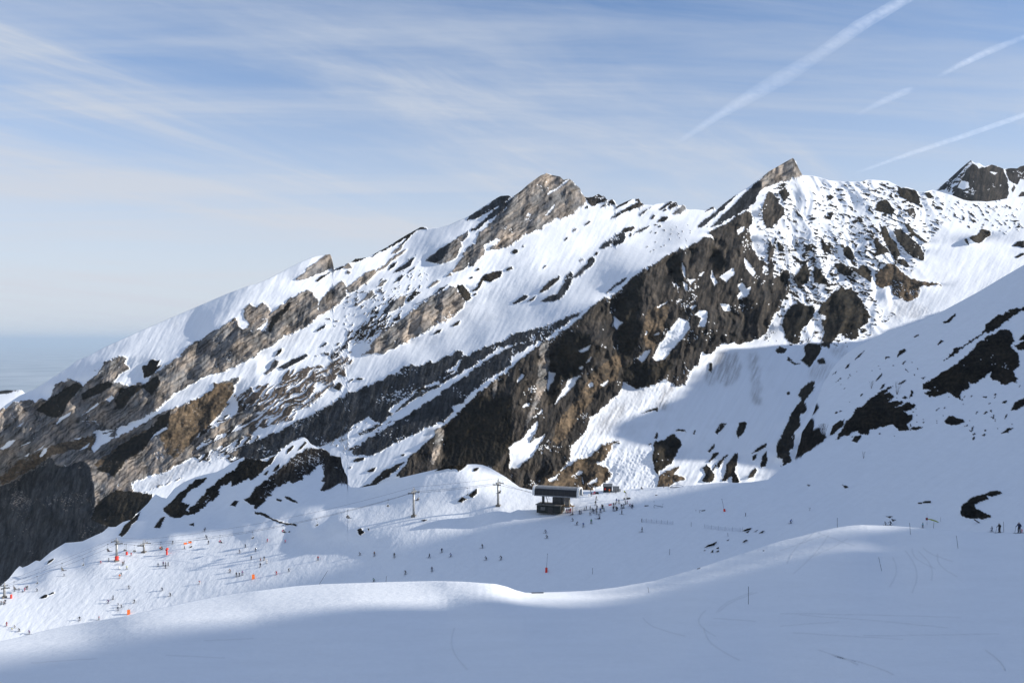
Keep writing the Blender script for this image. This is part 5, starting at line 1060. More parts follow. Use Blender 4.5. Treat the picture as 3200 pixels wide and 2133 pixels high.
m, n, l, b = nmat('plain_haze_tint')
tc = n.new('ShaderNodeTexCoord'); mp = n.new('ShaderNodeMapping'); mp.inputs['Scale'].default_value = (0.00035, 0.00035, 1)
l.new(tc.outputs['Object'], mp.inputs[0])
z1 = n.new('ShaderNodeTexNoise'); z1.inputs['Scale'].default_value = 1.0; z1.inputs['Detail'].default_value = 9; z1.inputs['Roughness'].default_value = 0.65
l.new(mp.outputs[0], z1.inputs['Vector'])
cr = n.new('ShaderNodeValToRGB'); l.new(z1.outputs['Fac'], cr.inputs[0])
cr.color_ramp.elements[0].position = 0.35; cr.color_ramp.elements[0].color = (0.24, 0.30, 0.36, 1)
cr.color_ramp.elements[1].position = 0.68; cr.color_ramp.elements[1].color = (0.50, 0.55, 0.60, 1)  # pale blue of distant haze painted into the plain's colour
l.new(cr.outputs[0], b.inputs['Base Color']); b.inputs['Roughness'].default_value = 1.0; b.inputs['Specular IOR Level'].default_value = 0.0
me = mesh_from('plain', [(-250000, 3200, -1240), (250000, 3200, -1240), (250000, 480000, -1240), (-250000, 480000, -1240)], [(0, 1, 2, 3)], [m])
o = add_obj('plain', me); o['kind'] = 'structure'

# ------------------------------------------------------------------ the air
hm = bpy.data.materials.new('haze_air'); hm.use_nodes = True
hn, hl = hm.node_tree.nodes, hm.node_tree.links
hn.clear()
ho = hn.new('ShaderNodeOutputMaterial'); hv = hn.new('ShaderNodeVolumePrincipled')
hv.inputs['Color'].default_value = (0.64, 0.81, 1.0, 1); hv.inputs['Density'].default_value = 1.4e-5; hv.inputs['Anisotropy'].default_value = 0.1
hl.new(hv.outputs[0], ho.inputs['Volume'])
x0, x1, y0, y1, z0, z1_ = -255000, 255000, -3000, 485000, -1262, 700
me = mesh_from('haze', [(x, y, z) for z in (z0, z1_) for y in (y0, y1) for x in (x0, x1)], [(0, 2, 3, 1), (4, 5, 7, 6), (0, 1, 5, 4), (2, 6, 7, 3), (0, 4, 6, 2), (1, 3, 7, 5)], [hm], smooth=False)
o = add_obj('haze', me); o['kind'] = 'stuff'
# ------------------------------------------------------------------ helpers: small things
def surf(sh, px, py):
    top = np.interp(px, sh.xs, sh.PY[0]); bot = np.interp(px, sh.xs, sh.PY[-1])
    ny, nx = sh.PX.shape
    fx = min(max((px - sh.xs[0]) / (sh.xs[1] - sh.xs[0]), 0), nx - 1.001); fy = min(max((py - top) / (bot - top), 0), 1) * (ny - 1)
    fy = min(fy, ny - 1.001)
    i, j = int(fx), int(fy); u, v = fx - i, fy - j
    D = sh.D
    return (D[j, i] * (1 - u) + D[j, i + 1] * u) * (1 - v) + (D[j + 1, i] * (1 - u) + D[j + 1, i + 1] * u) * v
def ground(px, py):
    """point of the snow surface at a surveyed bearing"""
    if py >= np.interp(px, ETOP[:, 0], ETOP[:, 1]):
        d = surf(shE, px, py)
    elif py >= np.interp(px, DTOP[:, 0], DTOP[:, 1]):
        d = surf(shD, px, py)
    else:
        d = surf(shC, px, py)
    return Vector(point(px, py, d).tolist())
def slope_ground(px, py):
    return Vector(point(px, py, surf(shD, px, py)).tolist())
class MB:
    def __init__(s):
        s.v = []; s.f = []; s.m = []; s.cur = 0
    def box(s, c, d, rz=0.0, tilt=None):
        hx, hy, hz = d[0] / 2, d[1] / 2, d[2] / 2
        b = len(s.v)
        cz, sz = math.cos(rz), math.sin(rz)
        for z in (-hz, hz):
            for y in (-hy, hy):
                for x in (-hx, hx):
                    p = Vector((x, y, z))
                    if tilt is not None:
                        p = tilt @ p
                    s.v.append((c[0] + p.x * cz - p.y * sz, c[1] + p.x * sz + p.y * cz, c[2] + p.z))
        for q_ in ((0, 2, 3, 1), (4, 5, 7, 6), (0, 1, 5, 4), (2, 6, 7, 3), (0, 4, 6, 2), (1, 3, 7, 5)):
            s.f.append(tuple(b + i for i in q_)); s.m.append(s.cur)
        return s
    def tube(s, pts, r, n=6, r2=None, cap=True):
        pts = [Vector(p) for p in pts]
        rings = []
        k = len(pts)
        for i, p in enumerate(pts):
            t = (pts[min(i + 1, k - 1)] - pts[max(i - 1, 0)])
            if t.length < 1e-9:
                t = Vector((0, 0, 1))
            t.normalize()
            a = t.cross(Vector((0, 0, 1)))
            if a.length < 0.05:
                a = t.cross(Vector((1, 0, 0)))
            a.normalize(); b_ = t.cross(a)
            rr = r if r2 is None else r + (r2 - r) * i / max(k - 1, 1)
            b0 = len(s.v)
            for j in range(n):
                an = 2 * math.pi * j / n
                s.v.append(tuple(p + a * rr * math.cos(an) + b_ * rr * math.sin(an)))
            rings.append(b0)
        for r0, r1 in zip(rings[:-1], rings[1:]):
            for j in range(n):
                s.f.append((r0 + j, r0 + (j + 1) % n, r1 + (j + 1) % n, r1 + j)); s.m.append(s.cur)
        if cap:
            s.f.append(tuple(rings[0] + j for j in reversed(range(n)))); s.m.append(s.cur)
            s.f.append(tuple(rings[-1] + j for j in range(n))); s.m.append(s.cur)
        return s
    def prism(s, prof, x0, x1):
        """profile of (y, z) drawn out along x"""
        b = len(s.v); n = len(prof)
        for x in (x0, x1):
            for y, z in prof:
                s.v.append((x, y, z))
        for i in range(n):
            s.f.append((b + i, b + (i + 1) % n, b + n + (i + 1) % n, b + n + i)); s.m.append(s.cur)
        s.f.append(tuple(b + i for i in reversed(range(n)))); s.m.append(s.cur)
        s.f.append(tuple(b + n + i for i in range(n))); s.m.append(s.cur)
        return s
    def dome(s, c, r, n=8, rows=4, lo=-0.3):
        b = len(s.v)
        s.v.append((c[0], c[1], c[2] + r[2]))
        for i in range(1, rows + 1):
            el = math.pi / 2 - (math.pi / 2 - lo) * i / rows
            for j in range(n):
                an = 2 * math.pi * j / n
                s.v.append((c[0] + r[0] * math.cos(el) * math.cos(an), c[1] + r[1] * math.cos(el) * math.sin(an), c[2] + r[2] * math.sin(el)))
        for j in range(n):
            s.f.append((b, b + 1 + j, b + 1 + (j + 1) % n)); s.m.append(s.cur)
        for i in range(rows - 1):
            for j in range(n):
                a0 = b + 1 + i * n; a1 = a0 + n
                s.f.append((a0 + j, a1 + j, a1 + (j + 1) % n, a0 + (j + 1) % n)); s.m.append(s.cur)
        s.f.append(tuple(b + 1 + (rows - 1) * n + j for j in reversed(range(n)))); s.m.append(s.cur)
        return s
    def mesh(s, name, mats, smooth=False):
        if not isinstance(mats, (list, tuple)):
            mats = [mats]
        me = mesh_from(name, s.v, s.f, mats, smooth)
        me.polygons.foreach_set('material_index', np.array(s.m, np.int32))
        return me
    def build(s, name, mats, parent=None, loc=None, smooth=False):
        return add_obj(name, s.mesh(name, mats, smooth), parent, loc)
def pmat(name, col, rough=0.6, metal=0.0, var=0.25, scale=2.0, spec=0.4):
    """paint, cloth, metal, wood: a base colour broken by two sizes of noise and a little relief"""
    m, n, l, b = nmat(name)
    tc = n.new('ShaderNodeTexCoord'); z = n.new('ShaderNodeTexNoise')
    z.inputs['Scale'].default_value = scale; z.inputs['Detail'].default_value = 5
    l.new(tc.outputs['Object'], z.inputs['Vector'])
    mr = n.new('ShaderNodeMapRange'); l.new(z.outputs['Fac'], mr.inputs['Value'])
    mr.inputs['From Min'].default_value = 0.3; mr.inputs['From Max'].default_value = 0.7
    mr.inputs['To Min'].default_value = 1 - var; mr.inputs['To Max'].default_value = 1 + var
    sv = n.new('ShaderNodeVectorMath'); sv.operation = 'SCALE'
    sv.inputs[0].default_value = col
    l.new(mr.outputs['Result'], sv.inputs['Scale']); l.new(sv.outputs[0], b.inputs['Base Color'])
    b.inputs['Roughness'].default_value = rough; b.inputs['Metallic'].default_value = metal; b.inputs['Specular IOR Level'].default_value = spec
    return m
def cmat(name, rough=0.7):
    """cloth whose colour belongs to the person wearing it"""
    m, n, l, b = nmat(name)
    oi = n.new('ShaderNodeObjectInfo'); tc = n.new('ShaderNodeTexCoord'); z = n.new('ShaderNodeTexNoise'); z.inputs['Scale'].default_value = 6.0
    l.new(tc.outputs['Object'], z.inputs['Vector'])
    mr = n.new('ShaderNodeMapRange'); l.new(z.outputs['Fac'], mr.inputs['Value']); mr.inputs['To Min'].default_value = 0.7; mr.inputs['To Max'].default_value = 1.25
    sv = n.new('ShaderNodeVectorMath'); sv.operation = 'SCALE'; l.new(oi.outputs['Color'], sv.inputs[0]); l.new(mr.outputs['Result'], sv.inputs['Scale'])
    l.new(sv.outputs[0], b.inputs['Base Color']); b.inputs['Roughness'].default_value = rough
    return m
S_GALV = pmat('galvanised_steel', (0.34, 0.34, 0.33), 0.45, 0.6, 0.25, 1.5)
S_DARK = pmat('dark_steel', (0.05, 0.055, 0.06), 0.5, 0.4)
S_GREY = pmat('grey_paint', (0.20, 0.21, 0.22), 0.5)
S_WHITE = pmat('white_paint', (0.72, 0.73, 0.72), 0.45, 0, 0.1)
S_PANEL = pmat('dark_panel', (0.012, 0.014, 0.018), 0.5, 0, 0.3, 0.8)
S_GLASS = pmat('tinted_glass', (0.04, 0.05, 0.06), 0.12, 0, 0.1, 1, 0.6)
S_CONC = pmat('weathered_concrete', (0.14, 0.13, 0.115), 0.9, 0, 0.35, 0.9)
S_STONE = pmat('dark_base_wall', (0.022, 0.026, 0.026), 0.9, 0, 0.4, 1.1)
S_WOOD = pmat('timber', (0.30, 0.20, 0.11), 0.8, 0, 0.3, 3)
S_RED = pmat('red_padding', (0.62, 0.045, 0.03), 0.6, 0, 0.15)
S_ORANGE = pmat('orange_padding', (0.80, 0.17, 0.03), 0.6, 0, 0.12)
S_YELLOW = pmat('yellow_vinyl', (0.70, 0.55, 0.22), 0.6, 0, 0.1)
S_BLACK = pmat('black_plastic', (0.02, 0.02, 0.022), 0.5)
S_GREEN = pmat('green_vinyl', (0.30, 0.36, 0.06), 0.6)
S_SKI = pmat('ski_topsheet', (0.10, 0.10, 0.12), 0.35)
S_POLE = pmat('marker_pole', (0.035, 0.04, 0.05), 0.6)
S_SKIN = pmat('skin', (0.50, 0.30, 0.21), 0.6, 0, 0.08)
S_GLOVE = pmat('glove', (0.03, 0.03, 0.035), 0.8)
S_NET = pmat('netting', (0.16, 0.20, 0.30), 0.8)
S_TWIG = pmat('bare_twig', (0.06, 0.05, 0.04), 0.9)
S_ROPE = pmat('steel_rope', (0.09, 0.095, 0.11), 0.5, 0.5)
CLOTH = cmat('jacket_cloth')
HELM = cmat('helmet_shell', 0.35)
TROUS = {k: pmat('trousers_' + k, c, 0.8) for k, c in {'black': (0.018, 0.02, 0.026), 'navy': (0.02, 0.03, 0.075), 'grey': (0.16, 0.16, 0.17), 'red': (0.40, 0.04, 0.045), 'white': (0.65, 0.65, 0.64), 'tan': (0.30, 0.22, 0.13)}.items()}

# ------------------------------------------------------------------ people
def make_body(name, J):
    """J: joint -> position; one skin grown over the whole skeleton"""
    order = ['pelvis', 'waist', 'chest', 'neck', 'head', 'crown', 'nose', 'sl', 'el', 'hl', 'tl', 'fl', 'sr', 'er', 'hr', 'tr', 'fr', 'pl', 'kl', 'al', 'ol', 'pr', 'kr', 'ar', 'or']
    J = dict(J)
    hd = Vector(J['head']); fw = Vector(J.get('face', (0, 1, 0))).normalized()
    J.setdefault('crown', tuple(hd + Vector((0, 0, 0.11)))); J['nose'] = tuple(hd + fw * 0.095 + Vector((0, 0, -0.01)))
    for sd in 'lr':
        e, h = Vector(J['e' + sd]), Vector(J['h' + sd])
        dv = (h - e).normalized()
        J['t' + sd] = tuple(h + dv * 0.06 + Vector((0, 0.04, 0.02))); J['f' + sd] = tuple(h + dv * 0.11 + Vector((0, 0, -0.03)))
        a = Vector(J['a' + sd]); J.setdefault('o' + sd, tuple(a + fw * 0.19 + Vector((0, 0, -0.03))))
    R = dict(pelvis=.155, waist=.145, chest=.165, neck=.065, head=.095, crown=.075, nose=.025, sl=.085, el=.06, hl=.045, tl=.022, fl=.034, sr=.085, er=.06, hr=.045, tr=.022, fr=.034, pl=.10, kl=.08, al=.075, ol=.06, pr=.10, kr=.08, ar=.075)
    R['or'] = .06
    E = [('pelvis', 'waist'), ('waist', 'chest'), ('chest', 'neck'), ('neck', 'head'), ('head', 'crown'), ('head', 'nose')]
    for sd in 'lr':
        E += [('chest', 's' + sd), ('s' + sd, 'e' + sd), ('e' + sd, 'h' + sd), ('h' + sd, 't' + sd), ('h' + sd, 'f' + sd), ('pelvis', 'p' + sd), ('p' + sd, 'k' + sd), ('k' + sd, 'a' + sd), ('a' + sd, 'o' + sd)]
    me = bpy.data.meshes.new(name + '_skeleton')
    me.from_pydata([J[k] for k in order], [(order.index(a), order.index(b)) for a, b in E], [])
    ob = bpy.data.objects.new(name + '_skeleton', me); COL.objects.link(ob)
    md = ob.modifiers.new('skin', 'SKIN'); md.use_smooth_shade = True
    for i, k in enumerate(order):
        sv = me.skin_vertices[0].data[i]; sv.radius = (R[k], R[k] * 0.9); sv.use_root = (k == 'pelvis')
    ob.modifiers.new('sub', 'SUBSURF').levels = 1
    ev = ob.evaluated_get(bpy.context.evaluated_depsgraph_get())
    out = bpy.data.meshes.new_from_object(ev)
    out.name = name
    bpy.data.objects.remove(ob); bpy.data.meshes.remove(me)
    reg = {'pelvis': 1, 'pl': 1, 'pr': 1, 'kl': 1, 'kr': 1, 'al': 1, 'ar': 1, 'ol': 3, 'or': 3, 'hl': 3, 'hr': 3, 'tl': 3, 'tr': 3, 'fl': 3, 'fr': 3, 'head': 2, 'crown': 2, 'nose': 2}
    out.materials.clear()
    for m in (CLOTH, TROUS['black'], S_SKIN, S_GLOVE):
        out.materials.append(m)
    jp = np.array([J[k] for k in order]); n = len(out.polygons)
    cen = np.zeros(n * 3); out.polygons.foreach_get('center', cen); cen = cen.reshape(-1, 3)
    seg = []
    for a, b in E:
        pa, pb = np.array(J[a]), np.array(J[b])
        t = np.clip(((cen - pa) @ (pb - pa)) / max(((pb - pa) ** 2).sum(), 1e-9), 0, 1)
        dd = np.sqrt((((cen - pa) - t[:, None] * (pb - pa)) ** 2).sum(1)) - 0.5 * (R[a] * (1 - t) + R[b] * t)
        seg.append((dd, np.where(t < 0.5, reg.get(a, 0), reg.get(b, 0))))
    best = np.argmin(np.array([s_[0] for s_ in seg]), 0)
    mi = np.array([s_[1] for s_ in seg])[best, np.arange(n)]
    out.polygons.foreach_set('material_index', mi.astype(np.int32))
    out.polygons.foreach_set('use_smooth', np.ones(n, bool))
    return out, J
def ski_mesh():
    b = MB()
    prof = [(-0.80, 0.0), (-0.3, 0.02), (0.0, 0.03), (0.4, 0.02), (0.72, 0.0), (0.86, 0.05), (0.93, 0.11)]
    v = []; f = []
    for y, z in prof:
        w = 0.055 if abs(y) < 0.85 else 0.03
        for x, dz in ((-w, 0), (w, 0), (w, 0.025), (-w, 0.025)):
            v.append((x, y, z + dz))
    for i in range(len(prof) - 1):
        for j in range(4):
            f.append((i * 4 + j, i * 4 + (j + 1) % 4, (i + 1) * 4 + (j + 1) % 4, (i + 1) * 4 + j))
    f += [(3, 2, 1, 0), tuple(len(v) - 4 + j for j in range(4))]
    return mesh_from('ski', v, f, [S_SKI], False)
SKI_ME = ski_mesh()
BOARD_ME = None
def board_mesh():
    v = []; f = []
    prof = [(-0.78, 0.09, 0.06), (-0.68, 0.02, 0.13), (-0.3, 0.0, 0.12), (0.3, 0.0, 0.12), (0.68, 0.02, 0.13), (0.78, 0.09, 0.06)]
    for y, z, w in prof:
        for x, dz in ((-w, 0), (w, 0), (w, 0.03), (-w, 0.03)):
            v.append((x, y, z + dz))
    for i in range(len(prof) - 1):
        for j in range(4):
            f.append((i * 4 + j, i * 4 + (j + 1) % 4, (i + 1) * 4 + (j + 1) % 4, (i + 1) * 4 + j))
    f += [(3, 2, 1, 0), tuple(len(v) - 4 + j for j in range(4))]
    return mesh_from('snowboard', v, f, [S_SKI], False)
BOARD_ME = board_mesh()
HELM_ME = MB().dome((0, 0, 0), (0.125, 0.145, 0.135), 10, 4, -0.25).mesh('helmet', HELM, True)
def goggles_mesh():
    b = MB(); n = 7
    pts = [(0.115 * math.sin(a), 0.135 * math.cos(a), 0.0) for a in [(-1.1 + 2.2 * i / (n - 1)) for i in range(n)]]
    return b.tube(pts, 0.038, 5).mesh('goggles', S_GLASS, True)
GOG_ME = goggles_mesh()
STAND = dict(pelvis=(0, 0, .95), waist=(0, .01, 1.12), chest=(0, .02, 1.34), neck=(0, .03, 1.50), head=(0, .05, 1.62), sl=(-.19, .02, 1.43), el=(-.30, .0, 1.18), hl=(-.30, .20, 1.02), sr=(.19, .02, 1.43), er=(.30, .0, 1.18), hr=(.30, .20, 1.02),
             pl=(-.10, 0, .90), kl=(-.13, .05, .50), al=(-.14, -.02, .10), pr=(.10, 0, .90), kr=(.13, .05, .50), ar=(.14, -.02, .10))
SKIP = dict(STAND, pelvis=(0, -.16, .80), waist=(0, -.06, .95), chest=(0, .10, 1.13), neck=(0, .22, 1.27), head=(0, .28, 1.38), sl=(-.20, .14, 1.20), el=(-.36, .22, .98), hl=(-.34, .46, .95), sr=(.20, .14, 1.20), er=(.36, .22, .98), hr=(.34, .46, .95),
            pl=(-.11, -.14, .76), kl=(-.17, .16, .46), al=(-.17, .0, .10), pr=(.11, -.14, .76), kr=(.17, .16, .46), ar=(.17, .0, .10))
TURN = dict(SKIP, pelvis=(.10, -.10, .82), waist=(.12, -.02, .98), chest=(.10, .08, 1.18), neck=(.06, .16, 1.33), head=(.04, .20, 1.45), sl=(-.10, .08, 1.24), el=(-.34, .16, 1.05), hl=(-.46, .36, 1.00), sr=(.29, .12, 1.22), er=(.46, .18, .98), hr=(.52, .40, .92),
            pl=(.0, -.10, .78), kl=(-.10, .14, .46), al=(-.16, .0, .10), pr=(.20, -.10, .77), kr=(.24, .16, .45), ar=(.20, .0, .10))
WALK = dict(STAND, kl=(-.12, .24, .52), al=(-.13, .22, .10), kr=(.12, .02, .50), ar=(.13, -.26, .12), hl=(-.30, .05, .95), el=(-.28, -.10, 1.18), hr=(.28, .32, 1.06))
POINT = dict(STAND, er=(.36, .14, 1.42), hr=(.52, .34, 1.46), hl=(-.24, .10, .92))
SIT = dict(STAND, pelvis=(0, -.05, .16), waist=(0, -.10, .32), chest=(0, -.08, .54), neck=(0, -.02, .70), head=(0, .03, .82), sl=(-.19, -.06, .62), el=(-.30, .10, .42), hl=(-.22, .32, .42), sr=(.19, -.06, .62), er=(.30, .10, .42), hr=(.22, .32, .42),
           pl=(-.11, .0, .15), kl=(-.18, .42, .42), al=(-.16, .72, .12), pr=(.11, .0, .15), kr=(.18, .42, .42), ar=(.16, .72, .12))
RIDE = dict(STAND, pelvis=(0, 0, .12), waist=(0, -.04, .28), chest=(0, -.05, .50), neck=(0, -.02, .66), head=(0, .02, .78), sl=(-.19, -.05, .58), el=(-.24, .10, .36), hl=(-.16, .32, .32), sr=(.19, -.05, .58), er=(.24, .10, .36), hr=(.16, .32, .32),
            pl=(-.10, .04, .10), kl=(-.12, .46, .10), al=(-.12, .50, -.30), pr=(.10, .04, .10), kr=(.12, .46, .10), ar=(.12, .50, -.30))
POSES = {k: make_body('body_' + k, v) for k, v in dict(stand=STAND, ski=SKIP, turn=TURN, walk=WALK, point=POINT, sit=SIT, ride=RIDE).items()}
def pole_mesh(hand, foot):
    b = MB()
    h, f = Vector(hand), Vector(foot)
    b.tube([h + (h - f).normalized() * 0.08, f], 0.016, 5)
    c = f + (h - f).normalized() * 0.10
    b.tube([c, c + (h - f).normalized() * 0.02], 0.05, 6)
    return b.mesh('ski_pole', S_BLACK)
PROTO = {}
for k, (me, J) in POSES.items():
    al, ar = Vector(J['al']), Vector(J['ar'])
    it = [('helmet', HELM_ME, Vector(J['head']) + Vector((0, -0.01, 0.035)), 0.0), ('goggles', GOG_ME, Vector(J['head']) + Vector((0, 0.0, 0.025)), 0.0)]
    spl = {'ski': 0.10, 'turn': 0.0, 'stand': 0.06}.get(k, 0.0)
    it += [('ski', SKI_ME, Vector((al.x, al.y + 0.03, al.z - 0.105)), spl * -1), ('ski', SKI_ME, Vector((ar.x, ar.y + 0.03, ar.z - 0.105)), spl)]
    if k in ('stand', 'walk'):
        it += [('ski_pole', pole_mesh(J['hl'], (J['hl'][0] - .08, J['hl'][1] + .12, 0)), None, 0), ('ski_pole', pole_mesh(J['hr'], (J['hr'][0] + .08, J['hr'][1] + .12, 0)), None, 0)]
    elif k in ('ski', 'turn'):
        it += [('ski_pole', pole_mesh(J['hl'], (J['hl'][0] - .14, J['hl'][1] - .75, .22)), None, 0), ('ski_pole', pole_mesh(J['hr'], (J['hr'][0] + .14, J['hr'][1] - .75, .22)), None, 0)]
    PROTO[k] = it
COLS = {'black': (.016, .018, .022), 'navy': (.016, .026, .07), 'blue': (.03, .10, .36), 'teal': (.04, .30, .40), 'red': (.52, .03, .035), 'pink': (.55, .07, .22), 'orange': (.75, .16, .03), 'yellow': (.62, .60, .04), 'green': (.05, .26, .07),
        'white': (.70, .70, .70), 'grey': (.20, .20, .21), 'purple': (.15, .05, .18), 'brown': (.12, .06, .035)}
prng = random.Random(11)
def person(px, py, pose, face, jac, trou, label, h=1.72, gear='ski', helm='black', loc=None, group='skiers on the pistes'):
    P = Vector(loc) if loc is not None else ground(px, py)
    r = empty('person', P, math.radians(face))
    s = h / 1.75
    r.scale = (s * 1.36, s * 1.36, s * 1.05)
    tag(r, label, 'skier' if gear == 'ski' else ('snowboarder' if gear == 'board' else 'person'), group)
    bo = add_obj('body', POSES[pose][0], r)
    bo.color = COLS[jac] + (1,)
    if trou != 'black':
        bo.material_slots[1].link = 'OBJECT'; bo.material_slots[1].material = TROUS[trou]
    for nm, me, pos, rz in PROTO[pose]:
        if nm == 'ski' and gear != 'ski' or nm == 'ski_pole' and gear != 'ski':
            continue
        o = add_obj(nm, me, r, pos)
        o.rotation_euler = (0, 0, rz)
        if nm == 'helmet':
            o.color = COLS[helm] + (1,)
    if gear == 'board':
        a = POSES[pose][1]['al']; b = POSES[pose][1]['ar']
        o = add_obj('snowboard', BOARD_ME, r, ((a[0] + b[0]) / 2, (a[1] + b[1]) / 2 + 0.03, min(a[2], b[2]) - 0.11)); o.rotation_euler = (0, 0, math.pi / 2)
    return r
ZM = {'a': (1640, 1480, .1703), 'c': (0, 1660, .1703), 'd': (340, 1640, .1703), 'j': (800, 1450, .34), 'i': (0, 1600, .34), 'z': (2440, 1560, .3234), 'p': (2000, 1480, .2041), 'b': (1200, 1450, .187), 'k': (1600, 1450, .34), 'm': (2400, 1450, .34)}
def zx(t, x, y):
    a, b, c = ZM[t]
    return a + x * c, b + y * c
PISTE, QUEUE, SHADEP, NEARP = 'skiers on the sunny lower piste', 'people gathered below the lift station', 'skiers on the shaded piste', 'skiers along the near crest'
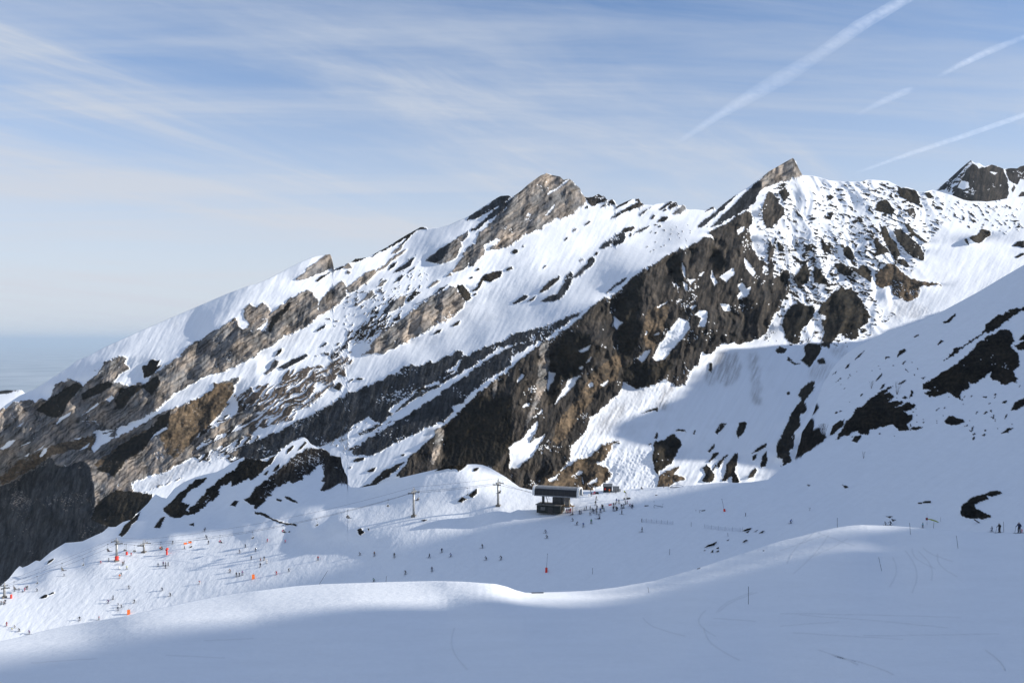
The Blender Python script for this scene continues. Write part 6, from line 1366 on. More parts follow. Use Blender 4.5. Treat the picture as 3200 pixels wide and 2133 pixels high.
PEOPLE = [
 # around the station
 ('a', 500, 732, 'stand', 0, 'black', 'black', 'tall skier in black directly before the dark station door', 1.9, QUEUE),
 ('a', 767, 713, 'stand', 20, 'purple', 'red', 'red trousered skier at the outer edge of the foursome by the boulder', 1.7, QUEUE),
 ('a', 796, 708, 'stand', -10, 'navy', 'red', 'second red trousered skier of the foursome by the boulder', 1.6, QUEUE),
 ('a', 823, 709, 'stand', 15, 'black', 'red', 'third skier of the red trousered foursome, in a black jacket', 1.7, QUEUE),
 ('a', 840, 706, 'stand', -20, 'red', 'red', 'skier in red jacket and red trousers ending the foursome by the boulder', 1.7, QUEUE),
 ('a', 880, 752, 'sit', 120, 'black', 'black', 'person in black sitting on the snow below the red trousered foursome', 1.7, QUEUE),
 ('a', 1005, 736, 'stand', 40, 'black', 'navy', 'black jacketed skier beside a white jacketed companion, apart from the crowd', 1.6, QUEUE),
 ('a', 1034, 731, 'stand', -30, 'white', 'navy', 'white jacketed skier in a pair standing before the crowd', 1.75, QUEUE),
 ('a', 1093, 664, 'stand', 90, 'white', 'black', 'small skier with white top next to a tall black skier', 1.35, QUEUE),
 ('a', 1132, 662, 'stand', 80, 'black', 'black', 'tall skier in black just beside the small white topped skier', 1.8, QUEUE),
 ('a', 1203, 656, 'stand', 70, 'black', 'black', 'slim skier in black alone at the near corner of the crowd', 1.65, QUEUE),
 ('a', 1237, 689, 'stand', 160, 'navy', 'black', 'navy jacketed skier in the second row of the crowd', 1.55, QUEUE),
 ('a', 1265, 719, 'stand', 20, 'black', 'navy', 'skier in black with navy trousers at the middle of the crowd', 1.7, QUEUE),
 ('a', 1325, 650, 'stand', 170, 'navy', 'navy', 'skier dressed all in navy at the back of the crowd', 1.65, QUEUE),
 ('a', 1310, 690, 'stand', 30, 'brown', 'black', 'brown jacketed skier in the thick of the crowd', 1.5, QUEUE),
 ('a', 1320, 739, 'stand', 10, 'grey', 'black', 'grey jacketed skier at the front of the crowd', 1.5, QUEUE),
 ('a', 1200, 750, 'stand', 190, 'white', 'grey', 'white jacketed skier in grey trousers in front of the crowd', 1.6, QUEUE),
 ('a', 1362, 768, 'ski', 200, 'white', 'navy', 'crouching skier in a white jacket gliding out of the crowd', 1.6, QUEUE),
 ('a', 1387, 706, 'stand', 200, 'blue', 'black', 'blue jacketed tall skier at the right flank of the crowd', 1.75, QUEUE),
 ('a', 1417, 633, 'stand', 45, 'black', 'black', 'one of two black dressed skiers standing shoulder to shoulder', 1.75, QUEUE),
 ('a', 1434, 634, 'stand', -45, 'black', 'navy', 'navy trousered one of two skiers standing shoulder to shoulder', 1.6, QUEUE),
 ('a', 1453, 685, 'stand', 230, 'teal', 'black', 'teal jacketed skier at the end of the crowd', 1.5, QUEUE),
 ('a', 1372, 827, 'sit', 60, 'black', 'navy', 'person sitting on the snow below the crowd', 1.75, QUEUE),
 ('a', 1628, 674, 'stand', 180, 'navy', 'navy', 'navy dressed skier nearest below the red banner', 1.75, QUEUE),
 ('a', 1628, 602, 'stand', 160, 'black', 'black', 'black dressed skier right beside the red banner', 1.7, QUEUE),
 ('a', 1670, 602, 'stand', 60, 'black', 'white', 'skier in white trousers and black jacket near the red banner', 1.65, QUEUE),
 ('a', 1675, 675, 'walk', -60, 'black', 'black', 'skier in black stepping forward by the red banner group', 1.6, QUEUE),
 ('a', 1698, 662, 'ski', 120, 'navy', 'black', 'bent over skier in navy in the red banner group', 1.7, QUEUE),
 ('a', 1685, 526, 'stand', 150, 'blue', 'grey', 'blue jacketed skier in grey trousers upslope of the red banner', 1.7, QUEUE),
 ('a', 1726, 540, 'stand', 210, 'navy', 'grey', 'navy jacketed skier in grey trousers upslope of the red banner', 1.65, QUEUE),
 ('a', 1776, 635, 'stand', 170, 'black', 'navy', 'tall skier below the snow gun with navy trousers', 1.8, QUEUE),
 ('a', 1818, 627, 'walk', 90, 'navy', 'black', 'striding skier in navy below the snow gun', 1.7, QUEUE),
 ('a', 1842, 562, 'walk', -80, 'black', 'black', 'skier in black walking just below the snow gun', 1.65, QUEUE),
 ('a', 1880, 546, 'stand', 40, 'purple', 'black', 'small purple jacketed skier below the snow gun', 1.35, QUEUE),
 ('a', 1926, 598, 'ski', 220, 'pink', 'grey', 'skier with pink jacket low in the outermost trio', 1.5, QUEUE),
 ('a', 1963, 630, 'stand', 10, 'navy', 'navy', 'navy dressed skier in front of the outermost trio', 1.6, QUEUE),
 ('a', 1981, 606, 'stand', -60, 'white', 'black', 'white jacketed skier at the outer end of the gathering', 1.6, QUEUE),
 ('a', 1782, 740, 'point', 60, 'black', 'black', 'skier in black pointing with an outstretched arm', 1.65, QUEUE),
 ('a', 1298, 567, 'stand', 200, 'black', 'black', 'skier in black alone at the edge of the shade above the crowd', 1.8, QUEUE),
 ('a', 1316, 474, 'walk', 30, 'grey', 'black', 'grey jacketed skier walking on the line between sun and shade', 1.6, QUEUE),
 ('a', 885, 864, 'ski', 90, 'navy', 'black', 'skier in navy sliding off below the sitting person', 1.45, SHADEP),
 ('a', 953, 935, 'ski', 250, 'black', 'black', 'skier in black carrying poles second below the sitting person', 1.65, SHADEP),
 ('a', 1074, 967, 'stand', 160, 'blue', 'black', 'blue jacketed skier lowest below the crowd', 1.65, SHADEP),
 ('a', 1218, 907, 'stand', 200, 'green', 'black', 'dark green jacketed skier below the crowd', 1.7, SHADEP),
 ('a', 388, 1084, 'ski', 80, 'navy', 'navy', 'upper one of two skiers above the red tipped marker pole', 1.6, SHADEP),
 ('a', 410, 1178, 'ski', 100, 'black', 'black', 'lower one of two skiers above the red tipped marker pole', 1.6, SHADEP),
 ('a', 2155, 1064, 'stand', 80, 'black', 'navy', 'lone skier with poles below the first safety net', 1.85, SHADEP),
 ('a', 1058, 404, 'stand', 170, 'brown', 'black', 'person in brown standing in the sun at the station end', 1.8, QUEUE, 'walk'),
 ('a', 1222, 412, 'stand', 10, 'black', 'black', 'person in black in the sun in front of the snowmobile', 1.75, QUEUE, 'walk'),
 ('a', 1178, 420, 'stand', 30, 'white', 'white', 'person dressed in white on the sunny plaza', 1.4, QUEUE, 'walk'),
 ('a', 1208, 330, 'stand', 200, 'brown', 'tan', 'person in brown behind the sunny plaza', 1.7, QUEUE, 'walk'),
 ('a', 1551, 348, 'stand', 180, 'orange', 'tan', 'worker in an orange vest in front of the dark shed', 1.75, QUEUE, 'walk'),
 ('a', 1672, 353, 'stand', 150, 'grey', 'black', 'person in grey standing before the metal container', 1.6, QUEUE, 'walk'),
 ('a', 2140, 276, 'sit', 200, 'black', 'black', 'person sitting on the skyline of the plateau', 1.7, QUEUE, 'walk'),
 # sunny lower piste
 ('c', 1850, 582, 'ski', 160, 'red', 'red', 'skier all in red on the crest before the first pylon', 1.55, PISTE),
 ('c', 1998, 552, 'point', 100, 'black', 'black', 'skier in black with outstretched arm beside the first pylon', 1.7, PISTE),
 ('c', 2254, 614, 'stand', 200, 'brown', 'black', 'brown jacketed skier, lower of the pair under the first pylon', 1.6, PISTE),
 ('c', 2281, 592, 'stand', 120, 'navy', 'grey', 'navy jacketed skier, upper of the pair under the first pylon', 1.55, PISTE),
 ('c', 2330, 694, 'walk', 100, 'yellow', 'grey', 'skier in a bright yellow jacket', 1.7, PISTE),
 ('c', 2188, 688, 'stand', 60, 'white', 'white', 'skier dressed in white ahead of the yellow jacket', 1.35, PISTE),
 ('c', 2194, 853, 'stand', 20, 'orange', 'tan', 'orange jacketed skier in the pair below the yellow jacket', 1.75, PISTE),
 ('c', 2225, 808, 'ski', 40, 'black', 'grey', 'black jacketed skier beside the orange one', 1.5, PISTE),
 ('c', 1180, 813, 'ski', 100, 'navy', 'navy', 'skier in navy on the shaded edge of the lit piste', 1.35, PISTE),
 ('c', 683, 1092, 'ski', 140, 'navy', 'black', 'navy skier alone above the pair of dark rocks', 1.5, PISTE),
 ('c', 418, 1110, 'ski', 60, 'blue', 'blue' if 0 else 'navy', 'blue jacketed child on the crest beside the pink skier', 1.1, PISTE),
 ('c', 455, 1088, 'stand', 150, 'pink', 'red', 'pink jacketed skier on the far lower crest', 1.6, PISTE),
 ('c', 479, 1054, 'stand', 190, 'black', 'black', 'black skier just behind the pink one', 1.4, PISTE),
 ('c', 503, 1048, 'stand', 210, 'brown', 'black', 'brown jacketed skier last in the row with the pink one', 1.4, PISTE),
 ('c', 270, 1092, 'stand', 170, 'navy', 'black', 'navy skier standing in the shade over the far crest', 1.5, PISTE),
 ('c', 356, 1073, 'stand', 120, 'white', 'navy', 'white topped skier in the shade over the far crest', 1.5, PISTE),
 ('c', 22, 1334, 'stand', 200, 'grey', 'black', 'grey skier at the very edge of the picture by the cut road', 1.6, PISTE),
 ('c', 72, 1334, 'ski', 60, 'brown', 'black', 'bent skier in brown above the cut road', 1.6, PISTE),
 ('c', 95, 1314, 'stand', 190, 'black', 'navy', 'tall skier in black above the cut road', 1.75, PISTE),
 ('c', 2078, 1244, 'walk', 120, 'navy', 'black', 'upper of two skiers with long shadows on the open slope', 1.75, PISTE),
 ('c', 1992, 1312, 'turn', 160, 'purple', 'navy', 'purple skier, lower of two with long shadows on the open slope', 1.75, PISTE),
 ('d', 410, 558, 'stand', 180, 'red', 'red', 'red dressed skier beside the padded hydrant by the first pylon', 1.5, PISTE),
 ('d', 905, 754, 'ski', 20, 'navy', 'grey', 'navy jacketed skier leading the cluster of five', 1.6, PISTE),
 ('d', 1000, 738, 'stand', 180, 'purple', 'navy', 'purple jacketed skier in the cluster of five', 1.75, PISTE),
 ('d', 1047, 738, 'stand', 120, 'brown', 'black', 'brown jacketed skier in the cluster of five', 1.6, PISTE),
 ('d', 1091, 744, 'stand', 90, 'black', 'black', 'black dressed skier at the end of the cluster of five', 1.7, PISTE),
 ('d', 1044, 788, 'stand', 60, 'navy', 'black', 'lowest skier of the cluster of five, in navy', 1.75, PISTE),
 ('d', 1175, 343, 'stand', 160, 'black', 'grey', 'black jacketed skier in the sun above the red snow gun', 1.5, PISTE),
 ('d', 1391, 434, 'stand', 80, 'grey', 'black', 'grey skier below the orange banners', 1.6, PISTE),
 ('d', 1829, 343, 'stand', 170, 'black', 'black', 'black skier on the edge of sun and shade under the ropes', 1.6, PISTE),
 ('d', 1800, 256, 'walk', 70, 'navy', 'black', 'striding skier in navy in the shade under the ropes', 1.7, PISTE),
 ('d', 1780, 217, 'stand', 60, 'black', 'black', 'small black skier behind the striding one', 1.1, PISTE),
 ('d', 1758, 112, 'ski', 80, 'black', 'navy', 'lower of two skiers high in the shade above the ropes', 1.5, PISTE),
 ('d', 1773, 82, 'ski', 60, 'navy', 'black', 'upper of two skiers high in the shade above the ropes', 1.3, PISTE),
 ('d', 373, 1160, 'turn', 200, 'grey', 'black', 'grey skier turning with a shadow streak on the open slope', 1.65, PISTE),
 ('d', 986, 1198, 'ski', 110, 'navy', 'navy', 'navy dressed skier in a tuck on the moguls', 1.75, PISTE),
 ('d', 1131, 1298, 'turn', 130, 'black', 'black', 'black dressed skier leaning into a turn on the moguls', 1.8, PISTE),
 ('d', 1668, 1072, 'ski', 150, 'red', 'white', 'red jacketed skier in white trousers on the moguls', 1.6, PISTE),
 ('d', 2226, 868, 'ski', 60, 'brown', 'black', 'brown jacketed skier uphill of the trio by the orange mat', 1.75, PISTE),
 ('i', 2173, 588, 'stand', 180, 'black', 'black', 'first of the trio standing by the orange mat, in black', 1.75, PISTE),
 ('i', 2200, 586, 'stand', 150, 'navy', 'black', 'second of the trio by the orange mat, in a navy jacket', 1.65, PISTE),
 ('i', 2228, 574, 'stand', 200, 'purple', 'navy', 'third of the trio by the orange mat, in purple', 1.75, PISTE),
 ('i', 2258, 320, 'turn', 140, 'black', 'black', 'black skier turning just below the shade line', 1.6, PISTE),
 ('i', 2205, 372, 'turn', 110, 'navy', 'black', 'navy skier turning below the shade line', 1.65, PISTE),
 ('i', 2310, 430, 'stand', 170, 'black', 'navy', 'black jacketed skier over the pylon shadow streaks', 1.5, PISTE),
 ('i', 2350, 356, 'stand', 160, 'brown', 'black', 'brown jacketed skier near the shade line', 1.5, PISTE),
 ('i', 1237, 830, 'turn', 170, 'black', 'black', 'black skier carving in the rutted snow', 1.65, PISTE),
 ('i', 1118, 873, 'turn', 150, 'grey', 'black', 'grey skier between the ruts above the orange mat', 1.6, PISTE),
 ('i', 1088, 850, 'ski', 130, 'navy', 'grey', 'small navy skier uppermost in the ruts', 1.1, PISTE),
 ('i', 1086, 898, 'turn', 200, 'black', 'navy', 'black skier lowest in the ruts above the orange mat', 1.7, PISTE),
 ('i', 733, 990, 'turn', 190, 'black', 'black', 'black skier at the foot of the rutted slope with a long shadow', 1.75, PISTE),
 ('i', 911, 986, 'stand', 120, 'red', 'black', 'red jacketed skier on the near rim of the lit piste', 1.6, PISTE),
 ('i', 272, 1117, 'turn', 120, 'purple', 'black', 'purple jacketed skier last along the cut road', 1.8, PISTE),
 ('i', 178, 1092, 'ski', 130, 'black', 'black', 'black skier following down the cut road', 1.6, PISTE),
 ('i', 138, 1060, 'ski', 110, 'brown', 'grey', 'brown jacketed skier on the cut road', 1.3, PISTE),
 ('i', 62, 1042, 'stand', 160, 'red', 'red', 'red dressed skier on the cut road', 1.7, PISTE),
 ('i', 112, 1078, 'ski', 110, 'yellow', 'tan', 'yellow child on the cut road', 1.0, PISTE),
 # middle piste
 ('j', 43, 885, 'stand', 160, 'white', 'red', 'white jacketed skier in red trousers on the lit piste', 1.6, PISTE),
 ('j', 75, 880, 'stand', 170, 'black', 'tan', 'black jacketed skier next to the red trousered one', 1.65, PISTE),
 ('j', 98, 907, 'stand', 190, 'white', 'white', 'skier wholly in white below the standing pair', 1.65, PISTE),
 ('j', 40, 942, 'stand', 170, 'black', 'navy', 'black and navy skier below the one in white', 1.7, PISTE),
 ('j', 105, 711, 'stand', 160, 'pink', 'red', 'pink dressed skier in the shade above the lit piste', 1.5, PISTE),
 ('j', 268, 718, 'stand', 170, 'pink', 'pink' if 0 else 'red', 'crimson skier on the shade line under the chairs', 1.3, PISTE),
 ('j', 190, 1012, 'turn', 150, 'red', 'red', 'red dressed skier throwing a long shadow by the lit hollow', 1.75, PISTE),
 ('j', 303, 983, 'turn', 220, 'black', 'black', 'snowboarder in black leaning on an edge', 1.6, PISTE, 'board'),
 ('j', 570, 880, 'stand', 160, 'red', 'black', 'red jacketed skier alone on the lit piste', 1.75, PISTE),
 ('j', 957, 834, 'ski', 120, 'black', 'black', 'lower skier in black with a long shadow near the shade boundary', 1.5, PISTE),
 ('j', 1088, 840, 'stand', 170, 'brown', 'navy', 'brown jacketed skier with a long shadow near the shade boundary', 1.75, PISTE),
 ('j', 1271, 853, 'stand', 180, 'black', 'black', 'black skier just inside the shade of the piste', 1.8, SHADEP),
 ('j', 1595, 858, 'walk', 60, 'black', 'navy', 'skier pushing with wide legs in the shade', 1.65, SHADEP),
 ('j', 1708, 810, 'stand', 200, 'navy', 'black', 'snowboarder in navy standing on the shaded piste', 1.8, SHADEP, 'board'),
 ('j', 1793, 848, 'turn', 120, 'blue', 'navy', 'blue jacketed skier turning in the shade', 1.6, SHADEP),
 ('j', 2083, 768, 'turn', 90, 'black', 'black', 'black skier with poles uppermost below the lit strip', 1.75, SHADEP),
 ('j', 2117, 878, 'ski', 110, 'navy', 'black', 'navy skier in a pair on the shaded piste', 1.65, SHADEP),
 ('j', 2254, 875, 'ski', 140, 'black', 'grey', 'black jacketed skier in a pair on the shaded piste', 1.75, SHADEP),
 ('j', 1375, 1008, 'ski', 150, 'black', 'black', 'crouching black skier above the marker pole', 1.75, SHADEP),
 ('j', 1617, 982, 'stand', 180, 'navy', 'navy', 'upright navy skier in the middle of the shaded piste', 1.75, SHADEP),
 ('j', 1085, 1076, 'ski', 130, 'green', 'green' if 0 else 'black', 'green jacketed skier just over the near snow crest', 1.6, SHADEP),
 # park and near crest
 ('p', 361, 214, 'stand', 10, 'black', 'black', 'first dark figure on the skyline beside the rainbow rail', 1.6, NEARP, 'walk'),
 ('p', 437, 202, 'stand', -10, 'navy', 'black', 'second dark figure on the skyline beside the rainbow rail', 1.5, NEARP, 'walk'),
 ('z', 95, 230, 'ski', -80, 'blue', 'navy', 'blue jacketed skier with a pole above the sunny hump', 1.75, NEARP),
 ('z', 1014, 246, 'ski', 60, 'black', 'black', 'crouching black skier next to a tall one on the sunny hump', 1.35, NEARP),
 ('z', 1060, 250, 'turn', 30, 'black', 'black', 'tall black skier on the sunny hump', 1.8, NEARP),
 ('z', 1374, 274, 'stand', 80, 'teal', 'black', 'teal jacketed skier before the green flag', 1.75, NEARP),
 ('z', 2042, 314, 'walk', 70, 'navy', 'navy', 'navy skier walking below the curved dark rock', 1.75, NEARP),
 ('z', 2114, 320, 'stand', 100, 'black', 'black', 'black skier with a white helmet near the picture edge', 1.55, NEARP),
 ('z', 2305, 324, 'stand', 110, 'navy', 'black', 'navy skier partly overlapping the red one', 1.75, NEARP),
 ('z', 2330, 324, 'stand', 90, 'red', 'red', 'small red skier at the outermost edge', 1.3, NEARP),
]
for t in PEOPLE:
    z_, x, y, pose, face, jac, trou, lab, h, grp = t[:10]
    gear = t[10] if len(t) > 10 else 'ski'
    px_, py_ = zx(z_, x, y)
    if lab.startswith('black skier with a white helmet'):
        person(px_, py_, pose, face, jac, trou, lab, h, gear, 'white', None, grp)
    else:
        person(px_, py_, pose, face, jac, trou, lab, h, gear, prng.choice(['black', 'black', 'grey', 'white', jac]), None, grp)

# ------------------------------------------------------------------ chairlift
def lift_pylon(px, py, htop, half, label, ang, padded=False):
    """tapered steel post on a footing with a cross arm, two sheave batteries and a work platform"""
    g = ground(px, py)
    H = (py - htop) / FPX * g.y
    r = empty('lift_pylon', g, ang)
    tag(r, label, 'lift pylon', 'chairlift pylons')
    MB().tube([(0, 0, -1.0), (0, 0, H * 0.5), (0, 0, H - 1.2)], 0.52, 10, 0.36).build('post', S_GALV, r, smooth=True)
    MB().box((0, 0, 0.05), (1.9, 1.9, 1.0)).build('footing', S_CONC, r)
    MB().box((0, 0, H - 1.15), (2 * half + 0.6, 0.45, 0.40)).build('cross_arm', S_GALV, r)
    f = MB()
    f.tube([(-half * .55, 0, H - .95), (-half * .35, 0, H + .35), (half * .35, 0, H + .35), (half * .55, 0, H - .95)], 0.07, 5)
    f.tube([(-half * .35, 0, H + .35), (0, 0, H - .95), (half * .35, 0, H + .35)], 0.05, 5)
    f.tube([(0, 0, H - .9), (0, 0, H + .9)], 0.08, 5)
    f.build('lifting_frame', S_GALV, r)
    for sx in (-1, 1):
        b = MB()
        b.box((sx * half, 0, H - 1.45), (0.14, 3.6, 0.16))
        for k in range(6):
            y = -1.5 + 0.6 * k
            b.tube([(sx * half - 0.09, y, H - 1.62), (sx * half + 0.09, y, H - 1.62)], 0.24, 10)
        b.build('sheave_battery', S_DARK, r)
        p = MB()
        p.box((sx * (half - .55), 0, H - 1.42), (0.5, 3.4, 0.05))
        for y in (-1.6, -.5, .5, 1.6):
            p.tube([(sx * (half - .8), y, H - 1.4), (sx * (half - .8), y, H - .35)], 0.03, 4)
        p.tube([(sx * (half - .8), -1.6, H - .35), (sx * (half - .8), 1.6, H - .35)], 0.03, 4)
        p.build('walkway', S_GALV, r)
    l_ = MB()
    for s_ in (-.18, .18):
        l_.tube([(s_, -.55, 0), (s_, -.45, H - 1.2)], 0.025, 4)
    for k in range(int(H / .5)):
        l_.tube([(-.18, -.54, .4 + k * .5), (.18, -.54, .4 + k * .5)], 0.018, 4)
    l_.build('ladder', S_DARK, r)
    if padded:
        MB().tube([(0, 0, -.2), (0, 0, 2.3)], 0.85, 10).build('padding', S_RED, r)
    return g, Vector((0, 0, H - 1.35)), ang, half
PY = []
pts_ = [(14, 1866, 1822, 2.8, False), (365, 1752, 1684, 3.4, True), (450, 1725, 1690, 3.0, False), (1293, 1612, 1527, 2.7, False), (1557, 1580, 1500, 2.7, False)]
labs_ = ['lift pylon half cut off at the picture edge above the red post', 'tall lift pylon with red padding round its foot', 'shorter lift pylon standing just behind the red padded one', 'lift pylon on the shaded hillside with a long bare post', 'lift pylon nearest to the lift station']
gs_ = [ground(a, b) for a, b, *_ in pts_]
ST = ground(1742, 1600)
gs_.append(ST + Vector((0, 3, 0)))
for i, (a, b, c, h, pd) in enumerate(pts_):
    d0 = (gs_[min(i + 1, len(gs_) - 1)] - gs_[max(i - 1, 0)]); an = math.atan2(d0.y, d0.x) - math.pi / 2
    PY.append(lift_pylon(a, b, c, h, labs_[i], an, pd))
ROPES = {}
for side in (-1, 1):
    knots = []
    for g, top, an, half in PY:
        knots.append(g + top + Vector((math.cos(an) * half * side, math.sin(an) * half * side, -0.1)))
    knots.append(ST + Vector((-9 + 1.5, 3.4 + 2.2 * side, 6.9 + 0.0)))
    first = knots[0] + (knots[0] - knots[1]).normalized() * 60 + Vector((0, 0, 2))
    pts = []
    for a, b in zip([first] + knots[:-1], knots):
        L_ = (b - a).length; sag = L_ * L_ / 5200.0
        for k in range(20):
            f = k / 20
            pts.append(a.lerp(b, f) - Vector((0, 0, 4 * sag * f * (1 - f))))
    pts.append(knots[-1])
    ROPES[side] = pts
    o = MB().tube(pts, 0.05, 5).build('haul_rope', S_ROPE)
    tag(o, 'steel haul rope on the %s side of the lift pylons' % ('nearer' if side < 0 else 'farther'), 'cable', 'chairlift ropes')
comm = [g + top + Vector((0, 0, 2.2)) for g, top, an, half in PY] + [ST + Vector((-6, 3, 9.0))]
o = MB()
cp = []
for a, b in zip(comm[:-1], comm[1:]):
    L_ = (b - a).length; sag = L_ * L_ / 6500.0
    for k in range(16):
        f = k / 16; cp.append(a.lerp(b, f) - Vector((0, 0, 4 * sag * f * (1 - f))))
tag(MB().tube(cp + [comm[-1]], 0.035, 4).build('signal_cable', S_ROPE), 'thin signal cable strung over the pylon tops', 'cable')
CH_HANG = MB().tube([(0, 0, 0), (0, 0, -1.1), (0, -.35, -1.6), (0, -.35, -2.1)], 0.045, 6).mesh('hanger', S_DARK)
CH_GRIP = MB().box((0, 0, 0.02), (0.22, 0.55, 0.22)).mesh('grip', S_DARK)
b = MB(); b.box((0, .10, -3.05), (2.1, .50, .09))
CH_SEAT = b.mesh('seat', S_BLACK)
b = MB(); b.box((0, -.18, -2.68), (2.1, .07, .55))
CH_BACK = b.mesh('backrest', S_BLACK)
b = MB()
b.tube([(-1.08, .35, -3.05), (-1.08, -.18, -3.05), (-1.0, -.30, -2.15), (0, -.35, -2.05), (1.0, -.30, -2.15), (1.08, -.18, -3.05), (1.08, .35, -3.05)], 0.04, 6)
CH_FRAME = b.mesh('frame', S_WHITE)
b = MB()
b.tube([(-1.02, -.25, -2.35), (-1.02, .62, -2.72), (1.02, .62, -2.72), (1.02, -.25, -2.35)], 0.03, 5)
b.tube([(-.5, .62, -2.72), (-.5, .60, -3.5)], 0.025, 4); b.tube([(.5, .62, -2.72), (.5, .60, -3.5)], 0.025, 4); b.tube([(-.9, .60, -3.5), (.9, .60, -3.5)], 0.03, 4)
CH_BAR = b.mesh('safety_bar', S_WHITE)
chairs = [(44, -1, 3, ('pink', 'purple', 'black')), (116, 1, 0, ()), (194, -1, 3, ('orange', 'yellow', 'black')), (260, 1, 0, ()), (337, -1, 3, ('yellow', 'purple', 'red')), (390, 1, 0, ()), (420, 1, 0, ()), (503, -1, 3, ('black', 'grey', 'red')), (595, 1, 0, ()),
          (688, -1, 2, ('navy', 'pink')), (789, 1, 0, ()), (885, -1, 3, ('black', 'navy', 'pink')), (990, 1, 0, ()), (1086, -1, 3, ('black', 'black', 'navy')), (1213, -1, 0, ()), (1307, 1, 3, ('purple', 'black', 'white')), (1460, 1, 0, ()), (1563, 1, 2, ('black', 'grey'))]
clab = ['loaded chair lowest on the lift, above the far crest', 'empty chair next above the lowest loaded one', 'loaded chair with an orange rider over the shaded bank', 'empty chair between two loaded ones before the padded pylon', 'loaded chair hanging just before the padded pylon',
        'empty chair beside the padded hydrant', 'empty white framed chair between the two close pylons', 'loaded chair just past the shorter pylon', 'empty chair over the orange banners', 'loaded chair with a pink rider over the shade edge', 'empty chair after the pink rider', 'loaded chair over the dark wall',
        'empty chair halfway up the span', 'full chair of dark riders in mid span', 'empty chair before the hillside pylon', 'loaded chair just past the hillside pylon', 'empty chair by the dark outcrop', 'loaded chair behind the pylon nearest the station']
for (px0, side, nr, cols), lab in zip(chairs, clab):
    pts = ROPES[side]
    pr = [CX + p.x / p.y * FPX for p in pts]
    for k in range(len(pts) - 1):
        if pr[k] <= px0 < pr[k + 1]:
            f = (px0 - pr[k]) / (pr[k + 1] - pr[k]); P = pts[k].lerp(pts[k + 1], f); dv = pts[k + 1] - pts[k]
            break
    else:
        continue
    an = math.atan2(dv.y, dv.x) - math.pi / 2
    if side > 0:
        an += math.pi
    r = empty('lift_chair', P, an)
    tag(r, lab, 'chairlift chair', 'chairs hanging on the lift')
    for nm, me in (('hanger', CH_HANG), ('grip', CH_GRIP), ('seat', CH_SEAT), ('backrest', CH_BACK), ('frame', CH_FRAME), ('safety_bar', CH_BAR)):
        add_obj(nm, me, r)
    for k, c in enumerate(cols):
        lx = (k - (nr - 1) / 2) * 0.62
        q_ = P + Vector((math.cos(an) * lx - math.sin(an) * 0.0, math.sin(an) * lx, -3.0))
        short = lab.replace('loaded ', '').replace('full ', '')
        person(0, 0, 'ride', math.degrees(an), c, 'black', ('%s jacketed rider, %s, on the %s' % (c, ('inner seat', 'middle seat', 'outer seat')[k], short)), 1.7, 'ski', 'black', q_, 'riders on the chairlift')
# ------------------------------------------------------------------ lift station
YAW = math.radians(-20)
r = empty('lift_station', ST, YAW)
SS = ST.y / 388.0
r.scale = (SS, SS, SS)
tag(r, 'long lift station with a dark curved hood over a squat base building', 'lift station')
def arc_prof(o=0.0):
    return [(-2.6 - o, 6.75 - o), (-2.62 - o, 7.4), (-2.55 - o, 8.4), (-2.25 - o * .8, 9.3 + o * .6), (-1.7 - o * .4, 9.85 + o), (-0.9, 10.1 + o), (1.2, 10.1 + o), (2.2 + o * .5, 9.6 + o * .8), (2.6 + o, 8.6), (2.62 + o, 7.4), (2.6 + o, 6.75 - o)]
pr = arc_prof()
MB().prism([(-2.55, 6.8)] + pr[1:4] + [(-2.1, 9.2), (-2.4, 8.4), (-2.45, 6.8)], -8.6, 8.6).build('hood_panel', S_PANEL, r)
MB().prism([pr[3], pr[4], pr[5], pr[6], pr[7], (2.1, 9.5), (1.2, 9.98), (-0.9, 9.98), (-1.6, 9.75), (-2.1, 9.2)], -8.6, 8.6).build('hood_roof', S_GREY, r)
MB().prism([(2.45, 6.8), (2.5, 8.6), (2.1, 9.5)] + [pr[7], pr[8], pr[9], (2.6, 6.8)], -8.6, 8.6).build('rear_panel', S_PANEL, r)
b = MB()
for k in range(11):
    b.tube([(-8.4 + k * 1.68, -1.7, 9.90), (-8.4 + k * 1.68, -0.9, 10.14), (-8.4 + k * 1.68, 1.2, 10.14)], 0.035, 4)
b.build('roof_seam', S_GALV, r)
b = MB()
for k in range(12):
    b.box((-8.3 + k * 1.5, -2.62, 7.9), (0.05, 0.04, 2.0))
b.build('panel_joint', S_DARK, r)
for x0, x1 in ((-9.45, -8.55), (8.55, 9.45)):
    po, pi = arc_prof(0.12), arc_prof(-0.45)
    v = []; f = []; n = len(po)
    for x in (x0, x1):
        for y, z in po: v.append((x, y, z))
        for y, z in pi: v.append((x, y, z))
    for i in range(n - 1):
        for (a, c) in ((0, n), (2 * n, 3 * n)):
            f.append((a + i, a + i + 1, c + i + 1, c + i))
        f.append((i, 2 * n + i, 2 * n + i + 1, i + 1)); f.append((n + i, n + i + 1, 3 * n + i + 1, 3 * n + i))
    add_obj('end_arch', mesh_from('end_arch', v, f, [S_WHITE], False), r)
g_ = MB(); g_.prism(arc_prof(-0.5), 8.75, 8.83); g_.build('end_glass', S_GLASS, r)
MB().box((0, -2.55, 6.62), (17.4, 0.30, 0.42)).build('skirt_beam', S_GREY, r)
MB().box((0, 0.1, 6.62), (17.0, 4.7, 0.12)).build('soffit', S_DARK, r)
for x, w in ((-5.6, .85), (1.4, .7)):
    MB().box((x, -0.6, 4.9), (w, 0.9, 3.4)).build('column', S_DARK, r)
MB().box((4.2, -0.2, 4.6), (1.6, 1.6, 3.9)).build('concrete_pillar', S_CONC, r)
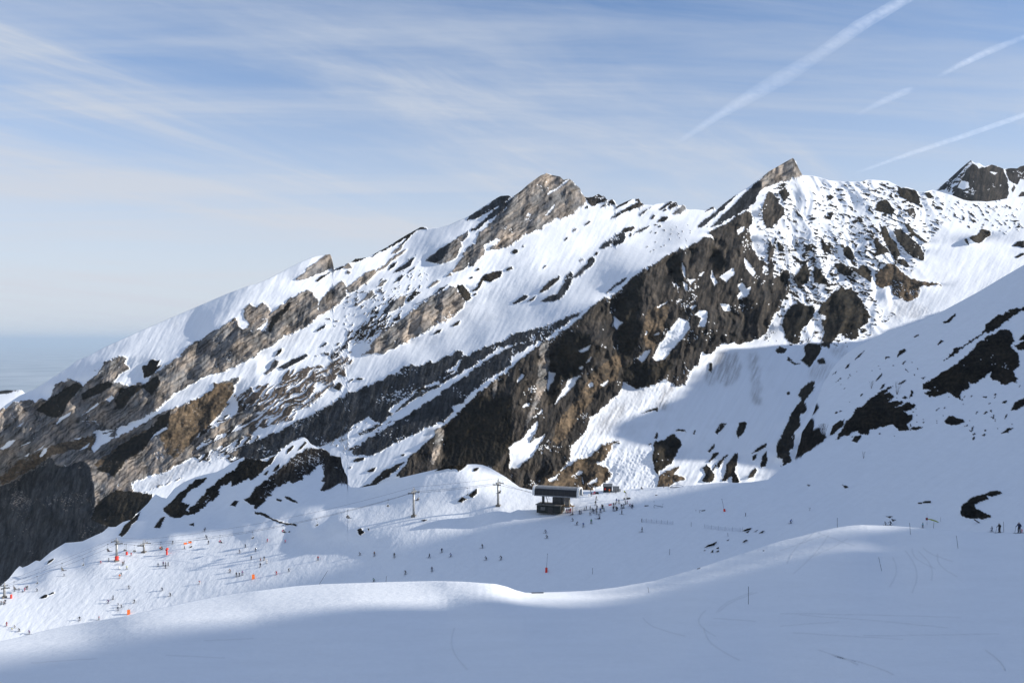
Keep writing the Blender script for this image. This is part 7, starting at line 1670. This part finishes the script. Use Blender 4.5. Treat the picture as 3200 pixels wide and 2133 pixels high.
b = MB(); b.box((0.4, 0.6, 4.6), (4.6, 2.2, 2.6)); b.tube([(-4.6, -.4, 6.3), (-3.7, -.4, 3.6)], 0.12, 6); b.tube([(-3.4, -.4, 6.2), (-3.9, -.4, 5.0), (-3.2, -.4, 4.8), (-3.4, -.4, 6.2)], 0.07, 5)
b.tube([(-6.6, 0, 6.3), (-6.6, 0, 6.55)], 2.0, 20)
b.build('drive_machinery', S_DARK, r)
MB().box((-2.6, -0.4, 1.55), (9.6, 6.0, 3.1)).build('base_building', S_STONE, r)
MB().box((-2.6, -0.5, 3.2), (10.4, 6.6, 0.26)).build('base_roof', S_CONC, r)
d_ = MB(); d_.box((-1.75, -3.44, 1.15), (1.55, 0.08, 2.1)); o = d_.build('door', S_BLACK, r)
b = MB()
for x in (-2.58, -.92):
    b.box((x, -3.46, 1.15), (0.1, 0.12, 2.2))
b.box((-1.75, -3.46, 2.28), (1.76, 0.12, 0.1)); b.build('door_frame', S_DARK, o)
w = MB().box((-4.9, -3.43, 1.75), (1.5, 0.07, 0.95)).build('window', S_GLASS, r)
b = MB(); b.box((-4.9, -3.45, 2.26), (1.7, .1, .08)); b.box((-4.9, -3.45, 1.24), (1.7, .1, .08)); b.box((-5.7, -3.45, 1.75), (.08, .1, 1.1)); b.box((-4.1, -3.45, 1.75), (.08, .1, 1.1)); b.build('window_frame', S_GREY, w)
b = MB(); b.tube([(-9.0, 0, 10.1), (-9.0, 0, 11.3)], 0.05, 5); b.box((-8.9, 0, 11.2), (.3, .05, .2)); b.build('mast', S_DARK, r)
dk = empty('timber_deck', ST + Vector((math.cos(YAW) * 4.8, math.sin(YAW) * 4.8, 3.0)), YAW)
tag(dk, 'brown timber deck beside the station pillar', 'deck')
for k in range(12):
    MB().box((0, -1.6 + k * .29, 0), (5.0, .26, .08)).build('plank', S_WOOD, dk)
for x in (-2.3, 2.3):
    MB().box((x, -1.5, -1.6), (.2, .2, 3.2)).build('post', S_WOOD, dk)
gb = ground(*zx('a', 935, 432))
bn = empty('banner_fence', gb, YAW * .6)
tag(bn, 'yellow banner fence with a row of black squares at the station exit', 'fence')
MB().box((0, 0, .62), (2.9, .05, .85)).build('banner', S_YELLOW, bn)
for k in range(6):
    MB().box((-1.15 + k * .46, -.04, .66), (.30, .03, .36)).build('black_square', S_BLACK, bn)
for x in (-1.5, 1.5):
    MB().tube([(x, 0, -.3), (x, 0, 1.3)], .035, 6).build('post', S_DARK, bn)
tb = ground(*zx('a', 1016, 480))
o = MB().tube([(0, 0, -.4), (0, 0, 1.9)], .035, 6).build('barrier_post', S_DARK, None, tb); tag(o, 'thin dark post at the foot of the yellow banner', 'post')
# ------------------------------------------------------------------ huts
g1 = ground(*zx('a', 1518, 334))
h1 = empty('wooden_hut', g1, math.radians(-8)); tag(h1, 'dark hut with a ribbed metal roof and a round red sign', 'hut')
MB().box((0, 1.2, 1.25), (3.7, 2.6, 3.0)).build('wall', S_PANEL, h1)
b = MB(); b.box((0, 1.0, 2.95), (4.2, 3.4, .12), 0, __import__('mathutils').Matrix.Rotation(math.radians(14), 3, 'X')); b.build('roof', S_GREY, h1)
b = MB()
for k in range(10):
    b.box((-1.9 + k * .42, 1.0, 3.03), (.07, 3.4, .08), 0, __import__('mathutils').Matrix.Rotation(math.radians(14), 3, 'X'))
b.build('roof_rib', S_DARK, h1)
b = MB().tube([(-1.05, -.14, 1.35), (-1.05, -.20, 1.35)], .42, 14).build('round_sign', S_RED, h1)
MB().box((.9, -.14, 1.0), (.95, .06, 2.0)).build('door', S_BLACK, h1)
g2 = ground(*zx('a', 1672, 334))
h2 = empty('metal_container', g2, math.radians(-8)); tag(h2, 'pale grey ribbed container beside the dark hut', 'container')
MB().box((0, 1.0, 1.05), (2.8, 2.1, 2.5)).build('body', S_GREY, h2)
b = MB()
for k in range(13):
    b.box((-1.32 + k * .22, -.08, 1.1), (.09, .06, 2.2))
b.build('rib', S_GALV, h2)
MB().box((0, 1.0, 2.36), (2.95, 2.3, .10)).build('roof', S_GREY, h2)
MB().box((1.75, .6, .6), (.55, .8, 1.5)).build('side_cabinet', S_GALV, h2)
# ------------------------------------------------------------------ snowmobile, snow guns, padded posts, mats, banners
g3 = ground(*zx('a', 1308, 368))
s_ = empty('snowmobile', g3, math.radians(80)); tag(s_, 'dark red snowmobile parked on the sunny plaza', 'snowmobile')
MB().box((0, -.35, .55), (.55, 1.5, .40)).build('body', S_BLACK, s_)
b = MB(); b.prism([(0.35, .45), (1.15, .45), (1.25, .62), (.75, .95), (.35, .95)], -.38, .38); b.build('cowl', S_RED, s_)
MB().box((0, -.4, .83), (.36, 1.1, .18)).build('seat', S_BLACK, s_)
b = MB(); b.prism([(-1.2, .08), (.5, .08), (.7, .28), (-1.25, .28), (-1.35, .18)], -.22, .22); b.build('track', S_DARK, s_)
for x in (-.45, .45):
    MB().tube([(x, .4, .06), (x, 1.5, .06), (x, 1.75, .22)], .06, 5).build('ski', S_RED, s_)
b = MB(); b.tube([(-.38, .35, 1.08), (0, .42, 1.12), (.38, .35, 1.08)], .03, 5); b.tube([(0, .42, 1.12), (0, .6, .9)], .03, 5); b.build('handlebar', S_DARK, s_)
MB().prism([(.75, .95), (.80, .95), (.55, 1.3), (.50, 1.3)], -.28, .28).build('windscreen', S_GLASS, s_)
g4 = ground(*zx('a', 1858, 470))
t_ = empty('snow_gun', g4, math.radians(20)); tag(t_, 'lattice snow gun tower with a yellow head above the queue', 'snow gun')
b = MB()
for x, y in ((-.42, -.3), (.42, -.3), (-.42, .3), (.42, .3)):
    b.tube([(x, y, -.3), (x * .75, y * .75, 2.9)], .05, 5)
for k in range(4):
    z = .3 + k * .7
    b.tube([(-.40, -.28, z), (.38, -.27, z + .6)], .03, 4); b.tube([(.40, -.28, z), (-.38, -.27, z + .6)], .03, 4)
b.build('tower', S_GALV, t_)
MB().tube([(-.9, -.2, 3.5), (-.1, 0, 2.9)], .34, 12, .28).build('fan_barrel', S_DARK, t_)
MB().tube([(-.95, -.2, 3.54), (-.88, -.19, 3.49)], .40, 12).build('fan_ring', pmat('yellow_paint', (.62, .62, .05), .5), t_)
MB().box((1.15, 0, .35), (1.5, .9, .8)).build('cable_box', S_PANEL, t_)
MB().box((-.9, 0, .4), (.35, .35, .9)).build('valve_box', S_PANEL, t_)
def padded_post(t, x, y, hp, htot, label, lean=0.0, mat=None, radius=.45, name='padded_post', cat='padded post', grp='padded posts on the pistes'):
    g = ground(*zx(t, x, y))
    k = g.y / FPX
    r = empty(name, g); tag(r, label, cat, grp)
    H = htot * k
    if htot > hp:
        MB().tube([(0, 0, -.3), (lean * H, 0, H)], .07, 6, .05).build('pole', S_POLE, r)
    MB().tube([(0, 0, -.2), (lean * hp * k * .5, 0, hp * k)], radius, 10).build('padding', mat or S_RED, r)
    if htot > hp:
        MB().box((lean * H, 0, H), (.25, .25, .18)).build('cap', S_DARK, r)
    return r
padded_post('a', 395, 1800, 14, 57, 'snowmaking pole with a red padded foot on the open piste', .06)
padded_post('p', 1295, 572, 7.5, 38, 'snowmaking pole with a square red pad in the snow park', -.22, None, .42)
padded_post('d', 330, 540, 9, 34, 'white snowmaking lance with red padding near the first pylon', -.03, None, .5)
padded_post('c', 205, 1222, 12, 12, 'short red padded post on the far lower crest', 0, None, .45)
padded_post('d', 1065, 540, 11, 18, 'red snow gun on a padded stand amid spray marks', 0, None, .42, 'snow_gun', 'snow gun')
o = ground(*zx('d', 1058, 452)); g5 = ground(*zx('d', 1065, 540)); o = MB().tube([(0, -.7, 0), (0, .7, .35)], .5, 12, .62).build('fan_barrel', S_RED, [c for c in bpy.data.objects if c.name.startswith('snow_gun')][-1], (0, 0, (540 - 452) * .1703 * g5.y / FPX))
for t, x, y, lab in (('i', 1182, 936, 'upright orange mat on the rim of the lower piste'), ('i', 2328, 611, 'upright orange mat beside the standing trio')):
    g = ground(*zx(t, x, y)); r = empty('safety_mat', g, math.radians(15)); tag(r, lab, 'mat', 'orange safety mats')
    MB().box((0, 0, .85), (1.15, .45, 2.1)).build('mat', S_ORANGE, r); MB().tube([(0, .35, -.3), (0, .35, 2.6)], .06, 6).build('post', S_POLE, r)
for x, y, w, lab in ((1405, 352, 9.5, 'orange banner lying across the piste edge'), (1490, 330, 9.5, 'red orange banner next to the orange one')):
    g = ground(*zx('d', x, y)); r = empty('piste_banner', g, math.radians(18)); tag(r, lab, 'banner', 'piste banners'); W_ = w * g.y / FPX
    MB().box((0, 0, .45), (W_, .06, .85)).build('cloth', S_ORANGE, r)
    for xx in (-W_ / 2, W_ / 2):
        MB().tube([(xx, 0, -.3), (xx, 0, 1.1)], .04, 5).build('post', S_POLE, r)
g = ground(*zx('a', 1566, 588)); r = empty('red_banner', g, math.radians(12)); tag(r, 'red banner strung between two posts in the queue', 'banner')
MB().box((0, 0, .55), (1.35, .05, .62), 0, __import__('mathutils').Matrix.Rotation(math.radians(-8), 3, 'Y')).build('cloth', pmat('crimson_vinyl', (.42, .05, .08), .6), r)
for xx in (-.72, .72):
    MB().tube([(xx, 0, -.2), (xx, 0, 1.05)], .03, 5).build('post', S_POLE, r)
# ------------------------------------------------------------------ marker poles
def marker(px_, py_, top, lean, label, rad=.022):
    g = ground(px_, py_); H = (py_ - top) * g.y / FPX
    r = empty('marker_pole', g); tag(r, label, 'marker pole', 'piste marker poles')
    MB().tube([(0, 0, -.25), (lean * H, 0, H)], rad * max(1, g.y / 130), 6).build('shaft', S_POLE, r)
    return r
for t, x, y, top, ln, lab in [('k', 2173, 1284, 1120, 0, 'tall upright marker pole on the near snow by itself'), ('m', 1049, 980, 853, -.25, 'leaning marker pole in the middle of the shaded snow'), ('m', 1748, 772, 655, -.14, 'slightly leaning marker pole nearest the picture edge'),
        ('m', 1311, 646, 538, -.09, 'marker pole standing at the end of the sunny hump'), ('m', 637, 578, 490, 0, 'marker pole on the crown of the sunny hump'), ('m', 1520, 586, 530, .1, 'marker pole in front of the green flag'), ('m', 2166, 616, 526, -.02, 'marker pole among the three people near the picture edge'),
        ('k', 1260, 1180, 1125, -.2, 'leaning marker pole below the bright snow rim'), ('k', 740, 1008, 950, .02, 'faint marker pole in the wide shaded piste'), ('k', 1447, 830, 775, .06, 'marker pole before the scattered dark rocks'), ('k', 1986, 662, 626, -.1, 'marker pole by the end of the second net'),
        ('j', 572, 1103, 975, .68, 'strongly leaning marker pole at the rim of the lit piste'), ('j', 1193, 1082, 1025, .12, 'marker pole beside the green jacketed skier'), ('k', 2147, 476, 445, 0, 'thick short post in the snow park'), ('p', 27, 735, 685, 0, 'post at the start of the first safety net')]:
    a_, b_ = zx(t, x, y); marker(a_, b_, zx(t, x, top)[1], ln, lab, .045 if 'post' in lab else .024)
# ------------------------------------------------------------------ safety nets
def net(t, pts, h, label):
    P = [ground(*zx(t, x, y)) for x, y in pts]
    r = empty('safety_net', P[0]); tag(r, label, 'net', 'safety nets')
    b = MB()
    for k in range(len(P) - 1):
        A_, B2 = P[k] - P[0], P[k + 1] - P[0]
        for i in range(5):
            z = h * (i + .5) / 5
            b.tube([A_ + Vector((0, 0, z)), B2 + Vector((0, 0, z))], .016, 3, None, False)
        m_ = int((B2 - A_).length / .5)
        for i in range(m_):
            q_ = A_.lerp(B2, i / m_)
            b.tube([q_ + Vector((0, 0, .05)), q_ + Vector((.12, 0, h))], .013, 3, None, False)
    b.build('mesh', S_NET, r)
    for p in P:
        MB().tube([p - P[0] + Vector((0, 0, -.2)), p - P[0] + Vector((0, 0, h + .35))], .03, 5).build('post', S_POLE, r)
net('p', [(30, 738), (95, 742), (172, 748), (255, 758), (330, 764), (420, 770), (505, 778)], 1.3, 'blue safety net fence at the near side of the snow park')
net('p', [(990, 830), (1092, 845), (1200, 858), (1303, 866), (1418, 876), (1532, 884), (1570, 886)], 1.3, 'blue safety net fence ending at the dark rocks')
o = ground(*zx('p', 783, 808)); marker(*zx('p', 783, 808), zx('p', 783, 735)[1], 0, 'lone stake between the two safety nets', .024)
# ------------------------------------------------------------------ snow park
g = ground(*zx('p', 570, 212)); k_ = g.y / FPX * .2041
r = empty('rainbow_rail', g); tag(r, 'blue arched rainbow rail on the skyline of the snow park', 'park rail')
MB().tube([(100 * k_ * math.cos(math.pi - a * math.pi / 14) , 0, (4 + 42 * math.sin(a * math.pi / 14)) * k_) for a in range(15)], .09, 6).build('arch', pmat('blue_rail', (.03, .06, .14), .5), r)
MB().tube([(-110 * k_, .4, 6 * k_), (100 * k_, .4, 8 * k_), (200 * k_, .3, 16 * k_)], .13, 6).build('flat_bar', S_DARK, r)
for x in (-95, 95):
    MB().tube([(x * k_, 0, -.3), (x * k_, 0, 14 * k_)], .09, 6).build('leg', S_DARK, r)
g = ground(*zx('p', 282, 512)); k_ = g.y / FPX * .2041
r = empty('slide_rail', g); tag(r, 'straight dark slide rail bent down at both ends', 'park rail')
MB().tube([(-70 * k_, 0, 10 * k_), (-66 * k_, 0, 34 * k_), (66 * k_, -.2, -2 * k_ + .3), (68 * k_, -.2, -12 * k_)], .11, 6).build('bar', pmat('rail_blue_grey', (.04, .06, .10), .5), r)
for x in (-66, 66):
    MB().tube([(x * k_, 0, -.6), (x * k_, 0, .5)], .06, 5).build('leg', S_DARK, r)
for x, y, w, lab in ((102, 490, 62, 'low dark box bar lying in the snow park'), (970, 564, 58, 'wedge shaped dark kicker edge in the snow park'), (250, 328, 30, 'short dark bar lying high in the snow park')):
    g = ground(*zx('p', x, y)); k_ = g.y / FPX * .2041
    o = MB().prism([(-.2, -.1), (.2, -.1), (.2, .28), (-.2, .2)], -w * k_ / 2, w * k_ / 2).build('park_box', S_DARK, None, g); tag(o, lab, 'park box', 'snow park boxes'); o.rotation_euler = (0, math.radians(-8 if 'wedge' in lab else 0), 0)
def crossed(t, x, y, hgt, label):
    g = ground(*zx(t, x, y)); r = empty('crossed_poles', g); tag(r, label, 'marker poles', 'crossed pole markers')
    for s in (-1, 1):
        MB().tube([(-s * .25, 0, -.2), (s * .25, 0, hgt)], .035, 5).build('pole', S_POLE, r)
        MB().dome((s * .25, 0, hgt), (.12, .12, .14), 7, 3, -1.2).build('knob', S_BLACK, r)
crossed('p', 915, 597, 1.1, 'crossed poles with round knobs in the snow park')
crossed('z', 280, 106, 1.0, 'crossed poles standing alone above the sunny hump')
for x, y, lab in ((215, 445, 'small capped stake above the slide rail'), (350, 492, 'small capped stake at the lower end of the slide rail'), (856, 580, 'small capped stake near the crossed poles')):
    g = ground(*zx('p', x, y)); r = empty('stake', g); tag(r, lab, 'stake', 'capped stakes')
    MB().tube([(0, 0, -.2), (0, 0, .7)], .03, 5).build('shaft', S_POLE, r); MB().dome((0, 0, .75), (.12, .12, .14), 7, 3, -1.2).build('cap', S_BLACK, r)
# ------------------------------------------------------------------ green flag, ramp, twigs
g = ground(*zx('z', 1475, 232)); k_ = g.y / FPX * .3234
r = empty('feather_flag', g); tag(r, 'fallen green feather flag with a red end lying by the near crest', 'flag')
n = 12; v = []; f = []
for i in range(n + 1):
    t = i / n; x = -62 * k_ + 132 * k_ * t; up = (44 - 40 * t ** 1.6) * k_; w_ = 13 * k_ * math.sin(math.pi * min(t * .85 + .12, 1)) + .02
    for dz, dy in ((0, 0), (w_, 0), (w_, .06), (0, .06)):
        v.append((x, dy, up + dz - w_ * .5))
for i in range(n):
    for j in range(4):
        f.append((i * 4 + j, i * 4 + (j + 1) % 4, i * 4 + 4 + (j + 1) % 4, i * 4 + 4 + j))
f += [(3, 2, 1, 0), (n * 4, n * 4 + 1, n * 4 + 2, n * 4 + 3)]
add_obj('cloth', mesh_from('cloth', v, f, [S_GREEN], True), r)
MB().box((-64 * k_, .03, 45 * k_), (20 * k_, .14, 24 * k_)).build('red_end', pmat('dark_red', (.18, .02, .04), .6), r)
MB().tube([(-62 * k_, 0, -.4), (-62 * k_, 0, 100 * k_)], .03, 5).build('staff', S_POLE, r)
MB().tube([(70 * k_, 0, -.4), (70 * k_, 0, 62 * k_)], .035, 5).build('post', S_POLE, r)
g = ground(*zx('z', 1905, 226))
o = MB().box((0, 0, .35), (3.0, .5, .34), 0, __import__('mathutils').Matrix.Rotation(math.radians(33), 3, 'Y')).build('timber_beam', S_BLACK, None, g); tag(o, 'dark squared beam leaning below the curved rock', 'beam')
def twigs(px_, py_, hgt, n, label, seed):
    g = ground(px_, py_); rr = random.Random(seed); r = empty('bare_shrub', g); tag(r, label, 'shrub', 'leafless shrubs')
    b = MB()
    for i in range(n):
        a = rr.uniform(-1, 1); p = Vector((0, 0, -.2)); d = Vector((a * .5, rr.uniform(-.4, .4), 1)).normalized(); pts = [p]
        for k in range(4):
            p = p + d * hgt / 4; d = (d + Vector((rr.uniform(-.3, .3), rr.uniform(-.3, .3), .1))).normalized(); pts.append(p)
        b.tube(pts, hgt * .012, 4, hgt * .004)
        for k in (2, 3):
            b.tube([pts[k], pts[k] + Vector((rr.uniform(-.3, .3), rr.uniform(-.3, .3), .5)) * hgt * .5], hgt * .007, 3, hgt * .002)
    b.build('stem', S_TWIG, r)
H2 = lambda x, y: (2400 + x * .34, 950 + y * .34)
for x, y, h, n, lab, sd in ((520, 1215, 6.5, 14, 'spreading bare shrub on the gully rim', 1), (1185, 830, 7, 5, 'thin bare shrub on the snow between the dark slopes', 2), (950, 775, 4.5, 6, 'low bare shrub above the dark slope', 3), (880, 1415, 3.4, 5, 'bare shrub on a small dark rock in the lower snow', 4)):
    twigs(*H2(x, y), h, n, lab, sd)

# ------------------------------------------------------------------ vapour trails high above
def trail_mat():
    m, n, l, b = nmat('vapour')
    out = n['Material Output']
    at = n.new('ShaderNodeAttribute'); at.attribute_name = 'thick'
    tc = n.new('ShaderNodeTexCoord'); z = n.new('ShaderNodeTexNoise'); z.inputs['Scale'].default_value = .0045; z.inputs['Detail'].default_value = 8; z.inputs['Roughness'].default_value = .7
    l.new(tc.outputs['Object'], z.inputs['Vector'])
    mr = n.new('ShaderNodeMapRange'); l.new(z.outputs['Fac'], mr.inputs['Value']); mr.inputs['From Min'].default_value = .28; mr.inputs['From Max'].default_value = .72
    mu = n.new('ShaderNodeMath'); mu.operation = 'MULTIPLY'; l.new(mr.outputs['Result'], mu.inputs[0]); l.new(at.outputs['Fac'], mu.inputs[1])
    tr = n.new('ShaderNodeBsdfTransparent'); df = n.new('ShaderNodeBsdfDiffuse'); df.inputs['Color'].default_value = (.85, .86, .88, 1); tl = n.new('ShaderNodeBsdfTranslucent'); tl.inputs['Color'].default_value = (.85, .86, .88, 1)
    ad = n.new('ShaderNodeAddShader'); l.new(df.outputs[0], ad.inputs[0]); l.new(tl.outputs[0], ad.inputs[1])
    mx = n.new('ShaderNodeMixShader'); l.new(mu.outputs[0], mx.inputs[0]); l.new(tr.outputs[0], mx.inputs[1]); l.new(ad.outputs[0], mx.inputs[2])
    l.new(mx.outputs[0], out.inputs['Surface'])
    return m
VAP = trail_mat()
def contrail(knots, label):
    """knots: bearing x, y, width in survey pixels, thickness; all on one level 8.2 km up"""
    P = []
    for px_, py_, w, a in knots:
        v = (CY - py_) / FPX; d = 8200.0 / v
        P.append((Vector(((px_ - CX) / FPX * d, d, 8200.0)), w * d / FPX, a))
    pts = []
    for (p0, w0, a0), (p1, w1, a1) in zip(P[:-1], P[1:]):
        for k in range(24):
            f = k / 24; pts.append((p0.lerp(p1, f), w0 + (w1 - w0) * f, a0 + (a1 - a0) * f))
    pts.append(P[-1])
    V_ = []; F_ = []; A_ = []
    n = 10
    for i, (p, w, a) in enumerate(pts):
        t = (pts[min(i + 1, len(pts) - 1)][0] - pts[max(i - 1, 0)][0]).normalized()
        sd = t.cross(Vector((0, 0, 1))).normalized(); up = sd.cross(t)
        ww = w * .42
        for j in range(n):
            an = 2 * math.pi * j / n
            V_.append(tuple(p + sd * ww * 1.6 * math.cos(an) + up * ww * math.sin(an))); A_.append(a * .30 * (.25 + .75 * abs(math.sin(an))))
    for i in range(len(pts) - 1):
        for j in range(n):
            F_.append((i * n + j, i * n + (j + 1) % n, (i + 1) * n + (j + 1) % n, (i + 1) * n + j))
    me = mesh_from('contrail', V_, F_, [VAP], True)
    at = me.attributes.new('thick', 'FLOAT', 'POINT'); at.data.foreach_set('value', np.array(A_, np.float32))
    o = add_obj('contrail', me); tag(o, label, 'vapour trail', 'vapour trails in the sky')
contrail([(2900, -50, 32, .40), (2824, 0, 34, .42), (2690, 78, 40, .42), (2560, 170, 36, .22), (2440, 245, 50, .22), (2348, 299, 40, .24), (2250, 358, 26, .30), (2144, 428, 18, .14), (2110, 450, 12, 0.0)], 'longest white vapour trail climbing out of the top of the sky')
contrail([(3300, 60, 16, .18), (3200, 116, 16, .22), (3090, 160, 24, .40), (3010, 198, 20, .40), (2946, 232, 12, .16), (2930, 240, 8, 0.0)], 'puffy vapour trail piece by the upper edge of the sky')
contrail([(2850, 276, 12, .10), (2830, 285, 24, .28), (2770, 312, 22, .28), (2702, 345, 14, .10), (2660, 368, 10, 0.0)], 'short faint vapour trail piece in mid sky')
contrail([(3300, 320, 18, .42), (3200, 360, 18, .42), (3014, 424, 18, .36), (2850, 478, 16, .32), (2720, 524, 10, .22), (2660, 546, 8, 0.0)], 'thin straight vapour trail slanting down to the far ridge')
